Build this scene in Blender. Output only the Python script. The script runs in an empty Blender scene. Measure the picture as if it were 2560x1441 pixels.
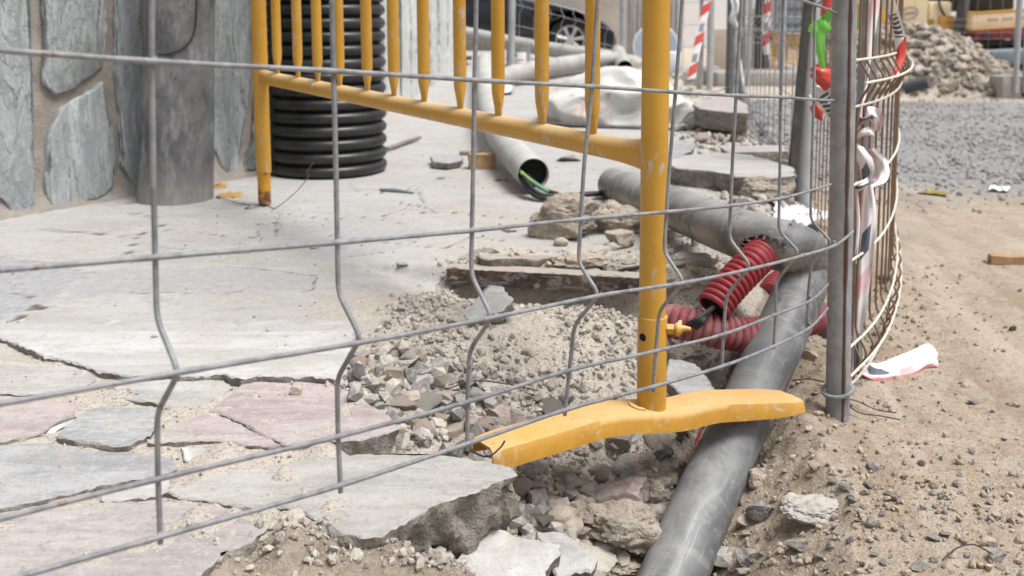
import bpy, bmesh, math, random
import numpy as np
from mathutils import Vector, Matrix, Quaternion
from mathutils import noise as mn

R = math.radians
random.seed(7)
RNG = np.random.default_rng(11)
scene = bpy.context.scene
COL = scene.collection

# ------------------------------------------------------------------ camera model
FPX = 2490.0
PITCH = R(6.0)
PPY = 40.0 + FPX * math.tan(PITCH)
CAMZ = 0.65

def ray(px, py):
    a = (px - 1280.0) / FPX
    b = (PPY - py) / FPX
    return Vector((a, math.cos(PITCH) + b * math.sin(PITCH), -math.sin(PITCH) + b * math.cos(PITCH)))

def U(px, py, Y):
    d = ray(px, py)
    k = Y / d.y
    return Vector((d.x * k, Y, CAMZ + d.z * k))

def G(px, py, z):
    d = ray(px, py)
    k = (z - CAMZ) / d.z
    return Vector((d.x * k, d.y * k, z))

# ------------------------------------------------------------------ numpy noise
def _hash(i, j, s):
    n = (i.astype(np.int64) * 374761393 + j.astype(np.int64) * 668265263 + s * 1442695041) & 0x7fffffff
    n = ((n ^ (n >> 13)) * 1274126177) & 0x7fffffff
    n = (n ^ (n >> 16)) & 0xffff
    return n / 65535.0

def vnoise(x, y, s=0):
    x = np.asarray(x, float); y = np.asarray(y, float)
    i = np.floor(x); j = np.floor(y)
    u = x - i; v = y - j
    u = u * u * u * (u * (u * 6 - 15) + 10); v = v * v * v * (v * (v * 6 - 15) + 10)
    a = _hash(i, j, s); b = _hash(i + 1, j, s); c = _hash(i, j + 1, s); d = _hash(i + 1, j + 1, s)
    return (a * (1 - u) + b * u) * (1 - v) + (c * (1 - u) + d * u) * v - 0.5

def fbm(x, y, oct=4, s=0, gain=0.5):
    t = 0; a = 1.0
    for k in range(oct):
        t = t + a * vnoise(x, y, s + k * 17)
        x = x * 2.03 + 3.1; y = y * 2.03 - 1.7; a *= gain
    return t

def sstep(a, b, x):
    t = np.clip((x - a) / (b - a), 0, 1)
    return t * t * (3 - 2 * t)

def poly_dist(X, Y, pts):
    """unsigned distance to an open polyline"""
    best = np.full(np.shape(X), 1e9)
    for (ax, ay), (bx, by) in zip(pts[:-1], pts[1:]):
        dx, dy = bx - ax, by - ay
        t = np.clip(((X - ax) * dx + (Y - ay) * dy) / (dx * dx + dy * dy + 1e-12), 0, 1)
        best = np.minimum(best, np.hypot(X - ax - t * dx, Y - ay - t * dy))
    return best

def in_poly(X, Y, pts):
    inside = np.zeros(np.shape(X), bool)
    n = len(pts)
    for k in range(n):
        ax, ay = pts[k]; bx, by = pts[(k + 1) % n]
        if ay == by: continue
        c = ((ay > Y) != (by > Y)) & (X < (bx - ax) * (Y - ay) / (by - ay) + ax)
        inside ^= c
    return inside

def sdf_poly(X, Y, pts):
    d = poly_dist(X, Y, list(pts) + [pts[0]])
    return np.where(in_poly(X, Y, pts), -d, d)

# ------------------------------------------------------------------ terrain
EDGE = [(-0.60, 0.30), (-0.36, 0.88), (-0.28, 0.99), (-0.16, 1.01), (-0.06, 1.10), (0.02, 1.20), (0.13, 1.34), (0.26, 1.50), (0.38, 1.70), (0.50, 1.95), (0.66, 2.3),
        (0.84, 3.0), (0.93, 3.4), (1.02, 4.1), (1.06, 6.3), (1.1, 10.0), (0.2, 10.4), (-6, 10.4)]
EP = [(x, y) for x, y in EDGE]
PAVE_POLY = EP + [(-6, 0.3)]

def zpave(Y):
    return 0.115 + 0.035 * sstep(1.2, 2.6, Y) + 0.16 * sstep(3.2, 8.0, Y)

def edge_sd(X, Y):
    return sdf_poly(X, Y, PAVE_POLY)

P_RUB = [tuple(G(px, py, 0.12).xy) for px, py in [(1330, 1120), (1180, 1130), (1000, 1075), (930, 1010), (860, 975), (865, 890), (930, 790), (1010, 745), (1100, 705), (1180, 660), (1640, 650),
         (1760, 640), (1880, 760), (1850, 900), (1760, 1060)]]
P_FRONT = [tuple(G(px, py, 0.03).xy) for px, py in [(1290, 1190), (1100, 1270), (950, 1390), (820, 1340), (690, 1310), (640, 1360), (480, 1480), (480, 1600), (1690, 1600), (1790, 1250), (1830, 1080), (1400, 1100)]]
BEAM_A, BEAM_B = U(1118, 690, 1.98), U(1625, 716, 1.90)

FT = [(1232, 1128, 1.265), (1262, 1121, 1.27), (1330, 1101, 1.292), (1400, 1081, 1.315), (1480, 1056, 1.34), (1540, 1041, 1.36), (1600, 1036, 1.378), (1680, 1033, 1.40), (1720, 1029, 1.415), (1760, 1019, 1.43), (1800, 1011, 1.443), (1870, 1008, 1.458), (1950, 1006, 1.472), (2012, 1003, 1.483)]
PR = 0.0455
PA = [(1640, 1545, 1.24), (1692, 1420, 1.31), (1762, 1252, 1.40), (1802, 1168, 1.465), (1850, 1062, 1.535), (1900, 950, 1.605), (1950, 840, 1.68), (1992, 745, 1.745), (2014, 690, 1.782), (2018, 655, 1.79), (2002, 628, 1.772), (1972, 617, 1.755), (1935, 609.5, 1.769)]
PA3 = [U(*p) for p in PA]; FT3 = [U(*p) for p in FT]

def line_limit(X, Y, pts, drop, flat, slope):
    """ceiling for the ground round a line of points: drop below the line, rising away from it"""
    best = np.full(np.shape(X), 9.0)
    for a_, b_ in zip(pts[:-1], pts[1:]):
        dx, dy = b_.x - a_.x, b_.y - a_.y
        t = np.clip(((X - a_.x) * dx + (Y - a_.y) * dy) / (dx * dx + dy * dy + 1e-12), 0, 1)
        dist = np.hypot(X - a_.x - t * dx, Y - a_.y - t * dy)
        best = np.minimum(best, a_.z + t * (b_.z - a_.z) - drop + np.maximum(0, dist - flat) * slope)
    return best

def height(X, Y, detail=True):
    X = np.asarray(X, float); Y = np.asarray(Y, float)
    d = edge_sd(X, Y)
    dn = d + 0.05 * fbm(X * 7, Y * 7, 3, 5)
    zp = zpave(Y)
    frontw = sstep(1.45, 1.25, Y)
    s = sstep(-0.09 + 0.05 * frontw, 0.10 + 0.25 * frontw, dn)
    far = sstep(2.4, 3.4, Y)
    s = np.where(far > 0, s * (1 - far) + sstep(-0.03, 0.03, dn) * far, s)
    z = zp * (1 - s)
    rub = sstep(0.03, -0.05, sdf_poly(X, Y, P_RUB))
    fr = sstep(0.03, -0.05, sdf_poly(X, Y, P_FRONT))
    # the rubble heap on the pavement and the trench in front of it
    z = z + rub * (0.012 + 0.022 * fbm(X * 9, Y * 9, 3, 9))
    z = z - 0.030 * np.exp(-(((X - 0.2) / 0.17) ** 2 + ((Y - 1.22) / 0.2) ** 2))
    z = z + fr * 0.02 * fbm(X * 13, Y * 13, 3, 21)
    # loose earth along the pipe on the road side
    pd = poly_dist(X, Y, [(0.36, 1.30), (0.43, 1.5), (0.56, 1.72), (0.66, 1.95)])
    berm = np.exp(-(pd / 0.07) ** 2)
    z = z + berm * (0.018 + 0.012 * fbm(X * 22, Y * 22, 3, 33))
    road = sstep(0.0, 0.25, d)
    z = z + road * 0.018 * fbm(X * 1.6, Y * 1.6, 3, 41)
    wob = 0.012 * fbm(X * 18, Y * 18, 2, 63)
    z = np.minimum(z, line_limit(X, Y, PA3[:6], 0.022, 0.045, 0.75) + wob)
    z = np.minimum(z, line_limit(X, Y, FT3[:9], 0.040, 0.03, 0.9) + wob)
    bl = [BEAM_A.lerp(BEAM_B, 0.22), BEAM_B]
    z = np.minimum(z, line_limit(X, Y, bl, 0.046, 0.032, 0.24) + 0.5 * wob + 0.25 * np.clip(Y - (BEAM_A.y + (BEAM_B.y - BEAM_A.y) * (X - BEAM_A.x) / (BEAM_B.x - BEAM_A.x)) - 0.01, 0, 1) * 8)
    # hollow under the rusty beam, and the pit of the red ducts
    bd = poly_dist(X, Y, [(BEAM_A.x + 0.05, BEAM_A.y - 0.006), (BEAM_B.x, BEAM_B.y - 0.006)])
    z = z - 0.085 * np.exp(-(bd / 0.026) ** 2)
    h1 = G(1600, 775, 0.1)
    z = z - 0.09 * np.exp(-(((X - h1.x) / 0.05) ** 2 + ((Y - h1.y - 0.03) / 0.07) ** 2))
    h2 = G(1790, 880, 0.08)
    z = z - 0.075 * np.exp(-(((X - h2.x) / 0.09) ** 2 + ((Y - h2.y) / 0.09) ** 2))
    if detail:
        fine = fbm(X * 60, Y * 60, 3, 51)
        amp = 0.0012 + 0.008 * rub + 0.010 * fr + 0.006 * berm + road * 0.0032
        z = z + amp * fine
        pit = np.clip(fbm(X * 26, Y * 26, 2, 71) - 0.18, 0, 1)
        z = z + (rub + fr) * 0.03 * pit
        joint = sstep(0.02, -0.02, d) * sstep(1.75, 1.55, Y) * (1 - rub)
        z = z - joint * (0.0035 + 0.010 * fbm(X * 22, Y * 22, 3, 61))
    return z

def hz(x, y):
    return float(height(np.array([x]), np.array([y]), False)[0])

def GH(px, py):
    """where the sight line of a pixel meets the terrain"""
    d = ray(px, py)
    ks = np.geomspace(0.6, 40, 900)
    X = d.x * ks; Y = d.y * ks; Z = CAMZ + d.z * ks
    below = Z < height(X, Y, False)
    if not below.any():
        k = ks[-1]
    else:
        i = int(np.argmax(below)); i = max(i, 1)
        k = (ks[i - 1] + ks[i]) / 2
    return Vector((d.x * k, d.y * k, CAMZ + d.z * k))

# ------------------------------------------------------------------ mesh building
ORG = {}

class MB:
    def __init__(s):
        s.v = []; s.f = []; s.m = []; s.uv = None
    def add(s, v, f, mi=0):
        b = len(s.v)
        s.v.extend([tuple(p) for p in v])
        s.f.extend([tuple(i + b for i in q) for q in f])
        s.m.extend([mi] * len(f))
        return s
    def box(s, c, size, rot=None, mi=0, bev=0.0):
        sx, sy, sz = [k / 2 for k in size]
        bm = bmesh.new()
        bmesh.ops.create_cube(bm, size=1)
        for v in bm.verts: v.co = Vector((v.co.x * 2 * sx, v.co.y * 2 * sy, v.co.z * 2 * sz))
        if bev: bmesh.ops.bevel(bm, geom=bm.edges[:], offset=bev, segments=2, affect='EDGES', profile=0.5)
        M = rot.to_4x4() if rot is not None else Matrix.Identity(4)
        c = Vector(c)
        bm.verts.index_update()
        s.add([M @ v.co + c for v in bm.verts], [[v.index for v in f.verts] for f in bm.faces], mi)
        bm.free()
        return s
    def tube(s, pts, r, n=12, cap=True, mi=0, skip=None, ell=None):
        """sweep a circle (or ellipse) along pts; r scalar or list; ell = (ref vector, [(a, b)...]) scales along ref / across"""
        pts = [Vector(p) for p in pts]
        N = len(pts)
        rr = r if hasattr(r, '__len__') else [r] * N
        T = []
        for i in range(N):
            t = pts[min(i + 1, N - 1)] - pts[max(i - 1, 0)]
            T.append(t.normalized() if t.length > 1e-9 else Vector((0, 0, 1)))
        ref = Vector(ell[0]) if ell else (Vector((0, 0, 1)) if abs(T[0].z) < 0.9 else Vector((1, 0, 0)))
        nrm = (ref - T[0] * ref.dot(T[0])).normalized()
        verts = []
        for i in range(N):
            if i and not ell:
                q = T[i - 1].rotation_difference(T[i]); nrm = q @ nrm
            elif ell:
                nrm = (ref - T[i] * ref.dot(T[i])).normalized()
            nrm = (nrm - T[i] * nrm.dot(T[i])).normalized()
            bn = T[i].cross(nrm)
            ea, eb = ell[1][i] if ell else (1, 1)
            for k in range(n):
                a = 2 * math.pi * k / n
                verts.append(pts[i] + nrm * (math.cos(a) * rr[i] * ea) + bn * (math.sin(a) * rr[i] * eb))
        faces = []
        for i in range(N - 1):
            for k in range(n):
                if skip and skip(i, k): continue
                k2 = (k + 1) % n
                faces.append((i * n + k, i * n + k2, (i + 1) * n + k2, (i + 1) * n + k))
        if cap:
            faces.append(tuple(reversed(range(n))))
            faces.append(tuple((N - 1) * n + k for k in range(n)))
        return s.add(verts, faces, mi)
    def lathe(s, prof, c, n=32, mi=0, cap=True, axis=None):
        """prof: [(r, z)]"""
        c = Vector(c)
        q = Vector((0, 0, 1)).rotation_difference(Vector(axis)) if axis is not None else Quaternion()
        verts = []
        for r, z in prof:
            for k in range(n):
                a = 2 * math.pi * k / n
                verts.append(c + q @ Vector((r * math.cos(a), r * math.sin(a), z)))
        faces = []
        for i in range(len(prof) - 1):
            for k in range(n):
                k2 = (k + 1) % n
                faces.append((i * n + k, i * n + k2, (i + 1) * n + k2, (i + 1) * n + k))
        if cap:
            faces.append(tuple(reversed(range(n))))
            faces.append(tuple((len(prof) - 1) * n + k for k in range(n)))
        return s.add(verts, faces, mi)
    def build(s, name, mats, parent=None, smooth=True, angle=40, origin=None):
        if not isinstance(mats, (list, tuple)): mats = [mats]
        V = np.array(s.v, float)
        if parent is not None:
            base = ORG[parent]
            off = np.zeros(3)
        else:
            if origin is None:
                lo, hi = V.min(0), V.max(0)
                origin = ((lo[0] + hi[0]) / 2, (lo[1] + hi[1]) / 2, lo[2])
            base = np.array(origin, float)
        me = bpy.data.meshes.new(name)
        me.from_pydata([tuple(p) for p in (V - base)], [], s.f)
        for m in mats: me.materials.append(m)
        if any(s.m): me.polygons.foreach_set('material_index', s.m)
        me.polygons.foreach_set('use_smooth', [bool(smooth)] * len(me.polygons))
        if s.uv is not None:
            lay = me.uv_layers.new(name='UVMap')
            lay.data.foreach_set('uv', [c for q in s.uv for p in q for c in p])
        me.update()
        if smooth and angle < 180: me.set_sharp_from_angle(angle=R(angle))
        o = bpy.data.objects.new(name, me)
        COL.objects.link(o)
        if parent is not None:
            o.parent = parent
        else:
            o.location = Vector(base)
        ORG[o] = np.array(base, float)
        return o

def tag(o, label=None, cat=None, group=None, kind=None):
    if label: o['label'] = label
    if cat: o['category'] = cat
    if group: o['group'] = group
    if kind: o['kind'] = kind
    return o

def thing(name, label, cat, loc, group=None):
    o = bpy.data.objects.new(name, None)
    o.empty_display_size = 0.1
    COL.objects.link(o)
    o.location = Vector(loc)
    ORG[o] = np.array(loc, float)
    return tag(o, label, cat, group)

def np_mesh(name, V, F, mats, smooth=True, attr=None, origin=(0, 0, 0)):
    """fast mesh from arrays; F is (n, 3) or (n, 4)"""
    me = bpy.data.meshes.new(name)
    n, k = F.shape
    me.vertices.add(len(V)); me.vertices.foreach_set('co', (V - np.array(origin)).astype(np.float32).ravel())
    me.loops.add(n * k); me.loops.foreach_set('vertex_index', F.astype(np.int32).ravel())
    me.polygons.add(n); me.polygons.foreach_set('loop_start', np.arange(0, n * k, k, dtype=np.int32))
    me.polygons.foreach_set('loop_total', np.full(n, k, np.int32))
    me.polygons.foreach_set('use_smooth', np.full(n, bool(smooth)))
    if attr:
        for an, arr in attr.items():
            a = me.attributes.new(an, 'FLOAT', 'POINT'); a.data.foreach_set('value', arr.astype(np.float32))
    me.update(calc_edges=True); me.validate()
    for m in mats: me.materials.append(m)
    o = bpy.data.objects.new(name, me)
    o.location = origin
    COL.objects.link(o)
    ORG[o] = np.array(origin, float)
    return o

def catmull(pts, sub=6):
    pts = [Vector(p) for p in pts]
    out = []
    for i in range(len(pts) - 1):
        p0 = pts[max(i - 1, 0)]; p1 = pts[i]; p2 = pts[i + 1]; p3 = pts[min(i + 2, len(pts) - 1)]
        for k in range(sub):
            t = k / sub
            out.append(0.5 * ((2 * p1) + (p2 - p0) * t + (2 * p0 - 5 * p1 + 4 * p2 - p3) * t * t + (3 * p1 - p0 - 3 * p2 + p3) * t ** 3))
    out.append(pts[-1])
    return out

def round_poly(pts, frac=0.35, sub=3):
    """polyline with softened corners"""
    pts = [Vector(p) for p in pts]
    out = [pts[0]]
    for a, b, c in zip(pts[:-2], pts[1:-1], pts[2:]):
        la = min((b - a).length, (c - b).length) * frac
        p = b + (a - b).normalized() * la; q = b + (c - b).normalized() * la
        for k in range(sub + 1):
            t = k / sub
            out.append(p * (1 - t) ** 2 + b * 2 * t * (1 - t) + q * t * t)
    out.append(pts[-1])
    return out

# ------------------------------------------------------------------ materials
def lin(c):
    return tuple(((x / 12.92) if x <= 0.04045 else ((x + 0.055) / 1.055) ** 2.4) for x in c)

class NT:
    def __init__(s, name):
        s.mat = bpy.data.materials.new(name); s.mat.use_nodes = True
        s.n = s.mat.node_tree.nodes; s.l = s.mat.node_tree.links
        s.n.clear()
        s.out = s.n.new('ShaderNodeOutputMaterial')
        s.b = s.n.new('ShaderNodeBsdfPrincipled')
        s.l.new(s.b.outputs[0], s.out.inputs[0])
        s.tc = s.n.new('ShaderNodeTexCoord')
    def node(s, t, **k):
        n = s.n.new(t)
        for a, v in k.items():
            if a.startswith('i_'):
                n.inputs[int(a[2:])].default_value = v
            else: setattr(n, a, v)
        return n
    def put(s, sock, val):
        if hasattr(val, 'is_linked') or hasattr(val, 'links'): s.l.new(val, sock)
        else:
            sock.default_value = (tuple(val) + (1,)) if hasattr(val, '__len__') and len(val) == 3 and len(sock.default_value) == 4 else val
    def coord(s, scale=(1, 1, 1), obj=True, src=None):
        m = s.node('ShaderNodeMapping')
        s.l.new(src if src is not None else s.tc.outputs['Object' if obj else 'Generated'], m.inputs[0])
        m.inputs['Scale'].default_value = scale if hasattr(scale, '__len__') else (scale,) * 3
        return m.outputs[0]
    def noise(s, scale, detail=4, rough=0.55, vec=None, dist=0.0, which=0):
        n = s.node('ShaderNodeTexNoise')
        n.inputs['Scale'].default_value = scale; n.inputs['Detail'].default_value = detail
        n.inputs['Roughness'].default_value = rough; n.inputs['Distortion'].default_value = dist
        s.l.new(vec if vec is not None else s.tc.outputs['Object'], n.inputs['Vector'])
        return n.outputs[which]
    def voro(s, scale, vec=None, feature='F1', out='Distance', rand=1.0):
        n = s.node('ShaderNodeTexVoronoi', feature=feature)
        n.inputs['Scale'].default_value = scale; n.inputs['Randomness'].default_value = rand
        s.l.new(vec if vec is not None else s.tc.outputs['Object'], n.inputs['Vector'])
        return n.outputs[out]
    def ramp(s, fac, a, b, lo=0.0, hi=1.0):
        n = s.node('ShaderNodeMapRange', interpolation_type='SMOOTHSTEP')
        s.l.new(fac, n.inputs[0])
        n.inputs[1].default_value = a; n.inputs[2].default_value = b; n.inputs[3].default_value = lo; n.inputs[4].default_value = hi
        return n.outputs[0]
    def mix(s, f, a, b, mode='MIX'):
        n = s.node('ShaderNodeMix', data_type='RGBA', blend_type=mode)
        s.put(n.inputs[0], f); s.put(n.inputs[6], a); s.put(n.inputs[7], b)
        return n.outputs[2]
    def math(s, op, a, b=0.0, c=None):
        n = s.node('ShaderNodeMath', operation=op)
        s.put(n.inputs[0], a); s.put(n.inputs[1], b)
        if c is not None: s.put(n.inputs[2], c)
        return n.outputs[0]
    def bump(s, h, strength=0.5, dist=0.01, prev=None):
        n = s.node('ShaderNodeBump')
        n.inputs['Strength'].default_value = strength; n.inputs['Distance'].default_value = dist
        s.l.new(h, n.inputs['Height'])
        if prev is not None: s.l.new(prev, n.inputs['Normal'])
        return n.outputs[0]
    def attr(s, name):
        n = s.node('ShaderNodeAttribute', attribute_name=name)
        return n.outputs['Fac']
    def rand(s):
        return s.node('ShaderNodeObjectInfo').outputs['Random']
    def island(s):
        return s.node('ShaderNodeNewGeometry').outputs['Random Per Island']
    def up(s):
        g = s.node('ShaderNodeNewGeometry')
        x = s.node('ShaderNodeSeparateXYZ'); s.l.new(g.outputs['Normal'], x.inputs[0])
        return x.outputs[2]
    def pos(s, axis):
        g = s.node('ShaderNodeNewGeometry')
        x = s.node('ShaderNodeSeparateXYZ'); s.l.new(g.outputs['Position'], x.inputs[0])
        return x.outputs[axis]
    def done(s, color, rough=0.8, metal=0.0, normal=None, spec=0.4):
        s.put(s.b.inputs['Base Color'], color); s.put(s.b.inputs['Roughness'], rough); s.put(s.b.inputs['Metallic'], metal)
        s.b.inputs['Specular IOR Level'].default_value = spec
        if normal is not None: s.l.new(normal, s.b.inputs['Normal'])
        return s.mat

def palette(m, fac, cols):
    """random pick from a list of colours by a 0..1 socket"""
    n = m.node('ShaderNodeValToRGB')
    n.color_ramp.interpolation = 'CONSTANT'
    e = n.color_ramp.elements
    while len(e) < len(cols): e.new(0.5)
    for i, c in enumerate(cols):
        e[i].position = i / len(cols); e[i].color = tuple(c) + (1,)
    m.l.new(fac, n.inputs[0])
    return n.outputs[0]
def m_stone(name, cols, scale=1.0, bump=0.6, dust=(0.46, 0.40, 0.32), dust_amt=0.5, island=False, speck=0.5, rough=0.92):
    m = NT(name)
    r = m.island() if island else m.rand()
    off = m.node('ShaderNodeVectorMath', operation='ADD')
    m.l.new(m.tc.outputs['Object'], off.inputs[0])
    cb = m.node('ShaderNodeCombineXYZ')
    for i, k in enumerate((7.3, 3.1, 11.7)): m.l.new(m.math('MULTIPLY', r, k), cb.inputs[i])
    m.l.new(cb.outputs[0], off.inputs[1])
    v = off.outputs[0]
    base = palette(m, m.math('FRACT', m.math('MULTIPLY', r, 7.77)), cols) if len(cols) > 1 else cols[0]
    n1 = m.noise(18 * scale, 5, 0.6, v)
    n2 = m.noise(90 * scale, 4, 0.65, v)
    n3 = m.noise(380 * scale, 3, 0.7, v)
    c = m.mix(m.ramp(n1, 0.35, 0.7), base, m.mix(0.5, base, (0.10, 0.09, 0.08)))
    c = m.mix(m.ramp(n2, 0.35, 0.7, 0, 0.6), c, m.mix(0.6, base, (0.62, 0.58, 0.52)))
    c = m.mix(m.ramp(n3, 0.58, 0.72, 0, speck), c, (0.09, 0.08, 0.075))
    d = m.math('MULTIPLY', m.ramp(m.up(), 0.1, 0.9), m.ramp(n2, 0.3, 0.6, 0.2, 1.0))
    c = m.mix(m.math('MULTIPLY', d, dust_amt), c, dust)
    h = m.math('ADD', m.math('MULTIPLY', n2, 1.0), m.math('MULTIPLY', n3, 0.5))
    nb = m.bump(h, bump, 0.006 / scale)
    return m.done(c, rough, 0, nb, 0.25)

GREYS = [(0.31, 0.30, 0.28), (0.39, 0.375, 0.35), (0.26, 0.255, 0.245)]
TANS = [(0.42, 0.34, 0.26), (0.37, 0.30, 0.23), (0.46, 0.40, 0.32)]
PINKS = [(0.34, 0.25, 0.245), (0.28, 0.20, 0.20)]
M = {}
M['grey_stone'] = m_stone('grey_stone', GREYS)
M['dark_stone'] = m_stone('dark_stone', [(0.13, 0.13, 0.13), (0.17, 0.165, 0.16), (0.11, 0.115, 0.12)], dust_amt=0.3)
M['tan_stone'] = m_stone('tan_stone', TANS, speck=0.35)
M['pale_stone'] = m_stone('pale_stone', [(0.52, 0.49, 0.44), (0.48, 0.47, 0.44)], dust_amt=0.25)
M['pink_stone'] = m_stone('pink_stone', PINKS, dust_amt=0.35)
M['conglomerate'] = m_stone('conglomerate', [(0.44, 0.37, 0.30)], 0.7, 1.0, speck=0.7, dust_amt=0.2)
M['grit'] = m_stone('grit', [(0.50, 0.455, 0.39), (0.41, 0.385, 0.35), (0.55, 0.505, 0.44), (0.36, 0.345, 0.325), (0.50, 0.435, 0.36), (0.39, 0.32, 0.305), (0.58, 0.545, 0.49), (0.29, 0.285, 0.28)], 2.0, 0.4, island=True, dust_amt=0.4)
M['chip_stone'] = m_stone('chip_stone', [(0.38, 0.375, 0.36), (0.30, 0.295, 0.285), (0.25, 0.25, 0.25), (0.46, 0.44, 0.41), (0.35, 0.275, 0.265), (0.50, 0.455, 0.39), (0.42, 0.36, 0.29)], 1.2, 0.6, island=True, dust_amt=0.35, dust=(0.50, 0.455, 0.39))
M['road_grit'] = m_stone('road_grit', [(0.40, 0.31, 0.22), (0.16, 0.15, 0.145), (0.36, 0.28, 0.20), (0.28, 0.26, 0.24), (0.44, 0.35, 0.25), (0.12, 0.12, 0.125), (0.46, 0.38, 0.29)], 2.0, 0.4, dust=(0.45, 0.35, 0.25), island=True, dust_amt=0.35)
M['road_gravel'] = m_stone('road_gravel', [(0.29, 0.285, 0.285), (0.22, 0.22, 0.225), (0.36, 0.355, 0.35), (0.15, 0.15, 0.155), (0.26, 0.255, 0.255)], 1.0, 0.4, dust=(0.40, 0.38, 0.36), island=True, dust_amt=0.4)
M['heap_stone'] = m_stone('heap_stone', [(0.36, 0.30, 0.24), (0.30, 0.255, 0.21), (0.44, 0.385, 0.325), (0.22, 0.195, 0.17), (0.34, 0.275, 0.215)], 0.5, 0.5, island=True, dust_amt=0.35, dust=(0.40, 0.33, 0.26))

def m_slab(name, c1, c2, streak=(3, 14, 30), rot=0.0, veins=0.35, edge=False, stain=0.0):
    m = NT(name)
    r = m.rand()
    off = m.node('ShaderNodeVectorMath', operation='ADD'); m.l.new(m.tc.outputs['Object'], off.inputs[0])
    cb = m.node('ShaderNodeCombineXYZ')
    for i, k in enumerate((9.1, 4.3, 2.2)): m.l.new(m.math('MULTIPLY', r, k), cb.inputs[i])
    m.l.new(cb.outputs[0], off.inputs[1]); vv = off.outputs[0]
    mp = m.node('ShaderNodeMapping'); m.l.new(vv, mp.inputs[0])
    mp.inputs['Rotation'].default_value = (0, 0, rot); mp.inputs['Scale'].default_value = streak
    v = mp.outputs[0]
    n1 = m.noise(1.6, 7, 0.65, v, 0.6); n2 = m.noise(7, 6, 0.68, vv); n3 = m.noise(70, 6, 0.72, vv); n4 = m.noise(3.5, 7, 0.75, v, 1.5); n5 = m.noise(260, 4, 0.75, vv)
    n6 = m.noise(5, 7, 0.75, v, 0.4)
    c = m.mix(m.ramp(n1, 0.36, 0.62), tuple(k * 0.88 for k in c1), tuple(min(1, k * 1.06) for k in c2))
    c = m.mix(m.ramp(n2, 0.46, 0.64, 0, 0.6), c, (0.42, 0.39, 0.35))
    c = m.mix(m.ramp(n6, 0.50, 0.66, 0, 0.5), c, tuple(k * 0.74 for k in c1))
    c = m.mix(m.ramp(n4, 0.60, 0.66, 0, veins), c, (0.56, 0.55, 0.545))
    c = m.mix(m.ramp(n3, 0.53, 0.66, 0, 0.5), c, tuple(k * 0.66 for k in c1))
    c = m.mix(m.ramp(n3, 0.46, 0.34, 0, 0.4), c, (0.52, 0.505, 0.485))
    c = m.mix(m.ramp(n5, 0.55, 0.70, 0, 0.55), c, tuple(k * 0.55 for k in c1))
    c = m.mix(m.ramp(n5, 0.45, 0.33, 0, 0.4), c, (0.53, 0.52, 0.50))
    h = m.math('ADD', m.math('MULTIPLY', n1, 0.7), m.math('ADD', m.math('MULTIPLY', n3, 0.6), m.math('MULTIPLY', n5, 0.25)))
    return m.done(c, 0.88, 0, m.bump(h, 0.7, 0.005), 0.25)

M['slab_pink'] = m_slab('slab_pink', (0.37, 0.328, 0.322), (0.41, 0.374, 0.367))
M['slab_rose'] = m_slab('slab_rose', (0.385, 0.318, 0.312), (0.425, 0.365, 0.357), rot=0.5, veins=0.6)
M['slab_grey'] = m_slab('slab_grey', (0.322, 0.326, 0.332), (0.372, 0.375, 0.378), rot=-0.3, veins=0.5)
M['slab_pale'] = m_slab('slab_pale', (0.39, 0.378, 0.355), (0.435, 0.424, 0.404), rot=0.2, veins=0.3)
M['slab_screed'] = m_slab('slab_screed', (0.46, 0.452, 0.44), (0.50, 0.494, 0.484), (2, 9, 20), veins=0.5)
M['slab_white'] = m_slab('slab_white', (0.50, 0.49, 0.46), (0.56, 0.55, 0.52), (10, 4, 20), rot=0.6, veins=0.2)
M['soil_slab'] = m_slab('soil_slab', (0.37, 0.33, 0.28), (0.43, 0.39, 0.335), (4, 9, 20), veins=0.2)
M['slab_edge'] = m_stone('slab_edge', [(0.25, 0.225, 0.195)], 0.8, 1.2, dust_amt=0.1, speck=0.8)

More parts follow.
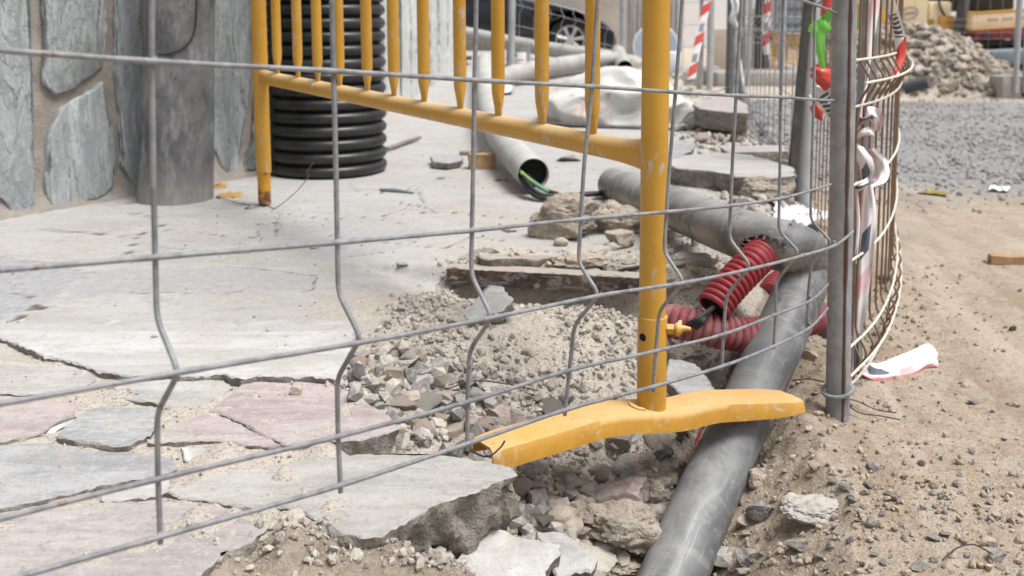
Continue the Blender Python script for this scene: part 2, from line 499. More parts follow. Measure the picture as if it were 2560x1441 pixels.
def m_pavement():
    m = NT('pavement_surface')
    cr = m.attr('crack'); rub = m.attr('rubble'); gs = m.attr('greystone')
    v = m.coord((3.5, 9, 9))
    n1 = m.noise(1.1, 6, 0.6, v, 0.8); n2 = m.noise(4, 6, 0.6); n3 = m.noise(60, 5, 0.7); n4 = m.noise(220, 3, 0.7)
    n5 = m.noise(1.7, 5, 0.6, m.coord((4, 14, 9)), 1.2)
    c = m.mix(m.ramp(n1, 0.35, 0.65), (0.36, 0.354, 0.343), (0.41, 0.404, 0.393))
    c = m.mix(m.ramp(n5, 0.52, 0.62, 0, 0.6), c, (0.42, 0.40, 0.385))
    c = m.mix(m.ramp(n2, 0.5, 0.7, 0, 0.6), c, (0.425, 0.375, 0.325))
    c = m.mix(m.ramp(n3, 0.54, 0.68, 0, 0.5), c, (0.33, 0.30, 0.27))
    c = m.mix(m.ramp(n4, 0.56, 0.70, 0, 0.5), c, (0.30, 0.27, 0.24))
    c = m.mix(m.ramp(n4, 0.44, 0.34, 0, 0.4), c, (0.50, 0.49, 0.47))
    c = m.mix(m.ramp(m.noise(2.6, 7, 0.72, v, 1.4), 0.53, 0.64, 0, 0.5), c, (0.30, 0.295, 0.292))
    dk = m.math('ABSOLUTE', m.math('SUBTRACT', m.noise(2.3, 7, 0.7, v, 1.8), 0.5))
    c = m.mix(m.math('MULTIPLY', m.ramp(dk, 0.006, 0.001), m.ramp(n2, 0.46, 0.56)), c, (0.16, 0.14, 0.12))
    c = m.mix(m.ramp(m.noise(30, 6, 0.75), 0.56, 0.66, 0, 0.55), c, (0.33, 0.29, 0.25))
    soil = m.mix(m.ramp(n3, 0.35, 0.65), (0.56, 0.51, 0.445), (0.47, 0.42, 0.36))
    soil = m.mix(m.ramp(n4, 0.5, 0.64, 0, 0.75), soil, (0.55, 0.49, 0.41))
    soil = m.mix(m.ramp(n4, 0.46, 0.36, 0, 0.7), soil, (0.22, 0.185, 0.15))
    c = m.mix(m.math('MULTIPLY', gs, m.ramp(n1, 0.25, 0.6, 0.6, 0.95)), c, m.mix(m.ramp(n3, 0.4, 0.62), (0.345, 0.348, 0.36), (0.28, 0.282, 0.29)))
    c = m.mix(rub, c, soil)
    c = m.mix(m.ramp(cr, 0.1, 0.8, 0, 0.92), c, (0.10, 0.085, 0.07))
    h = m.math('ADD', m.math('MULTIPLY', n3, 0.6), m.math('MULTIPLY', n4, 0.5))
    hb = m.math('MULTIPLY', h, m.math('ADD', 0.5, m.math('MULTIPLY', rub, 1.2)))
    return m.done(c, 0.92, 0, m.bump(hb, 0.8, 0.008), 0.2)
M['pavement'] = m_pavement()

def m_road():
    m = NT('dirt_road_surface')
    rub = m.attr('rubble')
    y = m.pos(1)
    nb = m.noise(1.3, 5, 0.65)
    yy = m.math('ADD', y, m.math('MULTIPLY', m.math('SUBTRACT', nb, 0.5), 1.6))
    grav = m.math('MULTIPLY', m.ramp(yy, 3.3, 4.1), m.ramp(yy, 7.9, 7.2))
    n1 = m.noise(2.2, 6, 0.65); n2 = m.noise(14, 6, 0.7); n3 = m.noise(90, 5, 0.7); n4 = m.noise(300, 3, 0.7)
    d = m.mix(m.ramp(n1, 0.35, 0.65), (0.465, 0.38, 0.295), (0.385, 0.305, 0.225))
    d = m.mix(m.ramp(n2, 0.38, 0.66, 0, 0.8), d, (0.50, 0.435, 0.355))
    d = m.mix(m.ramp(n3, 0.5, 0.7, 0, 0.75), d, (0.24, 0.175, 0.125))
    d = m.mix(m.ramp(n4, 0.55, 0.68, 0, 0.7), d, (0.14, 0.12, 0.105))
    d = m.mix(m.ramp(n4, 0.44, 0.34, 0, 0.6), d, (0.58, 0.48, 0.37))
    tr_ = m.noise(2.2, 4, 0.6, m.coord((2.6, 0.35, 1)), 0.8)
    d = m.mix(m.ramp(tr_, 0.50, 0.66, 0, 0.55), d, (0.56, 0.485, 0.40))
    d = m.mix(m.ramp(tr_, 0.48, 0.34, 0, 0.6), d, (0.31, 0.235, 0.17))
    soil = m.mix(m.ramp(n3, 0.35, 0.65), (0.40, 0.335, 0.265), (0.27, 0.22, 0.175))
    soil = m.mix(m.ramp(n4, 0.52, 0.7, 0, 0.5), soil, (0.50, 0.44, 0.36))
    d = m.mix(rub, d, soil)
    g = m.mix(m.ramp(n3, 0.35, 0.65), (0.27, 0.268, 0.268), (0.36, 0.355, 0.352))
    g = m.mix(m.ramp(n2, 0.40, 0.65, 0, 0.7), g, (0.22, 0.215, 0.21))
    c = m.mix(grav, d, g)
    far = m.ramp(y, 7.4, 8.2)
    c = m.mix(far, c, m.mix(m.ramp(n1, 0.4, 0.6), (0.50, 0.43, 0.36), (0.44, 0.38, 0.32)))
    h = m.math('ADD', m.math('MULTIPLY', n3, 0.8), m.math('MULTIPLY', n4, 0.5))
    return m.done(c, 0.95, 0, m.bump(h, 0.9, 0.010), 0.15)
M['road'] = m_road()

def m_yellow():
    m = NT('yellow_paint')
    n1 = m.noise(9, 5, 0.6); n2 = m.noise(60, 4, 0.7, m.coord((1, 1, 0.25))); n3 = m.noise(130, 4, 0.6); n4 = m.noise(40, 3, 0.6, m.coord((1, 1, 0.12)), 1.0)
    c = m.mix(m.ramp(n1, 0.35, 0.7), (0.56, 0.30, 0.040), (0.50, 0.265, 0.032))
    c = m.mix(m.ramp(n3, 0.665, 0.72, 0, 0.75), c, (0.14, 0.075, 0.03))
    gate = m.ramp(m.noise(7, 4, 0.6), 0.50, 0.62)
    c = m.mix(m.math('MULTIPLY', gate, m.ramp(m.noise(55, 6, 0.75, m.coord((1, 1, 0.3)), 0.6), 0.56, 0.61, 0, 0.85)), c, (0.45, 0.42, 0.37))
    c = m.mix(m.ramp(n4, 0.675, 0.70, 0, 0.85), c, (0.50, 0.45, 0.36))
    dust = m.math('MULTIPLY', m.ramp(m.up(), 0.15, 0.85), m.ramp(n1, 0.2, 0.6, 0.6, 1.0))
    c = m.mix(m.math('MULTIPLY', dust, 0.80), c, (0.66, 0.49, 0.29))
    c = m.mix(m.ramp(n2, 0.6, 0.75, 0, 0.3), c, (0.60, 0.42, 0.2))
    return m.done(c, m.ramp(dust, 0, 1, 0.42, 0.8), 0, m.bump(n3, 0.08, 0.002), 0.45)
M['yellow'] = m_yellow()
def m_foot():
    m = NT('worn_yellow_paint')
    n1 = m.noise(14, 6, 0.7); n2 = m.noise(45, 6, 0.75, None, 0.8); n3 = m.noise(150, 4, 0.7); n4 = m.noise(22, 7, 0.75, m.coord((1, 1, 2)), 1.5)
    c = m.mix(m.ramp(n1, 0.35, 0.65), (0.56, 0.29, 0.035), (0.47, 0.235, 0.03))
    dust = m.math('MULTIPLY', m.ramp(m.up(), 0.1, 0.8), m.ramp(n1, 0.25, 0.6, 0.45, 1.0))
    c = m.mix(m.math('MULTIPLY', dust, 0.62), c, (0.66, 0.47, 0.25))
    c = m.mix(m.ramp(n2, 0.54, 0.68, 0, 0.4), c, (0.62, 0.48, 0.30))
    gate = m.ramp(m.noise(9, 5, 0.7), 0.48, 0.60)
    c = m.mix(m.math('MULTIPLY', gate, m.ramp(n4, 0.54, 0.62, 0, 0.75)), c, (0.54, 0.49, 0.42))
    c = m.mix(m.ramp(n3, 0.64, 0.72, 0, 0.6), c, (0.17, 0.10, 0.045))
    c = m.mix(m.ramp(n2, 0.36, 0.30, 0, 0.6), c, (0.33, 0.18, 0.05))
    return m.done(c, m.ramp(n1, 0.3, 0.7, 0.5, 0.85), 0, m.bump(n2, 0.15, 0.002), 0.35)
M['yellow_foot'] = m_foot()

def m_yellow_rust():
    m = NT('yellow_paint_rusted')
    z = m.pos(2)
    n = m.noise(30, 5, 0.7); n1 = m.noise(70, 4, 0.6)
    zz = m.math('ADD', z, m.math('MULTIPLY', m.math('SUBTRACT', n, 0.5), 0.11))
    rust = m.ramp(zz, 0.195, 0.185)
    band = m.math('MULTIPLY', m.ramp(zz, 0.245, 0.25), m.ramp(zz, 0.268, 0.263))
    c = m.mix(m.math('MULTIPLY', band, m.ramp(n1, 0.42, 0.5)), (0.56, 0.27, 0.02), (0.07, 0.05, 0.04))
    c = m.mix(rust, c, m.mix(m.ramp(n1, 0.4, 0.6), (0.11, 0.06, 0.035), (0.42, 0.18, 0.03)))
    return m.done(c, 0.6, 0, m.bump(n, 0.2, 0.003), 0.4)
M['yellow_rust'] = m_yellow_rust()

def m_galv(name, c1, c2, rust=0.0, rough=0.5, metal=0.55, rustcol=(0.13, 0.07, 0.045), scale=1.0):
    m = NT(name)
    n1 = m.noise(25 * scale, 6, 0.65); n2 = m.noise(160 * scale, 4, 0.7); n3 = m.noise(12 * scale, 5, 0.7, m.coord((1, 1, 0.3)))
    c = m.mix(m.ramp(n1, 0.3, 0.7), c1, c2)
    c = m.mix(m.ramp(n2, 0.62, 0.74, 0, 0.6), c, (0.62, 0.62, 0.63))
    c = m.mix(m.ramp(n3, 0.52, 0.66, 0, 0.5), c, m.mix(0.5, c1, (0.08, 0.08, 0.085)))
    if rust: c = m.mix(m.ramp(n1, 0.62 - rust * 0.35, 0.75 - rust * 0.3, 0, 0.9), c, m.mix(m.ramp(n2, 0.4, 0.6), rustcol, tuple(k * 1.8 for k in rustcol)))
    return m.done(c, rough, metal, m.bump(n2, 0.15, 0.002), 0.5)
M['galv'] = m_galv('galvanised_steel', (0.22, 0.225, 0.235), (0.34, 0.345, 0.355), 0.0, 0.6, 0.2)
M['wire'] = m_galv('galvanised_wire', (0.17, 0.175, 0.185), (0.31, 0.315, 0.33), 0.12, 0.6, 0.2, scale=2.4)
M['rusty_wire'] = m_galv('rusty_wire', (0.20, 0.15, 0.11), (0.30, 0.24, 0.19), 0.75, 0.75, 0.2, (0.15, 0.085, 0.045), 3)
M['pale_wire'] = m_galv('pale_wire', (0.60, 0.56, 0.49), (0.66, 0.63, 0.56), 0.12, 0.65, 0.1, (0.30, 0.17, 0.10), 3)
M['dark_steel'] = m_galv('dark_steel', (0.055, 0.055, 0.055), (0.09, 0.085, 0.08), 0.2, 0.7, 0.2)
M['post_dark'] = m_galv('dull_grey_steel', (0.12, 0.125, 0.13), (0.18, 0.185, 0.19), 0.05, 0.7, 0.1)
M['far_steel'] = m_galv('far_steel', (0.36, 0.37, 0.385), (0.44, 0.45, 0.465), 0.0, 0.6, 0.2, scale=0.4)
M['rust'] = m_galv('rust_seam', (0.10, 0.055, 0.04), (0.15, 0.085, 0.055), 0.6, 0.9, 0.0, (0.07, 0.04, 0.03), 3)

def m_beam():
    m = NT('rusty_angle_iron')
    v = m.coord((2.2, 6, 6))
    n1 = m.noise(9, 7, 0.72, v, 0.6); n2 = m.noise(24, 6, 0.75); n3 = m.noise(120, 5, 0.75)
    c = m.mix(m.ramp(n2, 0.4, 0.6), (0.055, 0.042, 0.036), (0.12, 0.085, 0.066))
    c = m.mix(m.ramp(n1, 0.50, 0.57), c, m.mix(m.ramp(n2, 0.35, 0.6), (0.34, 0.33, 0.315), (0.20, 0.185, 0.17)))
    c = m.mix(m.ramp(n3, 0.52, 0.66, 0, 0.7), c, (0.04, 0.03, 0.026))
    c = m.mix(m.ramp(n1, 0.42, 0.36), c, (0.20, 0.115, 0.07))
    c = m.mix(m.math('MULTIPLY', m.ramp(m.up(), 0.4, 0.9), 0.85), c, (0.42, 0.375, 0.32))
    return m.done(c, 0.9, 0, m.bump(n3, 0.6, 0.004), 0.3)
M['beam'] = m_beam()
def m_pipe(name, base, scuff, dust, sc=1.0, amt=0.55, axis=(0.45, 0.82, 0.3)):
    m = NT(name)
    ax = Vector(axis).normalized(); bx = ax.cross(Vector((0, 0, 1))).normalized(); cx = bx.cross(ax)
    def st(s):
        cb = m.node('ShaderNodeCombineXYZ')
        for i, (v_, k) in enumerate(zip((ax, bx, cx), s)):
            dn = m.node('ShaderNodeVectorMath', operation='DOT_PRODUCT'); m.l.new(m.tc.outputs['Object'], dn.inputs[0]); dn.inputs[1].default_value = tuple(v_ * k)
            m.l.new(dn.outputs['Value'], cb.inputs[i])
        return cb.outputs[0]
    n1 = m.noise(9 * sc, 6, 0.65, None, 0.8); n2 = m.noise(7 * sc, 9, 0.8, st((0.6, 3, 3)), 1.0); n3 = m.noise(150, 4, 0.7)
    n4 = m.noise(5 * sc, 9, 0.8, st((2.6, 0.9, 1.4)), 1.2); n5 = m.noise(46, 5, 0.7, st((0.07, 3.2, 3.2)), 0.5)
    c = m.mix(m.ramp(n1, 0.3, 0.7), base, tuple(k * 1.6 for k in base))
    c = m.mix(m.ramp(n2, 0.50, 0.62, 0, 0.55), c, scuff)
    c = m.mix(m.ramp(n4, 0.53, 0.60, 0, 0.5), c, scuff)
    d = m.math('MULTIPLY', m.ramp(m.up(), -0.1, 0.95), m.ramp(n1, 0.3, 0.62, 0.35, 1.0))
    c = m.mix(m.math('MULTIPLY', d, amt), c, dust)
    gate = m.ramp(m.noise(6, 5, 0.7), 0.44, 0.60)
    c = m.mix(m.math('MULTIPLY', gate, m.ramp(n5, 0.55, 0.64, 0, 0.5)), c, tuple(min(0.6, k * 1.35) for k in scuff))
    mud = m.math('MULTIPLY', m.ramp(m.up(), 0.35, -0.2), m.ramp(m.noise(10, 6, 0.75), 0.42, 0.56))
    c = m.mix(m.math('MULTIPLY', mud, 0.7), c, (0.36, 0.305, 0.24))
    c = m.mix(m.ramp(n4, 0.44, 0.36, 0, 0.45), c, tuple(k * 0.8 for k in base))
    c = m.mix(m.ramp(n3, 0.62, 0.74, 0, 0.2), c, (0.5, 0.5, 0.49))
    return m.done(c, m.ramp(n1, 0.3, 0.7, 0.42, 0.62), 0, m.bump(n3, 0.06, 0.001), 0.4)
M['pipe'] = m_pipe('grey_plastic_pipe', (0.082, 0.086, 0.091), (0.31, 0.315, 0.315), (0.34, 0.34, 0.335), 1.0, 0.5, (PA3[5] - PA3[1]))
M['pipe_mid'] = m_pipe('dusty_long_pipe', (0.075, 0.075, 0.075), (0.30, 0.285, 0.26), (0.40, 0.395, 0.385), 1.0, 0.75, (0.66, -0.74, 0.03))
M['pipe_far'] = m_pipe('dusty_plastic_pipe', (0.25, 0.25, 0.25), (0.42, 0.42, 0.41), (0.50, 0.49, 0.46), 1, 0.75)
M['pipe_far2'] = m_pipe('dusty_grey_pipe', (0.24, 0.235, 0.225), (0.38, 0.37, 0.36), (0.44, 0.43, 0.40), 1, 0.7)

def m_downpipe():
    m = NT('cement_pipe')
    n1 = m.noise(6, 6, 0.65, None, 0.5); n2 = m.noise(26, 6, 0.7, m.coord((1, 1, 0.3))); n3 = m.noise(150, 4, 0.7)
    c = m.mix(m.ramp(n1, 0.32, 0.66), (0.085, 0.087, 0.092), (0.21, 0.21, 0.213))
    c = m.mix(m.ramp(n2, 0.50, 0.66, 0, 0.6), c, (0.33, 0.33, 0.33))
    c = m.mix(m.ramp(n2, 0.45, 0.34, 0, 0.7), c, (0.055, 0.055, 0.058))
    nl = m.noise(5, 5, 0.6, m.coord((1, 1, 0.6)), 2.5)
    ln = m.math('ABSOLUTE', m.math('SUBTRACT', nl, 0.5))
    c = m.mix(m.math('MULTIPLY', m.ramp(ln, 0.006, 0.001), m.ramp(n1, 0.45, 0.6)), c, (0.03, 0.03, 0.03))
    low = m.math('MULTIPLY', m.ramp(m.math('ADD', m.pos(2), m.math('MULTIPLY', n1, 0.2)), 0.36, 0.24), 0.45)
    c = m.mix(low, c, (0.40, 0.375, 0.345))
    c = m.mix(m.ramp(n3, 0.62, 0.72, 0, 0.3), c, (0.08, 0.08, 0.08))
    return m.done(c, 0.75, 0, m.bump(n3, 0.15, 0.002), 0.3)
M['downpipe'] = m_downpipe()

def m_plain(name, col, rough=0.6, metal=0.0, var=0.25, scale=20, bump=0.0, spec=0.4, col2=None):
    m = NT(name)
    n1 = m.noise(scale, 5, 0.65); n2 = m.noise(scale * 8, 3, 0.6)
    c = m.mix(m.ramp(n1, 0.3, 0.7), col, col2 if col2 else tuple(k * (1 - var) for k in col))
    return m.done(c, rough, metal, m.bump(n2, bump, 0.004) if bump else None, spec)
M['black_plastic'] = m_plain('black_plastic', (0.012, 0.012, 0.013), 0.38, 0, 0.3, 12, 0.0, 0.5, (0.03, 0.03, 0.03))
M['hollow_shade'] = m_plain('hollow_shade_black', (0.01, 0.01, 0.01), 0.9)  # near-black colour standing in for the shade inside holes and pipes
M['cable'] = m_plain('cable_sheath', (0.02, 0.022, 0.022), 0.5)
M['cable_green'] = m_plain('earth_cable_sheath', (0.30, 0.42, 0.10), 0.5, 0, 0.3, 8, 0, 0.4, (0.12, 0.30, 0.20))
M['thin_wire'] = m_plain('thin_iron_wire', (0.06, 0.05, 0.045), 0.7)
M['red_duct'] = m_plain('red_corrugated_plastic', (0.30, 0.028, 0.036), 0.5, 0, 0.25, 14, 0.05, 0.4, (0.25, 0.045, 0.05))
M['red_dusty'] = m_plain('dusty_red_plastic', (0.24, 0.05, 0.06), 0.75, 0, 0.3, 30, 0.05, 0.3, (0.33, 0.15, 0.145))
M['mortar'] = m_plain('wall_mortar', (0.36, 0.325, 0.285), 0.95, 0, 0.2, 24, 1.0, 0.2, (0.27, 0.24, 0.21))
def m_cladding(name, c1, c2, c3):
    m = NT(name)
    v = m.coord((9, 9, 2.4))
    n1 = m.noise(1.2, 7, 0.7, v, 1.0); n2 = m.noise(4, 7, 0.75, v, 0.8); n3 = m.noise(70, 5, 0.75); n4 = m.noise(1.5, 7, 0.62, m.coord((7, 7, 1.6)), 2.0)
    n5 = m.noise(1.0, 6, 0.6, m.coord((12, 12, 5)), 3.5)
    c = m.mix(m.ramp(n1, 0.36, 0.64), tuple(k * 0.85 for k in c1), c2)
    c = m.mix(m.ramp(n2, 0.50, 0.66, 0, 0.75), c, c3)
    c = m.mix(m.ramp(n2, 0.44, 0.30, 0, 0.55), c, tuple(k * 0.72 for k in c1))
    line = m.math('ABSOLUTE', m.math('SUBTRACT', n4, 0.5))
    c = m.mix(m.math('MULTIPLY', m.ramp(line, 0.016, 0.003), m.ramp(n1, 0.45, 0.6)), c, (0.09, 0.095, 0.09))
    line2 = m.math('ABSOLUTE', m.math('SUBTRACT', n5, 0.42))
    c = m.mix(m.math('MULTIPLY', m.ramp(line2, 0.010, 0.002), 0.7), c, (0.12, 0.125, 0.12))
    c = m.mix(m.ramp(n3, 0.54, 0.68, 0, 0.45), c, tuple(k * 0.6 for k in c1))
    c = m.mix(m.ramp(n3, 0.44, 0.34, 0, 0.35), c, tuple(min(0.8, k * 1.25) for k in c3))
    h = m.math('ADD', m.math('MULTIPLY', n2, 1.4), m.math('MULTIPLY', n3, 0.4))
    h = m.math('SUBTRACT', h, m.math('MULTIPLY', m.ramp(line, 0.02, 0.003), 0.5))
    return m.done(c, 0.85, 0, m.bump(h, 0.55, 0.010), 0.3)
M['slate'] = m_cladding('green_grey_slate', (0.345, 0.375, 0.38), (0.41, 0.44, 0.443), (0.49, 0.518, 0.515))
M['slate_shaded'] = m_cladding('shaded_slate', (0.17, 0.185, 0.18), (0.23, 0.245, 0.235), (0.34, 0.35, 0.34))  # darker copy of the slate, with the black pipe's shade painted in
M['slate_white'] = m_cladding('pale_slate', (0.62, 0.635, 0.62), (0.68, 0.69, 0.67), (0.76, 0.77, 0.75))
M['wood'] = m_plain('raw_wood', (0.42, 0.27, 0.14), 0.85, 0, 0.4, 30, 0.3)
M['wood_grey'] = m_plain('weathered_wood', (0.27, 0.22, 0.18), 0.9, 0, 0.35, 30, 0.3)
M['concrete'] = m_plain('concrete', (0.40, 0.375, 0.34), 0.95, 0, 0.2, 9, 0.4)
M['white_plastic'] = m_plain('white_sheet_plastic', (0.72, 0.72, 0.73), 0.5, 0, 0.12, 9, 0.0)
M['paper'] = m_plain('white_paper', (0.78, 0.78, 0.78), 0.8, 0, 0.06, 9, 0.0)
M['leaf'] = m_plain('dry_leaf', (0.42, 0.25, 0.08), 0.8)
M['green_tape'] = m_plain('green_plastic_tape', (0.20, 0.66, 0.10), 0.35, 0, 0.15, 6, 0, 0.5, (0.28, 0.75, 0.16))
M['render_white'] = m_plain('white_render', (0.74, 0.74, 0.735), 0.9, 0, 0.06, 2)
M['render_beige'] = m_plain('beige_stone_render', (0.52, 0.45, 0.385), 0.95, 0, 0.2, 5, 0.3)
M['car_paint'] = m_plain('black_car_paint', (0.012, 0.013, 0.018), 0.22, 0.0, 0.1, 3, 0, 0.6)
M['tyre'] = m_plain('tyre_rubber', (0.015, 0.015, 0.015), 0.85)
M['alloy'] = m_plain('wheel_alloy', (0.62, 0.63, 0.65), 0.3, 0.6)
M['glass_dark'] = m_plain('dark_glass', (0.02, 0.022, 0.025), 0.08, 0, 0.1, 3, 0, 0.6)
M['lamp_glass'] = m_plain('headlight_glass', (0.62, 0.63, 0.64), 0.15, 0.2)
M['sand_yellow'] = m_plain('machine_yellow', (0.80, 0.69, 0.48), 0.7, 0, 0.12, 4, 0, 0.3, (0.78, 0.64, 0.40))
M['orange_yellow'] = m_plain('machine_orange_yellow', (0.60, 0.33, 0.04), 0.5, 0, 0.15, 5)
M['dust_pink'] = m_plain('dusty_panel', (0.80, 0.63, 0.45), 0.8, 0, 0.25, 6, 0, 0.2, (0.78, 0.58, 0.36))
M['machine_red'] = m_plain('machine_red', (0.20, 0.028, 0.03), 0.6, 0, 0.3, 6)
M['machine_dark'] = m_plain('machine_dark', (0.03, 0.03, 0.032), 0.6)
M['machine_grey'] = m_plain('machine_grey', (0.085, 0.09, 0.10), 0.5)
M['blue_grey'] = m_plain('blue_grey_steel', (0.20, 0.235, 0.265), 0.6, 0, 0.2, 8)
M['emblem_grey'] = m_plain('emblem_grey', (0.34, 0.32, 0.33), 0.6)
M['blue_sign'] = m_plain('blue_sign_face', (0.38, 0.45, 0.57), 0.4, 0, 0.1, 6)
M['bark'] = m_plain('dark_bark', (0.075, 0.065, 0.055), 0.95, 0, 0.5, 12, 0.8)
M['tin'] = m_plain('tin_metal', (0.36, 0.37, 0.39), 0.45, 0.3)
M['gold'] = m_plain('golden_lacquer', (0.38, 0.28, 0.05), 0.4, 0.3)
M['navy'] = m_plain('navy_print', (0.055, 0.07, 0.12), 0.5)
M['red_print'] = m_plain('red_print', (0.50, 0.05, 0.06), 0.5)

def m_tape():
    """red and white marking tape: u runs along the ribbon in metres, v across"""
    m = NT('red_white_tape')
    uv = m.node('ShaderNodeUVMap'); x = m.node('ShaderNodeSeparateXYZ'); m.l.new(uv.outputs[0], x.inputs[0])
    u, v = x.outputs[0], x.outputs[1]
    us = m.math('ADD', u, m.math('MULTIPLY', v, 0.03))
    f = m.math('FRACT', m.math('MULTIPLY', us, 1 / 0.20))
    red = m.math('LESS_THAN', f, 0.36)
    f2 = m.math('FRACT', m.math('MULTIPLY', u, 1 / 0.20))
    blk = m.math('MULTIPLY', m.math('MULTIPLY', m.math('GREATER_THAN', f2, 0.58), m.math('LESS_THAN', f2, 0.86)),
                 m.math('MULTIPLY', m.math('GREATER_THAN', v, 0.18), m.math('LESS_THAN', v, 0.82)))
    gaps = m.math('GREATER_THAN', m.math('FRACT', m.math('MULTIPLY', u, 1 / 0.011)), 0.3)
    blk = m.math('MULTIPLY', blk, gaps)
    n = m.noise(20, 4, 0.6)
    w = m.mix(m.ramp(n, 0.3, 0.7), (0.78, 0.76, 0.75), (0.70, 0.66, 0.64))
    c = m.mix(red, w, m.mix(m.ramp(n, 0.3, 0.7), (0.62, 0.06, 0.045), (0.55, 0.09, 0.07)))
    c = m.mix(blk, c, (0.07, 0.08, 0.11))
    mat = m.done(c, 0.35, 0, None, 0.5)
    m.b.inputs['Transmission Weight'].default_value = 0.0
    return mat
M['tape'] = m_tape()
def m_tape_pale():
    m = NT('faded_pink_white_tape')
    uv = m.node('ShaderNodeUVMap'); x = m.node('ShaderNodeSeparateXYZ'); m.l.new(uv.outputs[0], x.inputs[0])
    u, v = x.outputs[0], x.outputs[1]
    f = m.math('FRACT', m.math('MULTIPLY', m.math('ADD', u, m.math('MULTIPLY', v, 0.04)), 1 / 0.20))
    pk = m.ramp(f, 0.16, 0.26, 1, 0)
    blk = m.math('MULTIPLY', m.math('MULTIPLY', m.math('GREATER_THAN', f, 0.62), m.math('LESS_THAN', f, 0.85)),
                 m.math('MULTIPLY', m.math('GREATER_THAN', v, 0.2), m.math('LESS_THAN', v, 0.7)))
    c = m.mix(pk, (0.78, 0.76, 0.77), (0.72, 0.50, 0.52))
    edge = m.math('LESS_THAN', v, 0.10)
    c = m.mix(m.math('MULTIPLY', edge, 0.8), c, (0.60, 0.10, 0.09))
    c = m.mix(blk, c, (0.10, 0.115, 0.15))
    return m.done(c, 0.4, 0, None, 0.5)
M['tape_pale'] = m_tape_pale()

def m_sack():
    m = NT('white_sack_plastic')
    n = m.noise(6, 5, 0.6); n2 = m.noise(14, 5, 0.7, None, 1.0)
    x = m.node('ShaderNodeSeparateXYZ'); m.l.new(m.tc.outputs['Object'], x.inputs[0])
    c = m.mix(m.ramp(n, 0.3, 0.7), (0.62, 0.61, 0.58), (0.50, 0.485, 0.45))
    reg = m.math('MULTIPLY', m.math('MULTIPLY', m.ramp(x.outputs[0], -0.27, -0.2), m.ramp(x.outputs[0], -0.02, -0.09)), m.ramp(x.outputs[2], 0.135, 0.10))
    c = m.mix(m.math('MULTIPLY', reg, m.ramp(n2, 0.54, 0.64, 0, 0.45)), c, (0.55, 0.20, 0.18))
    c = m.mix(m.math('MULTIPLY', reg, m.ramp(n2, 0.40, 0.34, 0, 0.75)), c, (0.15, 0.18, 0.28))
    mat = m.done(c, 0.45, 0, m.bump(n2, 0.3, 0.02), 0.4)
    return mat
M['sack'] = m_sack()
# ------------------------------------------------------------------ ground and pavement
def axis(lo, a, b, hi, step, g):
    c = list(np.arange(a, b + 1e-6, step))
    s = step; x = b
    while x < hi: s *= g; x += s; c.append(x)
    s = step; x = a; left = []
    while x > lo: s *= g; x -= s; left.append(x)
    return np.array(left[::-1] + c)

CRACKS = [([(120, 583), (165, 590), (215, 590), (262, 597)], 0.006), ([(300, 541), (350, 550), (397, 556)], 0.0035), ([(0, 738), (30, 725), (80, 735)], 0.003),
          ([(-30, 830), (20, 800), (45, 778), (110, 755)], 0.0028), ([(480, 592), (560, 600), (640, 602)], 0.002), ([(1030, 455), (1160, 458), (1300, 463)], 0.002),
          ([(560, 668), (640, 672), (790, 688)], 0.002), ([(820, 600), (950, 612), (1110, 628)], 0.002), ([(350, 610), (375, 622), (430, 628), (640, 640)], 0.002),
          ([(1000, 520), (1060, 530), (1090, 545)], 0.0025), ([(330, 525), (300, 470)], 0.002), ([(420, 590), (395, 575), (440, 570)], 0.002),
          ([(545, 502), (640, 530), (700, 546), (830, 561), (960, 552), (1100, 541), (1290, 560)], 0.0016), ([(700, 546), (688, 575), (692, 602)], 0.0018), ([(1040, 482), (1058, 520), (962, 552)], 0.0018),
          ([(868, 468), (905, 500), (1042, 482)], 0.0018), ([(262, 597), (340, 602), (396, 575)], 0.002), ([(340, 602), (322, 640), (175, 668)], 0.002), ([(1110, 628), (1180, 600), (1260, 612)], 0.002), ([(0, 600), (60, 582), (120, 583)], 0.0025)]

xs = axis(-60, -0.62, 0.86, 70, 0.006, 1.045)
ys = axis(-2.5, 0.86, 2.05, 95, 0.006, 1.03)
GX, GY = np.meshgrid(xs, ys)
GZ = height(GX, GY)
nx, ny = len(xs), len(ys)
crack = np.zeros_like(GX)
for pl, w in CRACKS:
    pts = [tuple(G(px, py, 0.135).xy) for px, py in pl]
    d = poly_dist(GX + 0.006 * vnoise(GX * 60, GY * 60, 3), GY + 0.008 * vnoise(GX * 45, GY * 45, 4), pts)
    crack = np.maximum(crack, np.clip(1.35 - d / (w * 1.45), 0, 1))
GZ = GZ - 0.006 * crack
rubw = np.maximum(sstep(0.04, -0.04, sdf_poly(GX, GY, P_RUB) + 0.05 * fbm(GX * 16, GY * 16, 3, 77)), sstep(0.04, -0.03, sdf_poly(GX, GY, P_FRONT)))
sdE = edge_sd(GX, GY)
rubw = np.maximum(rubw, np.exp(-(sdE / 0.10) ** 2) * (GY > 1.0))
far_rub = np.exp(-((GX - (1.0 + 0.02 * GY)) / 0.35) ** 2) * sstep(2.4, 3.0, GY) * sstep(7.5, 6.5, GY) * (0.5 + fbm(GX * 5, GY * 5, 3, 91))
halo = np.exp(-(np.clip(sdf_poly(GX, GY, P_RUB), 0, 9) / 0.13) ** 2) * np.clip(0.35 + 1.6 * fbm(GX * 11, GY * 11, 4, 87), 0, 0.9)
rubw = np.clip(np.maximum(np.maximum(rubw, far_rub), halo), 0, 1)
GZ = GZ + far_rub * 0.05 * fbm(GX * 6, GY * 6, 3, 93)
joint = sstep(0.02, -0.02, sdE) * sstep(1.62, 1.5, GY)
rubw = np.maximum(rubw, joint * 0.9)
greyst = np.zeros_like(GX)
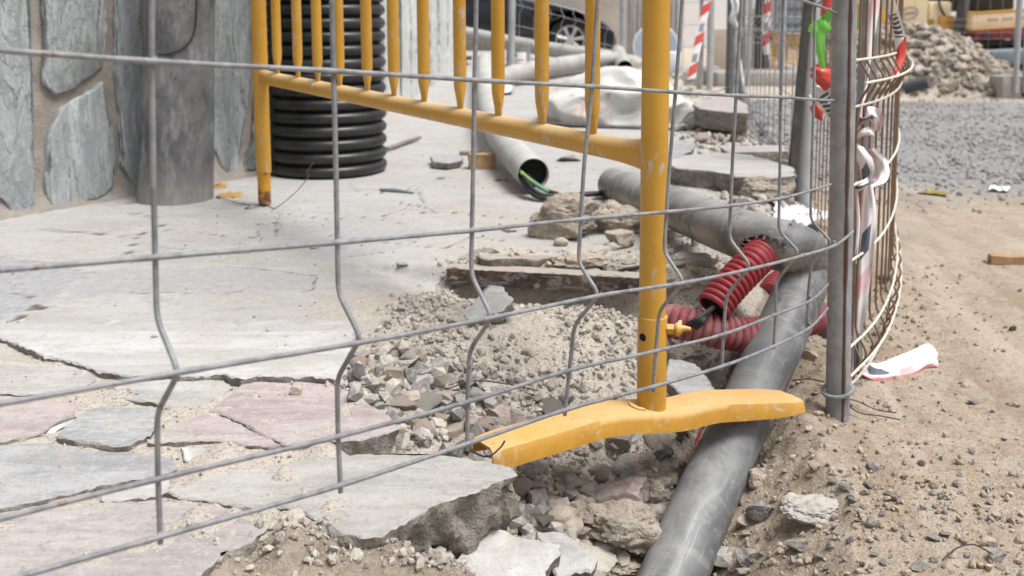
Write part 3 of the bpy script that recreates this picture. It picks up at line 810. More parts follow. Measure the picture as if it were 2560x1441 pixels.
for k, pl in enumerate(([(-260, 655), (0, 652), (170, 668), (215, 690), (175, 722), (110, 752), (20, 792), (-260, 812)],
           [(225, 686), (420, 676), (640, 682), (800, 698), (780, 726), (560, 732), (300, 734), (190, 744), (176, 730)],
           [(640, 580), (900, 560), (1080, 590), (1000, 640), (800, 660), (660, 630)])):
    pts = [tuple(G(px, py, 0.13).xy) for px, py in pl]
    jx, jy = GX + 0.012 * fbm(GX * 20, GY * 20, 3, 31), GY + 0.016 * fbm(GX * 20, GY * 20, 3, 32)
    sd_k = sdf_poly(jx, jy, pts)
    greyst = np.maximum(greyst, sstep(0.006, -0.006, sd_k) * (1.0, 0.7, 0.45)[k])
    seam = np.clip(1.2 - np.abs(sd_k) / 0.0035, 0, 1) * (fbm(GX * 9, GY * 9, 3, 35) > 0.05)
    crack = np.maximum(crack, 0.75 * seam)
idx = np.arange(nx * ny).reshape(ny, nx)
Q = np.stack([idx[:-1, :-1], idx[:-1, 1:], idx[1:, 1:], idx[1:, :-1]], -1).reshape(-1, 4)
Vg = np.stack([GX, GY, GZ], -1).reshape(-1, 3)
fc = Vg[Q].mean(1)
is_p = edge_sd(fc[:, 0], fc[:, 1]) < 0
for nm, mask, mt in (('pavement', is_p, M['pavement']), ('dirt_road', ~is_p, M['road'])):
    q = Q[mask]
    used = np.unique(q); remap = np.zeros(nx * ny, np.int64); remap[used] = np.arange(len(used))
    o = np_mesh(nm, Vg[used], remap[q], [mt], True, {'crack': crack.ravel()[used], 'rubble': rubw.ravel()[used], 'greystone': greyst.ravel()[used]})
    tag(o, kind='structure')
ORG.clear()

# ------------------------------------------------------------------ flagstones
def resample(poly, step, jit, seed):
    rnd = random.Random(seed)
    out = []
    n = len(poly)
    for i in range(n):
        a, b = Vector(poly[i]), Vector(poly[(i + 1) % n])
        k = max(1, int((b - a).length / step))
        t = (b - a)
        nn = Vector((-t.y, t.x)).normalized() if t.length > 1e-9 else Vector((0, 0))
        for j in range(k):
            p = a + t * (j / k)
            w1 = float(fbm(np.array([p.x * 16.0]), np.array([p.y * 16.0]), 4, seed, 0.6)[0])
            out.append(p + nn * rnd.uniform(-jit, jit) * 0.45 + nn * jit * 2.2 * w1)
    return out

def slab_mesh(mb, poly2, frame, th, seed, jit=0.002, step=0.006, round_=0.0016, under=0.75):
    """rough slab: poly2 in the frame's plane, frame = (origin, u, v, n)"""
    o, u, v, n = frame
    P = resample(poly2, step, jit, seed)
    area = sum(a.x * b.y - b.x * a.y for a, b in zip(P, P[1:] + P[:1]))
    if area < 0: P = P[::-1]
    c = sum(P, Vector((0, 0))) / len(P)
    rnd = random.Random(seed + 5)
    N = len(P)
    ins = []
    for i in range(N):
        t = (P[(i + 1) % N] - P[i - 1])
        nn = Vector((t.y, -t.x)); nn = nn.normalized() if nn.length > 1e-9 else Vector((0, 0))
        ins.append(nn)
    rings = []
    rr_ = [round_ * rnd.uniform(0.3, 2.0) for _ in range(N)]
    rings.append([(P[i] - ins[i] * rr_[i], 0.0) for i in range(N)])
    rings.append([(P[i] + ins[i] * 0.0, -rr_[i] * rnd.uniform(0.7, 1.5)) for i in range(N)])
    nr = 9 if th > 0.06 else 4
    for kf in range(1, nr + 1):
        f = kf / nr
        ring = []
        for i in range(N):
            q3 = Vector((P[i].x, P[i].y, -th * f + seed))
            dsp = mn.fractal(q3 * 28, 0.9, 2.1, 4) * 0.016 + mn.noise(q3 * 110) * 0.004 - 0.010 * f * under
            ring.append((P[i] + ins[i] * dsp * min(1.0, th / 0.06) * (0.4 if kf == 1 else 1), -th * f))
        rings.append(ring)
    verts = [o + u * p.x + v * p.y + n * h for r in rings for p, h in r]
    bm = bmesh.new()
    bv = [bm.verts.new(verts[i]) for i in range(N)]
    f = bm.faces.new(bv)
    bmesh.ops.triangulate(bm, faces=[f])
    bm.verts.index_update()
    top = [[w.index for w in q.verts] for q in bm.faces]
    bm.free()
    side = []
    for k in range(len(rings) - 1):
        for i in range(N):
            j = (i + 1) % N
            side.append((k * N + i, (k + 1) * N + i, (k + 1) * N + j, k * N + j))
    base = len(mb.v)
    mb.v.extend([tuple(p) for p in verts])
    for q in top: mb.f.append(tuple(i + base for i in q)); mb.m.append(0)
    for k, q in enumerate(side): mb.f.append(tuple(i + base for i in q)); mb.m.append(1 if k >= N else 0)

def flag(name, px, zt, th, mat, label, cat, group=None, seed=1, tilt=(0, 0), jit=0.002, edge='slab_edge', step=0.006):
    pts = [G(a, b, zt) for a, b in px]
    c = sum(pts, Vector()) / len(pts)
    poly = [Vector((p.x - c.x, p.y - c.y)) for p in pts]
    n = Vector((tilt[0], tilt[1], 1)).normalized()
    u = Vector((1, 0, -tilt[0])).normalized(); v = n.cross(u)
    mb = MB()
    slab_mesh(mb, poly, (c, u, v, n), th, seed, jit, step)
    o = mb.build(name, [M[mat], M[edge]], smooth=True, angle=35)
    return tag(o, label, cat, group)

FG = 'cracked paving flags in front of the mesh fence'
flag('flagstone', [(-160, 990), (0, 990), (110, 995), (200, 1010), (188, 1040), (125, 1062), (98, 1082), (0, 1103), (-160, 1112)], 0.117, 0.03, 'slab_rose', 'dusky pink flagstone beside the small grey flag, cut by the photo edge', 'flagstone', FG, 3)
flag('flagstone', [(228, 1020), (300, 1014), (402, 1020), (396, 1058), (370, 1090), (318, 1116), (255, 1110), (180, 1100), (138, 1090), (165, 1062)], 0.118, 0.03, 'slab_grey', 'small blue-grey six-sided flagstone between two pink flags', 'flagstone', FG, 4)
flag('flagstone', [(-160, 1122), (0, 1112), (120, 1108), (205, 1122), (340, 1132), (432, 1142), (442, 1165), (405, 1188), (300, 1203), (200, 1224), (100, 1248), (0, 1270), (-160, 1285)], 0.117, 0.03, 'slab_grey', 'large grey flagstone with a thin crack below the small grey flag', 'flagstone', FG, 5)
flag('flagstone', [(-160, 1292), (0, 1278), (170, 1258), (380, 1256), (500, 1258), (590, 1278), (672, 1322), (640, 1350), (560, 1384), (480, 1452), (440, 1560), (-160, 1560)], 0.115, 0.085, 'slab_pink', 'large rosy flagstone at the bottom edge, its broken side over loose earth', 'flagstone', FG, 6, jit=0.003)
flag('flagstone', [(-160, 890), (0, 905), (130, 912), (232, 917), (238, 950), (200, 972), (100, 984), (-160, 978)], 0.118, 0.025, 'slab_pale', 'pale beige flagstone against the white screed patch', 'flagstone', FG, 7)
flag('flagstone', [(272, 962), (420, 948), (560, 952), (582, 967), (558, 986), (508, 1014), (430, 1019), (380, 1006), (298, 996)], 0.118, 0.025, 'slab_pale', 'pale cream flagstone just below the jagged crack of the screed', 'flagstone', FG, 8)
flag('flagstone', [(604, 962), (645, 952), (850, 962), (900, 1000), (960, 1030), (1000, 1070), (900, 1100), (712, 1112), (640, 1075), (575, 1042), (520, 1028)], 0.117, 0.028, 'slab_rose', 'big pink flagstone with white veins running under the grey rubble', 'flagstone', FG, 9)
flag('flagstone', [(508, 1032), (570, 1046), (635, 1079), (704, 1113), (620, 1114), (540, 1098), (450, 1102), (368, 1104), (430, 1062)], 0.117, 0.028, 'slab_rose', 'triangular pink flagstone split off the big veined pink flag', 'flagstone', FG, 10)
flag('flagstone', [(415, 1228), (560, 1180), (760, 1150), (900, 1136), (1090, 1136), (1200, 1150), (1280, 1166), (1296, 1186), (1200, 1226), (1090, 1262), (1000, 1312), (955, 1338), (915, 1345), (860, 1335), (800, 1300), (700, 1268), (600, 1262), (450, 1246)], 0.117, 0.075, 'slab_pale', 'long thick broken flagstone with a dark exposed edge under the fence wires', 'flagstone', FG, 11, jit=0.003)
flag('flagstone', [(222, 1232), (320, 1212), (425, 1196), (420, 1226), (392, 1238), (300, 1250), (255, 1248)], 0.116, 0.02, 'slab_screed', 'narrow cream stone sliver between grey flag and rosy flag', 'flagstone', FG, 12)
flag('flagstone', [(452, 1118), (545, 1118), (552, 1135), (520, 1156), (480, 1162), (456, 1148)], 0.113, 0.02, 'slab_white', 'small whitish wedge stone below the triangular pink flag', 'flagstone', FG, 13)
flag('flagstone', [(104, 1070), (135, 1052), (190, 1042), (184, 1056), (140, 1078), (112, 1088)], 0.112, 0.02, 'slab_white', 'thin whitish filler stone between pink flag and small grey flag', 'flagstone', FG, 14)
flag('flagstone', [(405, 1070), (450, 1042), (480, 1030), (498, 1032), (440, 1058), (425, 1076)], 0.112, 0.02, 'slab_white', 'thin whitish filler stone beside the triangular pink flag', 'flagstone', FG, 15)
flag('screed_patch', [(-160, 838), (0, 846), (60, 868), (110, 892), (180, 905), (250, 930), (330, 942), (420, 936), (450, 942), (560, 936), (600, 948), (640, 941), (700, 945), (760, 942), (850, 952), (872, 915), (880, 860), (886, 810), (870, 770), (830, 745), (600, 735), (300, 738), (180, 755), (100, 782), (-20, 812), (-160, 825)], 0.1245, 0.03, 'slab_screed',
     'large cream cement patch with a jagged cracked front edge', 'cement patch', None, 16, jit=0.003, tilt=(0, 0.012))
# rubble slabs
flag('broken_slab', [(1198, 1322), (1290, 1350), (1402, 1366), (1398, 1385), (1378, 1402), (1362, 1420), (1365, 1520), (1060, 1520), (1110, 1441)], 0.045, 0.04, 'slab_white', 'flat whitish grey stone slab lying in the earth at the bottom edge', 'stone slab', None, 21, jit=0.003, tilt=(0.04, -0.12))
flag('broken_slab', [(1340, 1344), (1412, 1340), (1450, 1366), (1486, 1392), (1478, 1416), (1436, 1420), (1400, 1440), (1370, 1400)], 0.03, 0.03, 'slab_pale', 'flat cream slab fragment tucked under the big tan boulder', 'stone slab', None, 22, jit=0.003, tilt=(0.1, -0.1))
flag('broken_slab', [(700, 1308), (745, 1318), (812, 1392), (795, 1402), (735, 1402), (690, 1396), (672, 1358)], 0.075, 0.03, 'slab_white', 'small whitish triangular slab in the gap between two broken flagstones', 'stone slab', None, 23, jit=0.003, tilt=(-0.05, -0.22))
flag('broken_slab', [(1640, 392), (1800, 382), (1880, 388), (1985, 420), (1990, 437), (1920, 448), (1840, 440), (1780, 428), (1690, 420)], 0.205, 0.085, 'slab_pale', 'large overhanging paving slab near the second fence post', 'stone slab', None, 24, jit=0.006, step=0.03)
flag('broken_slab', [(1730, 262), (1780, 244), (1830, 240), (1868, 262), (1868, 284), (1800, 278), (1750, 272)], 0.27, 0.08, 'slab_pink', 'pinkish paving slab lying at the edge beyond the white sack', 'stone slab', None, 25, jit=0.006, step=0.03)
flag('broken_slab', [(1668, 362), (1700, 356), (1738, 362), (1728, 376), (1690, 388), (1650, 384)], 0.215, 0.03, 'slab_grey', 'thin grey slab piece resting on the large overhanging slab', 'stone slab', None, 26, jit=0.004, step=0.02, tilt=(0, -0.05))
flag('broken_slab', [(1800, 366), (1960, 364), (1968, 376), (1820, 382)], 0.20, 0.05, 'slab_pink', 'brownish slab strip behind the large overhanging slab', 'stone slab', None, 27, jit=0.006, step=0.03)
flag('broken_slab', [(1075, 392), (1110, 386), (1155, 390), (1152, 402), (1120, 408), (1080, 404)], 0.175, 0.02, 'slab_grey', 'small flat grey stone lying near the wooden block', 'stone slab', None, 28, jit=0.003)
flag('broken_slab', [(1192, 624), (1320, 624), (1410, 632), (1400, 642), (1330, 648), (1210, 644)], 0.160, 0.035, 'soil_slab', 'thin broken layer of paving above the rusty angle iron', 'stone slab', None, 29, jit=0.005, step=0.012)
flag('broken_slab', [(1670, 925), (1735, 928), (1790, 962), (1776, 980), (1720, 982), (1668, 955)], 0.06, 0.025, 'slab_grey', 'flat grey slab piece behind the yellow foot beside the grey pipe', 'stone slab', None, 31, jit=0.003, tilt=(0.1, -0.35))
flag('broken_slab', [(1205, 742), (1225, 728), (1262, 735), (1282, 752), (1250, 768), (1170, 778), (1160, 768)], 0.165, 0.02, 'slab_grey', 'flat grey stone chip at the top of the sandy rubble', 'stone slab', None, 32, jit=0.003, tilt=(-0.1, -0.25))

# ------------------------------------------------------------------ rocks

def rock_arrays(sub, cuts, seed, rough=0.10, fine=0.03, freq=1.6, lo=0.45, hi=0.85):
    rnd = random.Random(seed)
    bm = bmesh.new()
    bmesh.ops.create_icosphere(bm, subdivisions=sub, radius=1.0)
    pl = []
    for _ in range(cuts):
        n = Vector((rnd.gauss(0, 1), rnd.gauss(0, 1), rnd.gauss(0, 1))).normalized()
        pl.append((n, rnd.uniform(lo, hi)))
    off = Vector((rnd.uniform(-50, 50), rnd.uniform(-50, 50), rnd.uniform(-50, 50)))
    for v in bm.verts:
        p = v.co.copy()
        for n, d in pl:
            k = p.dot(n)
            if k > d: p -= n * (k - d)
        nrm = v.co.normalized()
        p += nrm * (mn.fractal(p * freq + off, 1.0, 2.0, 3) * rough + (mn.fractal(p * freq * 5 + off, 0.8, 2.1, 3) * fine if fine else 0))
        v.co = p
    V = np.array([v.co[:] for v in bm.verts]); bm.verts.index_update()
    F = np.array([[w.index for w in f.verts] for f in bm.faces])
    bm.free()
    lo_, hi_ = V.min(0), V.max(0)
    V = (V - (lo_ + hi_) / 2) / (hi_ - lo_)          # unit box
    return V, F

def rock(px, py, w, h, mat, label, cat='rock', seed=1, style='cut', depth=0.75, rot=None, sink=0.22, sub=4, dz=0.0, group=None, tilt=0.0):
    p = GH(px, py)
    k = p.y / FPX
    W, H, D = w * k, h * k * 0.88, w * k * depth
    if style == 'cut': V, F = rock_arrays(sub + 1, 12, seed, 0.07, 0.03, lo=0.38, hi=0.75)
    elif style == 'round': V, F = rock_arrays(sub, 4, seed, 0.16, 0.03, lo=0.7, hi=0.95)
    else: V, F = rock_arrays(max(sub, 5), 8, seed, 0.20, 0.085, 1.8)
    r = random.Random(seed)
    a = rot if rot is not None else r.uniform(-0.35, 0.35)
    Mx = Matrix.Rotation(tilt, 3, 'Y')
    V = V * np.array([W, D, H])
    V = V @ np.array(Mx).T
    Mz = np.array(Matrix.Rotation(a, 3, 'Z'))
    V = V @ Mz.T
    loc = (p.x, p.y + D * 0.42, p.z + H * (0.5 - sink) + dz)
    o = np_mesh('rock' if cat == 'rock' else cat.replace(' ', '_'), V, F, [M[mat]], True)
    o.data.set_sharp_from_angle(angle=R(38))
    o.location = loc
    ORG[o] = np.array(loc)
    return tag(o, label, cat, group)

ROCKS = [
 (1574, 1425, 300, 190, 'conglomerate', 'big rough tan boulder resting against the grey pipe at the bottom', 'rough', 0.6, 0.1, 0.15, 101, 0.10),
 (1404, 1352, 105, 92, 'tan_stone', 'rounded tan rock between the whitish slab and the purple stone', 'round', 0.8, 0, 0.2, 102, 0),
 (1444, 1330, 56, 88, 'tan_stone', 'upright tan rock touching the end of the purple stone', 'cut', 0.8, 0.2, 0.15, 103, 0),
 (1528, 1296, 205, 78, 'pink_stone', 'long purple-brown stone lying slantwise beside the grey pipe', 'cut', 0.42, 0.12, 0.1, 104, -0.18),
 (1346, 1300, 78, 86, 'grey_stone', 'grey leaning stone in front of the thick broken flagstone', 'cut', 0.7, 0.5, 0.15, 105, 0.3),
 (1388, 1300, 62, 54, 'pink_stone', 'small pinkish stone among tan rocks near the purple stone', 'cut', 0.8, 0, 0.2, 106, 0),
 (1412, 1242, 42, 66, 'dark_stone', 'dark grey upright pebble behind the purple stone', 'round', 0.7, 0, 0.2, 107, 0.3),
 (1562, 1196, 82, 66, 'grey_stone', 'grey angular stone below the middle of the yellow foot', 'cut', 0.8, 0, 0.2, 108, 0),
 (1612, 1186, 50, 62, 'tan_stone', 'tan knobbly stone next to the grey angular stone under the yellow foot', 'rough', 0.8, 0, 0.2, 109, 0),
 (1658, 1162, 56, 62, 'dark_stone', 'dark angular stone wedged against the grey pipe', 'cut', 0.8, 0, 0.2, 110, 0),
 (1560, 1122, 105, 62, 'grey_stone', 'brown-grey rock hidden in the shade of the yellow foot', 'cut', 0.8, 0, 0.2, 111, 0),
 (1648, 1122, 98, 62, 'grey_stone', 'long grey rock under the yellow foot close to the pipe', 'cut', 0.8, 0.3, 0.2, 112, -0.2),
 (1690, 1092, 80, 60, 'tan_stone', 'tan broken rock between yellow foot and grey pipe', 'rough', 0.8, 0, 0.2, 113, 0),
 (1640, 1270, 80, 78, 'tan_stone', 'tan lumpy rock leaning on the grey pipe above the tan boulder', 'rough', 0.8, 0, 0.15, 114, 0),
 (1600, 1225, 90, 52, 'tan_stone', 'light tan lumpy stone above the purple stone', 'rough', 0.8, 0, 0.2, 115, 0),
 (1575, 1312, 100, 52, 'dark_stone', 'dark blue-grey stone between purple stone and tan boulder', 'cut', 0.8, 0, 0.2, 116, 0),
 (1640, 1315, 70, 55, 'pale_stone', 'pale chipped stone squeezed between boulder and grey pipe', 'cut', 0.8, 0, 0.2, 117, 0),
 (1352, 1332, 42, 48, 'tan_stone', 'small tan round stone under the leaning grey stone', 'round', 0.8, 0, 0.2, 118, 0),
 (1405, 1432, 62, 50, 'grey_stone', 'brown-grey stone under the edge of the whitish slab', 'cut', 0.8, 0, 0.1, 119, 0),
 (1475, 1470, 130, 70, 'pale_stone', 'white chipped rock at the bottom edge beside the whitish slab', 'cut', 0.8, 0, 0.1, 120, 0),
 (1558, 1462, 95, 52, 'tan_stone', 'orange-brown rock at the bottom edge next to the grey pipe', 'rough', 0.8, 0, 0.1, 121, 0),
 (1172, 1275, 42, 48, 'tan_stone', 'tan lump leaning on the dark edge of the thick flagstone', 'rough', 0.8, 0, 0.15, 122, 0),
 (1036, 1182, 42, 26, 'pale_stone', 'whitish pebble lying on the thick broken flagstone', 'round', 0.7, 0, 0.1, 123, 0),
 (738, 988, 34, 26, 'tan_stone', 'little tan brick crumb on the big pink flagstone', 'cut', 0.8, 0, 0.1, 124, 0),
 (950, 1134, 34, 24, 'tan_stone', 'tan pebble with a thin wire across it on the pavement', 'cut', 0.8, 0, 0.1, 125, 0),
 (1034, 968, 92, 66, 'dark_stone', 'dark grey arched rock at the top of the rubble spill', 'cut', 0.7, 0, 0.2, 126, 0),
 (1026, 1004, 76, 52, 'pale_stone', 'white angular rock in front of the dark arched rock', 'cut', 0.8, 0, 0.15, 127, 0.2),
 (928, 985, 86, 40, 'grey_stone', 'long grey rock on the edge of the pink flagstone', 'cut', 0.6, 0.2, 0.15, 128, -0.3),
 (945, 992, 42, 30, 'grey_stone', 'small grey rock just in front of the long grey rock', 'cut', 0.8, 0, 0.15, 129, 0),
 (1083, 942, 36, 46, 'tan_stone', 'round brown cobble standing in the rubble spill', 'round', 0.9, 0, 0.15, 130, 0),
 (1000, 928, 112, 34, 'pale_stone', 'long flat pale stone above the dark arched rock', 'cut', 0.5, 0.25, 0.2, 131, -0.15),
 (1110, 990, 84, 46, 'pink_stone', 'reddish stone behind the white angular rock', 'cut', 0.8, 0, 0.2, 132, 0),
 (1255, 1062, 128, 66, 'pink_stone', 'flat mauve stone near the end of the yellow foot', 'cut', 0.8, 0.3, 0.2, 133, 0.15),
 (1236, 1078, 76, 46, 'grey_stone', 'grey wedge stone leaning on the flat mauve stone', 'cut', 0.8, 0, 0.2, 134, 0),
 (1140, 1062, 88, 52, 'grey_stone', 'bluish grey rock midway down the rubble spill', 'cut', 0.7, 0, 0.2, 135, 0.3),
 (1095, 1098, 76, 38, 'pale_stone', 'flat whitish rock at the lower edge of the rubble spill', 'cut', 0.8, 0, 0.2, 136, 0),
 (1020, 1092, 36, 24, 'grey_stone', 'brown-grey pebble at the corner of the pink flagstone', 'cut', 0.8, 0, 0.2, 137, 0),
 (1128, 956, 66, 34, 'pale_stone', 'pale stone beside the round brown cobble', 'cut', 0.8, 0, 0.2, 138, 0),
 (1218, 985, 60, 34, 'pale_stone', 'pale stone in the rubble below the middle fence wire', 'cut', 0.8, 0, 0.2, 139, 0),
 (1412, 604, 190, 140, 'conglomerate', 'big block of broken concrete behind the fence wires', 'rough', 0.6, 0.0, 0.05, 141, 0),
 (1545, 590, 165, 104, 'conglomerate', 'pale lump of concrete beside the yellow upright', 'rough', 0.7, 0.0, 0.1, 142, 0.1),
 (1556, 622, 92, 62, 'tan_stone', 'smooth tan chunk leaning on the pale concrete lump', 'cut', 0.7, 0.3, 0.1, 143, 0.35),
 (1404, 616, 40, 28, 'tan_stone', 'small tan stone under the big concrete block', 'round', 0.8, 0, 0.15, 144, 0),
 (1536, 630, 44, 30, 'pale_stone', 'pale crumb in front of the tan chunk', 'cut', 0.8, 0, 0.15, 145, 0),
 (1694, 592, 46, 30, 'pale_stone', 'pale stone beside the long grey pipe behind the upright', 'cut', 0.8, 0, 0.15, 146, 0),
 (1735, 668, 130, 46, 'grey_stone', 'flat layered rock under the long grey pipe', 'cut', 0.6, 0.2, 0.2, 147, 0),
 (1730, 735, 150, 72, 'tan_stone', 'tan layered rock above the red ducts', 'rough', 0.6, 0.1, 0.2, 148, 0),
 (1745, 905, 110, 60, 'conglomerate', 'sandy rock beside the red ducts near the wing bolt', 'rough', 0.8, 0, 0.25, 149, 0),
 (1700, 860, 60, 40, 'tan_stone', 'tan stone just under the wing bolt', 'cut', 0.8, 0, 0.2, 150, 0),
 (1930, 512, 150, 82, 'conglomerate', 'sandstone block under the large overhanging slab', 'rough', 0.7, 0, 0.1, 151, 0),
 (1860, 470, 130, 52, 'conglomerate', 'rounded sandy boulder behind the long grey pipe', 'rough', 0.8, 0, 0.2, 152, 0),
 (2060, 1306, 195, 76, 'pale_stone', 'half-buried whitish rock in the dirt beside the grey pipe', 'rough', 0.8, -0.2, 0.55, 153, 0),
 (1985, 1270, 62, 48, 'pale_stone', 'pale round rock next to the half-buried whitish rock', 'round', 0.8, 0, 0.35, 154, 0),
 (2188, 1180, 30, 30, 'dark_stone', 'dark blue pebble alone on the dirt below the fence post', 'cut', 0.8, 0, 0.15, 155, 0),
 (2186, 1322, 34, 40, 'grey_stone', 'brownish grey pebble standing below the half-buried rock', 'round', 0.7, 0, 0.1, 156, 0.3),
 (2496, 1408, 46, 42, 'grey_stone', 'dark grey angular stone near the bottom corner of the dirt', 'cut', 0.8, 0, 0.12, 157, 0),
 (2482, 1372, 42, 32, 'grey_stone', 'grey chip just above the stone near the bottom corner', 'cut', 0.8, 0, 0.12, 158, 0),
 (2300, 1432, 46, 42, 'grey_stone', 'grey flat stone at the bottom edge amid gravel', 'cut', 0.8, 0, 0.15, 159, 0),
 (1905, 1300, 66, 66, 'dark_stone', 'dark brown-grey rock leaning on the road side of the pipe', 'cut', 0.7, 0, 0.2, 160, 0.4),
 (1898, 1222, 56, 70, 'tan_stone', 'earthy rock against the road side of the pipe', 'rough', 0.8, 0, 0.25, 161, 0),
 (1868, 1326, 62, 46, 'tan_stone', 'slanting earth-coloured rock low beside the pipe', 'cut', 0.8, 0, 0.2, 162, 0.5),
 (2016, 902, 62, 38, 'tan_stone', 'brown stone between the grey pipe and the fence post', 'cut', 0.8, 0, 0.2, 163, 0),
 (2416, 974, 26, 20, 'grey_stone', 'grey pebble on bare dirt beyond the tape end', 'cut', 0.8, 0, 0.15, 164, 0),
 (2000, 1385, 70, 46, 'dark_stone', 'dark slaty rock in the gravel below the half-buried rock', 'cut', 0.8, 0, 0.25, 165, 0),
 (1880, 1412, 80, 46, 'dark_stone', 'flat dark stone close to the bottom of the pipe', 'cut', 0.8, 0, 0.25, 166, 0),
 (2222, 1020, 22, 18, 'tan_stone', 'tan pebble on the dirt in front of the rusty mesh', 'cut', 0.8, 0, 0.15, 167, 0),
 (2212, 712, 30, 40, 'dark_stone', 'dark stone at the foot of the rusty mesh panel', 'cut', 0.8, 0, 0.15, 168, 0),
 (785, 624, 26, 16, 'tan_stone', 'brown pebble alone on the clean pavement', 'cut', 0.8, 0, 0.1, 169, 0),
 (1004, 672, 34, 16, 'grey_stone', 'grey pebble on the pavement before the sandy rubble', 'cut', 0.8, 0, 0.1, 170, 0),
 (384, 850, 20, 12, 'grey_stone', 'grey pebble on the cream cement patch', 'cut', 0.8, 0, 0.1, 171, 0),
 (1275, 582, 44, 20, 'tan_stone', 'flat tan crumb before the big concrete block', 'cut', 0.8, 0, 0.1, 172, 0),
 (1300, 668, 120, 34, 'tan_stone', 'flaking brown stone layer lying on the rusty angle iron', 'rough', 0.6, 0.1, -0.05, 181, 0),
 (1455, 676, 170, 40, 'tan_stone', 'long crumbling soil-coloured stone above the middle of the angle iron', 'rough', 0.5, 0, -0.05, 182, 0),
 (1560, 690, 120, 42, 'grey_stone', 'grey crumbling stone at the post end of the angle iron', 'rough', 0.6, 0, -0.05, 183, 0),
 (1215, 650, 76, 34, 'grey_stone', 'brownish splintered stone at the free end of the angle iron', 'cut', 0.6, 0.1, 0.0, 184, 0),
 (1500, 640, 60, 30, 'pale_stone', 'pale flat crumb in the soil behind the angle iron', 'cut', 0.7, 0, 0.2, 185, 0),
 (1730, 215, 70, 52, 'dark_stone', 'dark rock behind the white sack', 'cut', 0.8, 0, 0.15, 173, 0),
 (1300, 395, 30, 16, 'tan_stone', 'small brown stone beside the open grey pipe', 'cut', 0.8, 0, 0.1, 174, 0),
 (1425, 405, 70, 22, 'grey_stone', 'flat brown stone under the yellow rail near the pipe end', 'cut', 0.8, 0, 0.1, 175, 0),
]
for (px, py, w, h, mt, lab, st, dp, rt, sk, sd, tl) in ROCKS:
    if 1300 < px < 1720 and py > 1150 and sd > 101: w *= 1.2; h *= 1.2
    rock(px, py, w, h, mt, lab, 'rock', sd, st, dp, rt, sk, tilt=tl, sub=4 if w > 60 else 3)

# medium stones by area, alike within each area
SHAPES = [rock_arrays(3, 12, 300 + i, 0.06, 0.03, lo=0.38, hi=0.75) for i in range(12)]
_cache = {}
def small_rock(p, size, mat, label, group, rnd):
    i = rnd.randrange(len(SHAPES)); asp = rnd.choice(((1, 0.8, 0.6), (1, 0.7, 0.45), (0.9, 0.9, 0.7)))
    key = (i, mat, asp)
    if key not in _cache:
        V, F = SHAPES[i]
        me = bpy.data.meshes.new('loose_stone')
        me.from_pydata([tuple(v) for v in V * np.array(asp)], [], [tuple(int(k) for k in f) for f in F])
        me.materials.append(M[mat])
        me.polygons.foreach_set('use_smooth', [True] * len(me.polygons)); me.set_sharp_from_angle(angle=R(35))
        _cache[key] = me
    o = bpy.data.objects.new('loose_stone', _cache[key])
    COL.objects.link(o)
    o.scale = (size,) * 3
    o.rotation_euler = (rnd.uniform(-0.4, 0.4), rnd.uniform(-0.4, 0.4), rnd.uniform(0, 6.28))
    o.location = (p.x, p.y, p.z + size * asp[2] * 0.28)
    return tag(o, label, 'stone', group)

def scatter_named(poly, n, smin, smax, mats, label, group, seed, bias=2.2):
    rnd = random.Random(seed)
    xs_ = [p[0] for p in poly]; ys_ = [p[1] for p in poly]
    k = 0
    while k < n:
        px = rnd.uniform(min(xs_), max(xs_)); py = rnd.uniform(min(ys_), max(ys_))
        if not in_poly(np.array([px]), np.array([py]), poly)[0]: continue
        p = GH(px, py)
        s = smin + (smax - smin) * rnd.random() ** bias
        small_rock(p, s, rnd.choice(mats), label, group, rnd)
        k += 1

scatter_named([(880, 900), (1010, 880), (1200, 930), (1420, 1000), (1440, 1060), (1250, 1100), (1060, 1110), (960, 1040), (880, 985)], 75, 0.016, 0.052, ['grey_stone', 'grey_stone', 'pale_stone', 'tan_stone', 'pink_stone', 'dark_stone'],
              'loose stone in the rubble spill between pink flagstone and yellow foot', 'stones of the rubble spill', 1)
scatter_named([(1290, 1160), (1500, 1090), (1720, 1060), (1690, 1200), (1640, 1340), (1500, 1400), (1330, 1340), (1270, 1260)], 75, 0.014, 0.048, ['grey_stone', 'tan_stone', 'tan_stone', 'pale_stone', 'tan_stone', 'pink_stone', 'conglomerate'],
              'loose stone in the heap under and before the yellow foot', 'stones under the yellow foot', 2)
scatter_named([(930, 800), (1120, 740), (1560, 750), (1590, 960), (1440, 1000), (1180, 920), (950, 880)], 36, 0.007, 0.020, ['tan_stone', 'pale_stone', 'tan_stone', 'grey_stone'],
              'small sandy stone in the grit behind the lower fence wires', 'stones of the sandy grit', 3)
scatter_named([(1850, 1190), (2050, 1150), (2350, 1280), (2420, 1441), (1820, 1441)], 48, 0.007, 0.022, ['dark_stone', 'grey_stone', 'tan_stone', 'dark_stone'],
              'small stone in the dark gravel on the road side of the pipe', 'stones beside the pipe', 4)
scatter_named([(1650, 330), (1750, 280), (1900, 300), (1960, 370), (1700, 360)], 22, 0.03, 0.10, ['tan_stone', 'pale_stone', 'grey_stone', 'pink_stone'],
              'paving fragment in the broken strip behind the yellow upright', 'fragments of the broken strip', 5)
scatter_named([(0, 600), (900, 500), (1500, 480), (1450, 620), (900, 760), (500, 900), (0, 860)], 16, 0.005, 0.014, ['tan_stone', 'grey_stone', 'pale_stone'],
              'tiny crumb scattered on the clean pavement', 'crumbs on the pavement', 6)
scatter_named([(2130, 560), (2560, 480), (2560, 1300), (2300, 1250), (2130, 1000)], 16, 0.008, 0.022, ['dark_stone', 'grey_stone', 'tan_stone'],
              'lone pebble on the bare dirt of the road', 'pebbles on the bare dirt', 7)
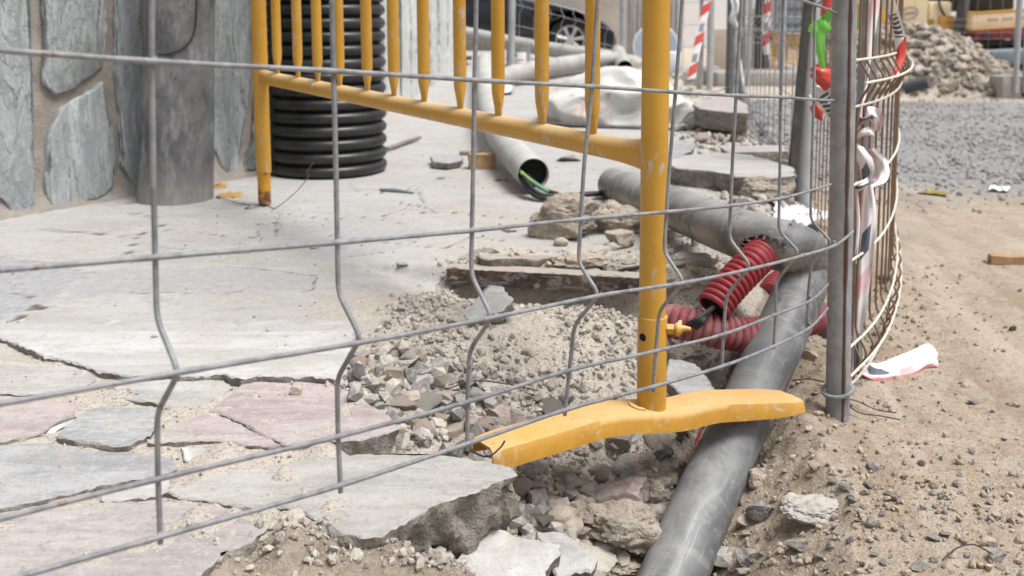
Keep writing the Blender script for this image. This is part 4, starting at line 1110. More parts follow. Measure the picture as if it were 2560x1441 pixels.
scatter_named([(1680, 650), (1880, 640), (1760, 760), (1690, 740)], 12, 0.010, 0.03, ['tan_stone', 'pale_stone', 'grey_stone'],
              'stone in the earth between the long grey pipe and the red ducts', 'stones above the red ducts', 8)

# fine gravel: uncountable
GSH = [rock_arrays(1, 8, 500 + i, 0.10, 0.0, lo=0.4, hi=0.8) for i in range(10)]
def gravel(name, mat, X, Y, S, seed, lift=0.25):
    rng = np.random.default_rng(seed)
    n = len(X)
    Z = height(X, Y)
    q = rng.normal(size=(n, 4)); q /= np.linalg.norm(q, axis=1)[:, None]
    w, x, y, z = q.T
    Rm = np.stack([1 - 2 * (y * y + z * z), 2 * (x * y - z * w), 2 * (x * z + y * w), 2 * (x * y + z * w), 1 - 2 * (x * x + z * z), 2 * (y * z - x * w),
                   2 * (x * z - y * w), 2 * (y * z + x * w), 1 - 2 * (x * x + y * y)], -1).reshape(n, 3, 3)
    pick = rng.integers(0, len(GSH), n)
    sc = np.stack([np.ones(n), rng.uniform(0.6, 1, n), rng.uniform(0.45, 0.8, n)], -1)
    Vs, Fs = [], []; base = 0
    for k in range(len(GSH)):
        m = pick == k
        if not m.any(): continue
        V, F = GSH[k]
        v = V[None] * sc[m][:, None, :]
        v = np.einsum('nij,nkj->nki', Rm[m], v) * S[m][:, None, None]
        v = v + np.stack([X[m], Y[m], Z[m] + S[m] * lift], -1)[:, None, :]
        c = m.sum()
        f = F[None] + (base + np.arange(c) * len(V))[:, None, None]
        Vs.append(v.reshape(-1, 3)); Fs.append(f.reshape(-1, 3)); base += c * len(V)
    o = np_mesh(name, np.concatenate(Vs), np.concatenate(Fs), [mat], False)
    return tag(o, kind='stuff')

def sample(n, x0, x1, y0, y1, prob, seed):
    rng = np.random.default_rng(seed)
    X = rng.uniform(x0, x1, n); Y = rng.uniform(y0, y1, n)
    k = rng.random(n) < prob(X, Y)
    return X[k], Y[k], rng

def prob_rub(X, Y):
    a = sstep(0.03, -0.05, sdf_poly(X, Y, P_RUB) + 0.07 * fbm(X * 8, Y * 8, 3, 7))
    b = sstep(0.02, -0.04, sdf_poly(X, Y, P_FRONT)) * (edge_sd(X, Y) > -0.012)
    return np.maximum(a * (0.42 + 1.1 * fbm(X * 6, Y * 6, 2, 8)), b * (0.55 + 0.9 * fbm(X * 7, Y * 7, 2, 18)))
X, Y, rng = sample(72000, -0.5, 0.7, 0.85, 2.2, prob_rub, 1)
gravel('rubble_gravel', M['grit'], X, Y, 0.0026 + 0.013 * rng.random(len(X)) ** 3.6, 1)
P_SPILL = [tuple(G(px, py, 0.12).xy) for px, py in [(880, 930), (1000, 890), (1150, 890), (1420, 960), (1500, 1040), (1330, 1110), (1120, 1120), (980, 1060), (870, 985)]]
def prob_spill(X, Y):
    return np.maximum(sstep(0.02, -0.03, sdf_poly(X, Y, P_SPILL)) * 0.9, 0.45 * sstep(0.02, -0.05, sdf_poly(X, Y, P_FRONT)) * sstep(-0.02, 0.05, X + 0.02) * (edge_sd(X, Y) > -0.01))
X, Y, rng = sample(4200, -0.35, 0.5, 0.95, 1.75, prob_spill, 11)
gravel('rubble_chips', M['chip_stone'], X, Y, 0.010 + 0.032 * rng.random(len(X)) ** 2.6, 11)
def prob_joint(X, Y):
    return (edge_sd(X, Y) < 0) * 0.35 * (1 - prob_rub(X, Y))
X, Y, rng = sample(9000, -0.75, 0.2, 0.85, 1.62, prob_joint, 2)
gravel('joint_grit', M['grit'], X, Y, 0.0018 + 0.005 * rng.random(len(X)) ** 3, 2)
def prob_road(X, Y):
    d = edge_sd(X, Y)
    near = np.exp(-((d - 0.12) / 0.16) ** 2)
    patch = np.exp(-(((X - 0.52) / 0.28) ** 2 + ((Y - 1.22) / 0.16) ** 2))
    return (d > 0.0) * np.clip(0.02 + 0.40 * near * (0.8 + fbm(X * 5, Y * 5, 3, 3)) + 0.9 * patch * (0.8 + fbm(X * 7, Y * 7, 3, 4)) + 0.12 * np.clip(fbm(X * 4, Y * 4, 3, 12), 0, 1), 0, 1)
X, Y, rng = sample(60000, 0.05, 1.6, 0.9, 2.6, prob_road, 3)
gravel('dirt_gravel', M['road_grit'], X, Y, 0.0022 + 0.011 * rng.random(len(X)) ** 5, 3)
def prob_grav(X, Y):
    d = edge_sd(X, Y)
    yy = Y + 0.5 * fbm(X * 1.3, Y * 1.3, 3, 2)
    return (d > 0.05) * sstep(3.2, 3.9, yy) * sstep(8.0, 7.2, yy) * np.clip(0.6 + fbm(X * 2.2, Y * 2.2, 3, 6), 0.1, 1)
X, Y, rng = sample(40000, 0.95, 4.6, 3.0, 8.2, prob_grav, 4)
gravel('road_gravel', M['road_gravel'], X, Y, 0.006 + 0.022 * rng.random(len(X)) ** 3.5, 4, 0.12)
def prob_pv(X, Y):
    near = np.exp(-(np.clip(sdf_poly(X, Y, P_RUB), 0, 9) / 0.12) ** 2)
    return (edge_sd(X, Y) < -0.05) * np.clip(0.22 + 1.2 * fbm(X * 3, Y * 3, 3, 66) + near * (0.7 + fbm(X * 9, Y * 9, 2, 68)), 0.03, 1)
X, Y, rng = sample(8500, -1.1, 0.9, 1.15, 3.6, prob_pv, 21)
gravel('pavement_crumbs', M['grit'], X, Y, 0.0016 + 0.006 * rng.random(len(X)) ** 5, 21, 0.1)
def prob_mid(X, Y):
    d = edge_sd(X, Y)
    return np.exp(-((d + 0.12) / 0.16) ** 2) * 0.6 * (Y > 2.0)
X, Y, rng = sample(16000, 0.3, 1.3, 1.9, 7.5, prob_mid, 5)
gravel('edge_rubble', M['grit'], X, Y, 0.006 + 0.032 * rng.random(len(X)) ** 3.5, 5)
Z3 = Vector((0, 0, 1))
def vfrom(a, b, n):
    return [Vector(a).lerp(Vector(b), i / n) for i in range(n + 1)]

# ------------------------------------------------------------------ stone wall with slate cladding
W0, W1 = G(0, 565, 0.13), G(648, 436, 0.15)
wd = (W1 - W0); wd.z = 0; wd.normalize()
wn = Vector((wd.y, -wd.x, 0))           # towards the street
def on_wall(px, py, o=W0, n=wn):
    d = ray(px, py); c = Vector((0, 0, CAMZ))
    k = (Vector(o) - c).dot(n) / d.dot(n)
    return c + d * k
wall = thing('stone_wall', 'wall clad with upright green-grey slate pieces in sandy mortar', 'wall', ((W0 + W1) / 2).to_tuple())
mb = MB()
WL = W0 - wd * 1.1; WR = W1 + wd * 0.02
ctr = (WL + WR) / 2
bm_ = bmesh.new()
NXW, NZW = 60, 60
grid = []
for i in range(NXW + 1):
    for j in range(NZW + 1):
        p = WL.lerp(WR, i / NXW); z = -0.05 + 1.9 * j / NZW
        off = 0.012 * float(vnoise(np.array([i * 0.7]), np.array([j * 0.7]), 5)[0]) + 0.05 * math.exp(-max(0, z - 0.12) / 0.035)
        grid.append(Vector((p.x, p.y, z)) + wn * off)
bm_.free()
fq = [(i * (NZW + 1) + j, (i + 1) * (NZW + 1) + j, (i + 1) * (NZW + 1) + j + 1, i * (NZW + 1) + j + 1) for i in range(NXW) for j in range(NZW)]
mb.add(grid, fq)
mb.box(ctr - wn * 0.14 + Vector((0, 0, 0.9 - ctr.z)), ((WR - WL).length, 0.22, 1.9), Matrix.Rotation(math.atan2(wd.y, wd.x), 3, 'Z'))
mb.build('mortar_face', M['mortar'], wall, angle=180)
STONES = [
 ([(-220, -300), (68, -300), (72, 170), (78, 300), (82, 440), (86, 505), (62, 548), (34, 556), (8, 512), (-40, 470), (-220, 440)], 'slate'),
 ([(103, -300), (258, -300), (258, 130), (250, 170), (185, 215), (130, 240), (100, 210), (103, 100)], 'slate'),
 ([(212, 225), (252, 205), (262, 280), (280, 350), (277, 470), (232, 496), (130, 526), (106, 500), (103, 450), (114, 330), (150, 262)], 'slate'),
 ([(280, -300), (352, -300), (350, 100), (366, 300), (360, 455), (330, 468), (302, 410), (292, 290), (282, 180)], 'slate'),
 ([(500, -300), (596, -300), (622, 60), (618, 200), (605, 330), (585, 432), (560, 436), (520, 350), (500, 100)], 'slate'),
 ([(628, -300), (650, -300), (650, 425), (600, 430), (622, 330), (632, 200)], 'slate_shaded'),  # shade behind the black pipe put into the stone's colour
]
for i, (pl, mt) in enumerate(STONES):
    mb = MB()
    poly = []
    for px, py in pl:
        p = on_wall(px, py) - W0
        poly.append(Vector((p.dot(wd), p.z)))
    slab_mesh(mb, poly, (W0 + wn * (0.012 + 0.003 * (i % 3)), wd, Z3, wn), 0.03, 40 + i, 0.004, 0.014, 0.004, 0.3)
    mb.build('cladding_stone', [M[mt], M[mt]], wall, angle=45)

# second wall running away from the street corner
B0, B1 = Vector((-0.74, 3.5, 0)), G(1128, 190, 0.25)
B1 = Vector((B1.x, B1.y, 0)); bd_ = (B1 - B0).normalized(); bn_ = Vector((bd_.y, -bd_.x, 0))
wall2 = thing('stone_wall', 'pale wall of tall whitish slate slabs behind the black ribbed pipe', 'wall', ((B0 + B1) / 2).to_tuple())
mb = MB()
L2 = (B1 - B0).length
mb.box((B0 + B1) / 2 - bn_ * 0.15 + Vector((0, 0, 0.95)), (L2, 0.3, 2.1), Matrix.Rotation(math.atan2(bd_.y, bd_.x), 3, 'Z'))
mb.build('mortar_face', M['mortar'], wall2)
r_ = random.Random(3); x = 0.02; i = 0
while x < L2 - 0.1:
    w = r_.uniform(0.22, 0.42); w = min(w, L2 - x)
    sl = r_.uniform(-0.05, 0.05); zb = 0.12
    mb = MB()
    poly = [Vector((x, zb)), Vector((x + w * 0.5, zb - 0.02)), Vector((x + w - 0.03, zb)), Vector((x + w - 0.03 + sl, 0.9)), Vector((x + w - 0.03, 2.0)), Vector((x, 2.0)), Vector((x + sl, 0.9))]
    slab_mesh(mb, poly, (B0 + bn_ * r_.uniform(0.02, 0.03), bd_, Z3, bn_), 0.03, 60 + i, 0.006, 0.03, 0.01, 0.3)
    mb.build('cladding_stone', [M['slate_white'], M['slate_white']], wall2, angle=45)
    x += w; i += 1

# ------------------------------------------------------------------ cement pipe by the wall
c0 = G(437, 527, 0.135); c0.y += 0.09
c0.x = U(437, 500, c0.y).x
pipe_t = thing('cement_pipe', 'thick upright grey cement pipe standing against the slate wall', 'pipe', (c0.x, c0.y, 0.12))
mb = MB()
top = U(455, 0, c0.y)
lean = (top.x - U(440, 520, c0.y).x) / (top.z - 0.13)
prof = [(0.104, -0.02), (0.101, 0.02)] + [(0.1005 - 0.012 * t, 0.05 + 0.5 * t) for t in np.linspace(0, 1, 12)] + [(0.088, 1.6)]
mb.lathe(prof, (c0.x, c0.y, 0.12), 56, axis=(lean, 0, 1))
mb.build('shaft', M['downpipe'], pipe_t)
# hatch seam: black tube stands in for the shaded gap, following the shaft's surface
def on_pipe(px, py, rr=0.0925):
    d = ray(px, py)
    o2 = Vector((0, 0, CAMZ))
    z = 0.7
    cx_, cy_ = c0.x + lean * (CAMZ - 0.12), c0.y
    a = d.x ** 2 + d.y ** 2; b = 2 * (d.x * -cx_ + d.y * -cy_); c = cx_ ** 2 + cy_ ** 2 - rr * rr
    k = (-b - math.sqrt(max(0, b * b - 4 * a * c))) / (2 * a)
    return o2 + d * k
mb = MB()
ol = catmull([on_pipe(px, py) for px, py in [(492, -120), (492, -40), (491, 30), (486, 78), (468, 112), (440, 130), (408, 137), (384, 133)]], 5)
mb.tube(ol, 0.0022, 6)
mb.build('hatch_seam_shade', M['black_plastic'], pipe_t)

# ------------------------------------------------------------------ black corrugated pipe
bcy = 3.02 + 0.175; bc = U(820, 445, bcy); bz = 0.15; bcx = bc.x
mb = MB()
RO = 149 / FPX * bcy
pitch = 0.0415; prof = []
z = 0.0
for k in range(36):
    for t in range(8):
        f = t / 8
        prof.append((RO - 0.018 * (1 - (1 - abs(2 * f - 1) ** 2.6)), k * pitch + f * pitch))
mb.lathe(prof, (bcx, bcy, bz), 64)
o = mb.build('corrugated_pipe', M['black_plastic'], smooth=True, angle=70, origin=(bcx, bcy, bz))
tag(o, 'large black ribbed pipe standing upright behind the yellow bars', 'pipe')

# ------------------------------------------------------------------ yellow pedestrian barrier
LY, RY = 2.60, 1.42
LJ = U(652, 192, LY); RJ = U(1638, 392, RY)
bar_t = thing('pedestrian_barrier', 'yellow tubular barrier with upright bars and one flat foot on rubble', 'barrier', ((LJ.x + RJ.x) / 2, (LY + RY) / 2, 0.1))
bdir = (RJ - LJ).normalized()
TOPZ = 1.12
Lx = LJ.x
# the upright at the wall
mb = MB()
tip = U(662, 510, LY); hi = U(645, 0, LY)
tipv = Vector((tip.x, LY, tip.z)); hi = Vector((hi.x, LY, hi.z)); updir = (hi - tipv).normalized()
Ltop = tipv + updir * ((TOPZ - tipv.z) / updir.z)
p1 = tipv + updir * 0.085
mb.tube([tipv, tipv + updir * 0.05, p1 - updir * 0.005, p1], [0.0165, 0.0168, 0.017, 0.0195], 24)
mb.build('upright_end', M['yellow_rust'], bar_t)
mb = MB()
mb.tube([p1, p1 + updir * 0.001, Ltop], [0.0195, 0.0198, 0.0198], 28)
mb.build('upright', M['yellow'], bar_t)
# the upright at the street
Rb = U(1628, 1005, RY); Rh = U(1641, 0, RY)
udR = (Rh - Rb).normalized(); Rtop = Rb + udR * ((TOPZ - Rb.z) / udR.z)
mb = MB(); mb.tube([Rb, Rtop], 0.0196, 32); mb.build('upright', M['yellow'], bar_t)
# bottom and top rails, flared where they meet the uprights
def rail(A, B, name):
    mb = MB()
    n = 26; pts = vfrom(A, B, n); d = (B - A).length
    rr = []; el = []
    for i in range(n + 1):
        s = d * i / n; e = min(s, d - s)
        fl = math.exp(-(e / 0.05) ** 2)
        rr.append(0.0178); el.append((1 + 0.38 * fl, 1 - 0.30 * fl))
    # denser near the ends
    t = np.concatenate([np.linspace(0, 0.12, 10), np.linspace(0.15, 0.85, 10), np.linspace(0.88, 1, 10)])
    pts = [A.lerp(B, k) for k in t]; rr = [0.0178] * len(t)
    el = [(1 + 0.40 * math.exp(-(min(k, 1 - k) * d / 0.045) ** 2), 1 - 0.25 * math.exp(-(min(k, 1 - k) * d / 0.045) ** 2)) for k in t]
    mb.tube(pts, rr, 24, ell=(Z3, el))
    return mb.build(name, M['yellow'], bar_t)
LJ2 = Vector((LJ.x, LY, LJ.z)); RJ2 = Vector((RJ.x, RY, RJ.z))
rail(LJ2, RJ2, 'bottom_rail')
TL, TR = Ltop - updir * 0.03, Rtop - udR * 0.03
rail(TL, TR, 'top_rail')
# bars with pinched ends
BPX = [697, 748, 797, 851, 920, 986, 1061, 1151, 1246, 1355, 1481]
for px in BPX:
    # where the sight line meets the rail in plan
    d = ray(px, 300)
    den = d.x * (RJ2.y - LJ2.y) - d.y * (RJ2.x - LJ2.x)
    s = (LJ2.x * d.y - LJ2.y * d.x) / den * 1.0
    t = (-(LJ2.x) * d.y + LJ2.y * d.x) / ((RJ2.x - LJ2.x) * d.y - (RJ2.y - LJ2.y) * d.x)
    base = LJ2.lerp(RJ2, t); base.z += 0.0155
    tt = TL.lerp(TR, t)
    up = (tt - base).normalized(); Lb = (tt - base).length
    hs = [0, 0.006, 0.014, 0.026, 0.038, 0.052, Lb - 0.06, Lb - 0.03, Lb]
    el = [(1.15, 0.42), (1.18, 0.40), (1.18, 0.48), (1.1, 0.72), (1.03, 0.92), (1, 1), (1, 1), (1.1, 0.7), (1.15, 0.42)]
    mb = MB()
    mb.tube([base + up * h for h in hs], 0.0118, 20, ell=((-0.35, 0.94, 0), el))
    mb.build('bar', M['yellow'], bar_t)
# sleeve, hole, wing bolt
sl0, sl1 = U(1628.5, 1018, RY), U(1631.5, 790, RY)
mb = MB()
ax = (sl1 - sl0)
mb.tube([sl0, sl0 + ax * 0.985, sl1, sl1 + ax * 0.0001, sl1 - ax * 0.01], [0.0216, 0.0216, 0.0212, 0.0198, 0.0196], 36)
slv = mb.build('foot_sleeve', M['yellow'], bar_t)
hp = U(1603, 832, RY - 0.0165)
mb = MB(); nv = (hp - sl0.lerp(sl1, 0.8)); nv.z = 0; nv.normalize()
hc = sl0.lerp(sl1, 0.80)
mb.lathe([(0.0001, 0), (0.0058, 0), (0.0058, 0.0008), (0.0001, 0.0012)], hc + nv * 0.0212, 18, axis=nv, cap=False)
mb.build('bolt_hole_shade', M['hollow_shade'], slv)  # black disc painted for the shade in the hole
mb = MB()
bx = U(1668, 823, RY - 0.004); bdv = Vector((0.93, -0.2, 0.02)).normalized()
mb.lathe([(0.0085, 0), (0.0085, 0.010)], bx, 6, axis=bdv)
mb.lathe([(0.005, 0.009), (0.009, 0.012), (0.0105, 0.015), (0.009, 0.018), (0.006, 0.021)], bx, 20, axis=bdv)
mb.tube([bx + bdv * 0.016, bx + bdv * 0.026 + Vector((0, 0, 0.002)), bx + bdv * 0.034 + Vector((0, 0, 0.001))], [0.0075, 0.0042, 0.003], 12)
mb.tube([bx + bdv * 0.016, bx + bdv * 0.019 + Vector((0, 0.012, 0.003)), bx + bdv * 0.022 + Vector((0, 0.02, 0.006))], [0.0055, 0.004, 0.003], 12)
mb.build('wing_bolt', M['yellow'], bar_t)
# pressed foot
mb = MB()
back = Vector((-0.36, 0.93, 0)) * 0.062
secs = []
for i, (px, py, Y) in enumerate(FT):
    p = U(px, py, Y)
    lip = {0: 0.021, len(FT) - 1: 0.017, len(FT) - 2: 0.024, len(FT) - 3: 0.027}.get(i, 0.028)
    cut = Vector((0, 0, 0))
    bk = back.copy()
    if i == 0: bk = back * 0.75 + Vector((-0.012, 0, 0))
    if i == len(FT) - 1: bk = back * 0.62 + Vector((-0.02, 0, 0.004))
    q = p + bk + Vector((0, 0, 0.002)); t = 0.0035; rr = 0.007
    f = back.normalized()
    o_ = [p - Vector((0, 0, lip)) - f * 0.003, p - Vector((0, 0, rr * 1.5)) - f * 0.001, p + f * rr * 0.35 - Vector((0, 0, rr * 0.35)), p + f * rr * 1.5, q - f * rr * 1.2, q - f * rr * 0.3 - Vector((0, 0, rr * 0.3)), q - Vector((0, 0, rr)), q - Vector((0, 0, lip))]
    n_ = [q - Vector((0, 0, lip)) - f * t, q - Vector((0, 0, rr)) - f * t, q - f * rr - Vector((0, 0, t)), p + f * rr * 1.2 - Vector((0, 0, t)), p - Vector((0, 0, rr)) + f * t, p - Vector((0, 0, lip)) + f * (t - 0.003)]
    secs.append(o_ + n_)
K = len(secs[0])
secs2 = []
for j in range(K):
    secs2.append(catmull([s[j] for s in secs], 4))
NS = len(secs2[0])
verts = [secs2[j][i] for i in range(NS) for j in range(K)]
faces = [(i * K + j, (i + 1) * K + j, (i + 1) * K + (j + 1) % K, i * K + (j + 1) % K) for i in range(NS - 1) for j in range(K)]
faces += [tuple(range(K)), tuple((NS - 1) * K + j for j in reversed(range(K)))]
mb.add(verts, faces)
foot = mb.build('foot', M['yellow_foot'], bar_t, angle=50)
mb = MB()
wp = U(1588, 1010, RY - 0.012)
mb.tube(catmull([wp + Vector((-0.008, 0.006, -0.001)), wp + Vector((-0.004, -0.004, -0.002)), wp + Vector((0.004, -0.011, -0.0035)), wp + Vector((0.013, -0.012, -0.004))], 4), [0.002] * 2 + [0.0032] * 9 + [0.002] * 2, 10)
mb.build('weld_bead', M['yellow'], foot)

# ------------------------------------------------------------------ near mesh fence panel
COLS = [(383, 150, 398, 1340, .687), (833, 178, 850, 1213, .789), (1187, 200, 1167, 1110, .90), (1478, 214, 1415, 1025, 1.01), (1688, 231, 1632, 968, 1.11), (1840, 237, 1806, 915, 1.20),
        (1952, 243, 1936, 862, 1.315), (2033, 248, 2020, 812, 1.43), (2082, 250, 2066, 770, 1.55)]
CT = [U(a, b, e) for a, b, c, d, e in COLS]; CB = [U(c, d, e) for a, b, c, d, e in COLS]
ROW_CORR = 1.0
for k in range(3):
    CT.insert(0, CT[0] * 2 - CT[1]); CB.insert(0, CB[0] * 2 - CB[1])
nC = len(CT)
def fence_n(i):
    a = CT[min(i + 1, nC - 1)] - CT[max(i - 1, 0)]; a.z = 0; a.normalize()
    return Vector((a.y, -a.x, 0))
def fold(r):
    """how far the vertical wires bow out of the panel's plane"""
    for a, m, b in ((0.53, 0.617, 0.735), (-1.05, -0.96, -0.85)):
        if a <= r <= m: return (r - a) / (m - a)
        if m < r <= b: return (b - r) / (b - m)
    return 0.0
def fpt(i, r, bow=0.033, lift=0.0):
    return CT[i].lerp(CB[i], r) + fence_n(i) * (bow * fold(r) + lift)
postN_b, postN_t = U(2092, 1112, 1.55), U(2112, -10, 1.55)
fence = thing('mesh_fence_panel', 'tilted grey wire mesh panel with a galvanised end post standing in dirt', 'fence panel', (postN_b.x, postN_b.y, 0.0))
WR = 0.00205
for i in range(nC - 1):
    rows = [-1.7, -1.05, -0.96, -0.85, -0.4, 0, 0.25, 0.53, 0.617, 0.735, 0.873, 1.018]
    rw = random.Random(50 + i)
    pts = [fpt(i, r + (rw.uniform(-0.008, 0.008) if 0 < k < len(rows) - 1 else 0)) + Vector((rw.uniform(-.0012, .0012), rw.uniform(-.0012, .0012), 0)) for k, r in enumerate(rows)]
    mb = MB(); mb.tube(round_poly(pts, 0.22, 4), WR * 1.04, 10); mb.build('vertical_wire', M['wire'], fence)
for r in (-1.6, -0.96, -0.4, 0.0, 0.399, 0.617, 0.873, 0.995):
    pts = [fpt(i, r, lift=0.0038) for i in range(nC)]
    if r > 0.5: pts[-2] += Vector((0, 0, -0.004))
    rw = random.Random(int(r * 1000) + 7)
    pts = [p + Vector((0, 0, rw.uniform(-.0012, .0012))) for p in pts]
    sm = catmull(pts, 12)
    mb = MB(); mb.tube(sm, [WR * (1.10 if k % 12 in (0, 1, 11) else 1.0) * rw.uniform(0.96, 1.05) for k in range(len(sm))], 10)
    for i in range(nC - 1):
        wp_ = (fpt(i, r) + fpt(i, r, lift=0.0038)) / 2
        mb.lathe([(0.0008, -0.0024), (0.0023, -0.0014), (0.0026, 0.0), (0.0023, 0.0014), (0.0008, 0.0024)], wp_, 8)
    mb.build('horizontal_wire', M['wire'], fence)
pu = (postN_t - postN_b).normalized()
mb = MB(); mb.tube([postN_b - pu * 0.08, postN_b + pu * 1.35], 0.0187, 32); post1 = mb.build('end_post', M['galv'], fence)
mb = MB()
sd = Vector((0.16, -0.99, 0)).normalized()
r2 = random.Random(4)
spts = [postN_b - pu * 0.05 + pu * (1.38 * k / 60) + sd * 0.0183 for k in range(61)]
mb.tube([p + Vector((r2.uniform(-.0004, .0004), 0, 0)) for p in spts], [0.0030 * r2.uniform(0.75, 1.25) for _ in spts], 8)
mb.build('weld_seam', M['rust'], post1)
# flat tie ring round the post
rc = postN_b.lerp(postN_t, (1105 - 962) / 1115.0)
mb = MB()
ringv, ringf = [], []
NR = 40
for k in range(NR):
    a = 2 * math.pi * k / NR
    for (rr, zz) in ((0.0205, -0.0016), (0.0265, -0.0016), (0.0265, 0.0016), (0.0205, 0.0016)):
        ringv.append(rc + Vector((rr * math.cos(a), rr * math.sin(a), zz + 0.20 * rr * math.cos(a) + 0.12 * rr * math.sin(a))))
for k in range(NR):
    k2 = (k + 1) % NR
    for j in range(4): ringf.append((k * 4 + j, k2 * 4 + j, k2 * 4 + (j + 1) % 4, k * 4 + (j + 1) % 4))
mb.add(ringv, ringf); mb.build('tie_ring', M['galv'], fence)
mb = MB()
tw = [U(2000, -40, 1.42), U(2030, 5, 1.43), U(2036, 14, 1.43), U(2052, 4, 1.44), U(2070, -14, 1.46), U(2100, -50, 1.5)]
mb.tube(catmull(tw, 5), 0.0012, 6); mb.tube(catmull([p + Vector((0.004, 0.002, 0.002)) for p in tw], 5), 0.0012, 6)
mb.build('tie_wire', M['thin_wire'], fence)

# ------------------------------------------------------------------ rusty bowed panel next to it
PATH = [(2118, 1.585), (2142, 1.63), (2158, 1.66), (2176, 1.70), (2192, 1.745), (2207, 1.80), (2219, 1.86), (2229, 1.93), (2237, 2.01), (2242, 2.10), (2245, 2.2), (2245, 2.32), (2242, 2.45), (2237, 2.6)]
pcol = [Vector((U(px, 300, Y).x, Y, 0)) for px, Y in PATH]
fen2 = thing('mesh_fence_panel', 'rusty bent wire mesh panel with pale cross wires, hung with striped tape', 'fence panel', (pcol[3].x, pcol[3].y, 0.0))
HZ = [0.579, 0.544, 0.5035, 0.374, 0.247, 0.104, 0.064, 0.028]
def pn(i):
    a = pcol[min(i + 1, len(pcol) - 1)] - pcol[max(i - 1, 0)]
    a.normalize(); return Vector((a.y, -a.x, 0))
def pbow(z):
    for a, m, b in ((0.579, 0.544, 0.5035), (0.115, 0.075, 0.035), (0.95, 0.91, 0.87)):
        if m <= z <= a: return (a - z) / (a - m)
        if b <= z < m: return (z - b) / (m - b)
    return 0
for i in range(1, len(pcol)):
    zs = [1.25, 0.95, 0.91, 0.87, 0.7, 0.579, 0.544, 0.5035, 0.374, 0.247, 0.115, 0.075, 0.035, 0.012]
    pts = [pcol[i] + pn(i) * (0.022 * pbow(z)) + Vector((0, 0, z)) for z in zs]
    mb = MB(); mb.tube(round_poly(pts, 0.25, 3), 0.0021, 8); mb.build('vertical_wire', M['rusty_wire'], fen2)
for z in HZ + [0.75, 0.91, 1.1]:
    pts = [pcol[i] + pn(i) * (0.022 * pbow(z) + 0.004) + Vector((0, 0, z)) for i in range(len(pcol))]
    mb = MB(); mb.tube(catmull(pts, 4), 0.0023, 8); mb.build('horizontal_wire', M['pale_wire'], fen2)
p2 = U(2163, 300, 1.97)
mb = MB(); mb.tube([Vector((p2.x - 0.004, 1.97, -0.05)), Vector((p2.x + 0.006, 1.97, 1.35))], 0.0187, 28); mb.build('end_post', M['galv'], fen2)
o = MB().tube([Vector((U(2066, 800, 1.95).x, 1.95, -0.03)), Vector((U(2066, 790, 1.95).x, 1.95, U(2066, 770, 1.95).z))], 0.019, 24).build('end_post', M['dark_steel'], fen2)

# ------------------------------------------------------------------ tapes
def ribbon(mb, pts, wid, wvec, curl=0.0, na=5, uoff=0.0, sub=6, twist=None, crumple=0.0, seed=0, pleat=0.0):
    sm = catmull(pts, sub)
    N = len(sm); L = [uoff]
    for a, b in zip(sm[:-1], sm[1:]): L.append(L[-1] + (b - a).length)
    ws = wid if hasattr(wid, '__len__') else [wid] * len(pts)
    wv = wvec if isinstance(wvec, list) else [wvec] * len(pts)
    rnd = random.Random(seed)
    V, F, UVs = [], [], []
    for i, p in enumerate(sm):
        f = i / (N - 1) * (len(pts) - 1); k = min(int(f), len(pts) - 2); t = f - k
        w = ws[k] * (1 - t) + ws[k + 1] * t
        v = (Vector(wv[k]) * (1 - t) + Vector(wv[k + 1]) * t)
        if v.length < 1e-6: v = Vector(wv[k])
        v.normalize()
        tan = (sm[min(i + 1, N - 1)] - sm[max(i - 1, 0)]).normalized()
        nn = tan.cross(v)
        nn = nn.normalized() if nn.length > 1e-6 else Vector((0, -1, 0))
        if twist:
            q = Quaternion(tan, twist * L[i]); v = q @ v; nn = q @ nn
        for a in range(na):
            s = a / (na - 1) - 0.5
            b = curl * (0.25 - s * s) * 4 * w + pleat * w * math.sin(7.5 * s + 0.8 * math.sin(i * 0.21 + seed) + i * 0.13) + 0.5 * pleat * w * math.sin(15 * s - i * 0.4 + seed)
            V.append(p + v * (w * s) + nn * (b + rnd.uniform(-crumple, crumple)))
    for i in range(N - 1):
        for a in range(na - 1):
            F.append((i * na + a, i * na + a + 1, (i + 1) * na + a + 1, (i + 1) * na + a))
            u0, u1 = L[i], L[i + 1]; v0, v1 = a / (na - 1), (a + 1) / (na - 1)
            UVs.append([(u0, v0), (u0, v1), (u1, v1), (u1, v0)])
    if mb.uv is None: mb.uv = []
    mb.add(V, F); mb.uv.extend(UVs)

def UP(l): return [U(a, b, c) for a, b, c in l]
mb = MB()
ribbon(mb, UP([(2196, -60, 1.85), (2215, -5, 1.88), (2236, 50, 1.91), (2249, 95, 1.92), (2252, 135, 1.92), (2246, 165, 1.91), (2238, 190, 1.9)]), [0.026, 0.027, 0.025, 0.023, 0.018, 0.013, 0.015], (0.9, -0.4, 0), 0.22, 9, 0.02, pleat=0.08)
o = mb.build('barrier_tape', M['tape'], angle=180); tag(o, 'twisted red and white tape hanging over the top of the rusty mesh', 'tape')
mb = MB()
VX = Vector((1, -0.2, 0))
ribbon(mb, UP([(2186, -60, 1.80), (2180, 40, 1.78), (2174, 130, 1.76), (2164, 220, 1.73), (2150, 312, 1.69)]), [0.030, 0.020, 0.008, 0.005, 0.008], [Vector((1, -0.2, 0)), Vector((0.8, -0.6, 0)), VX, VX, VX], 0.1, 6, 0.14, pleat=0.10)
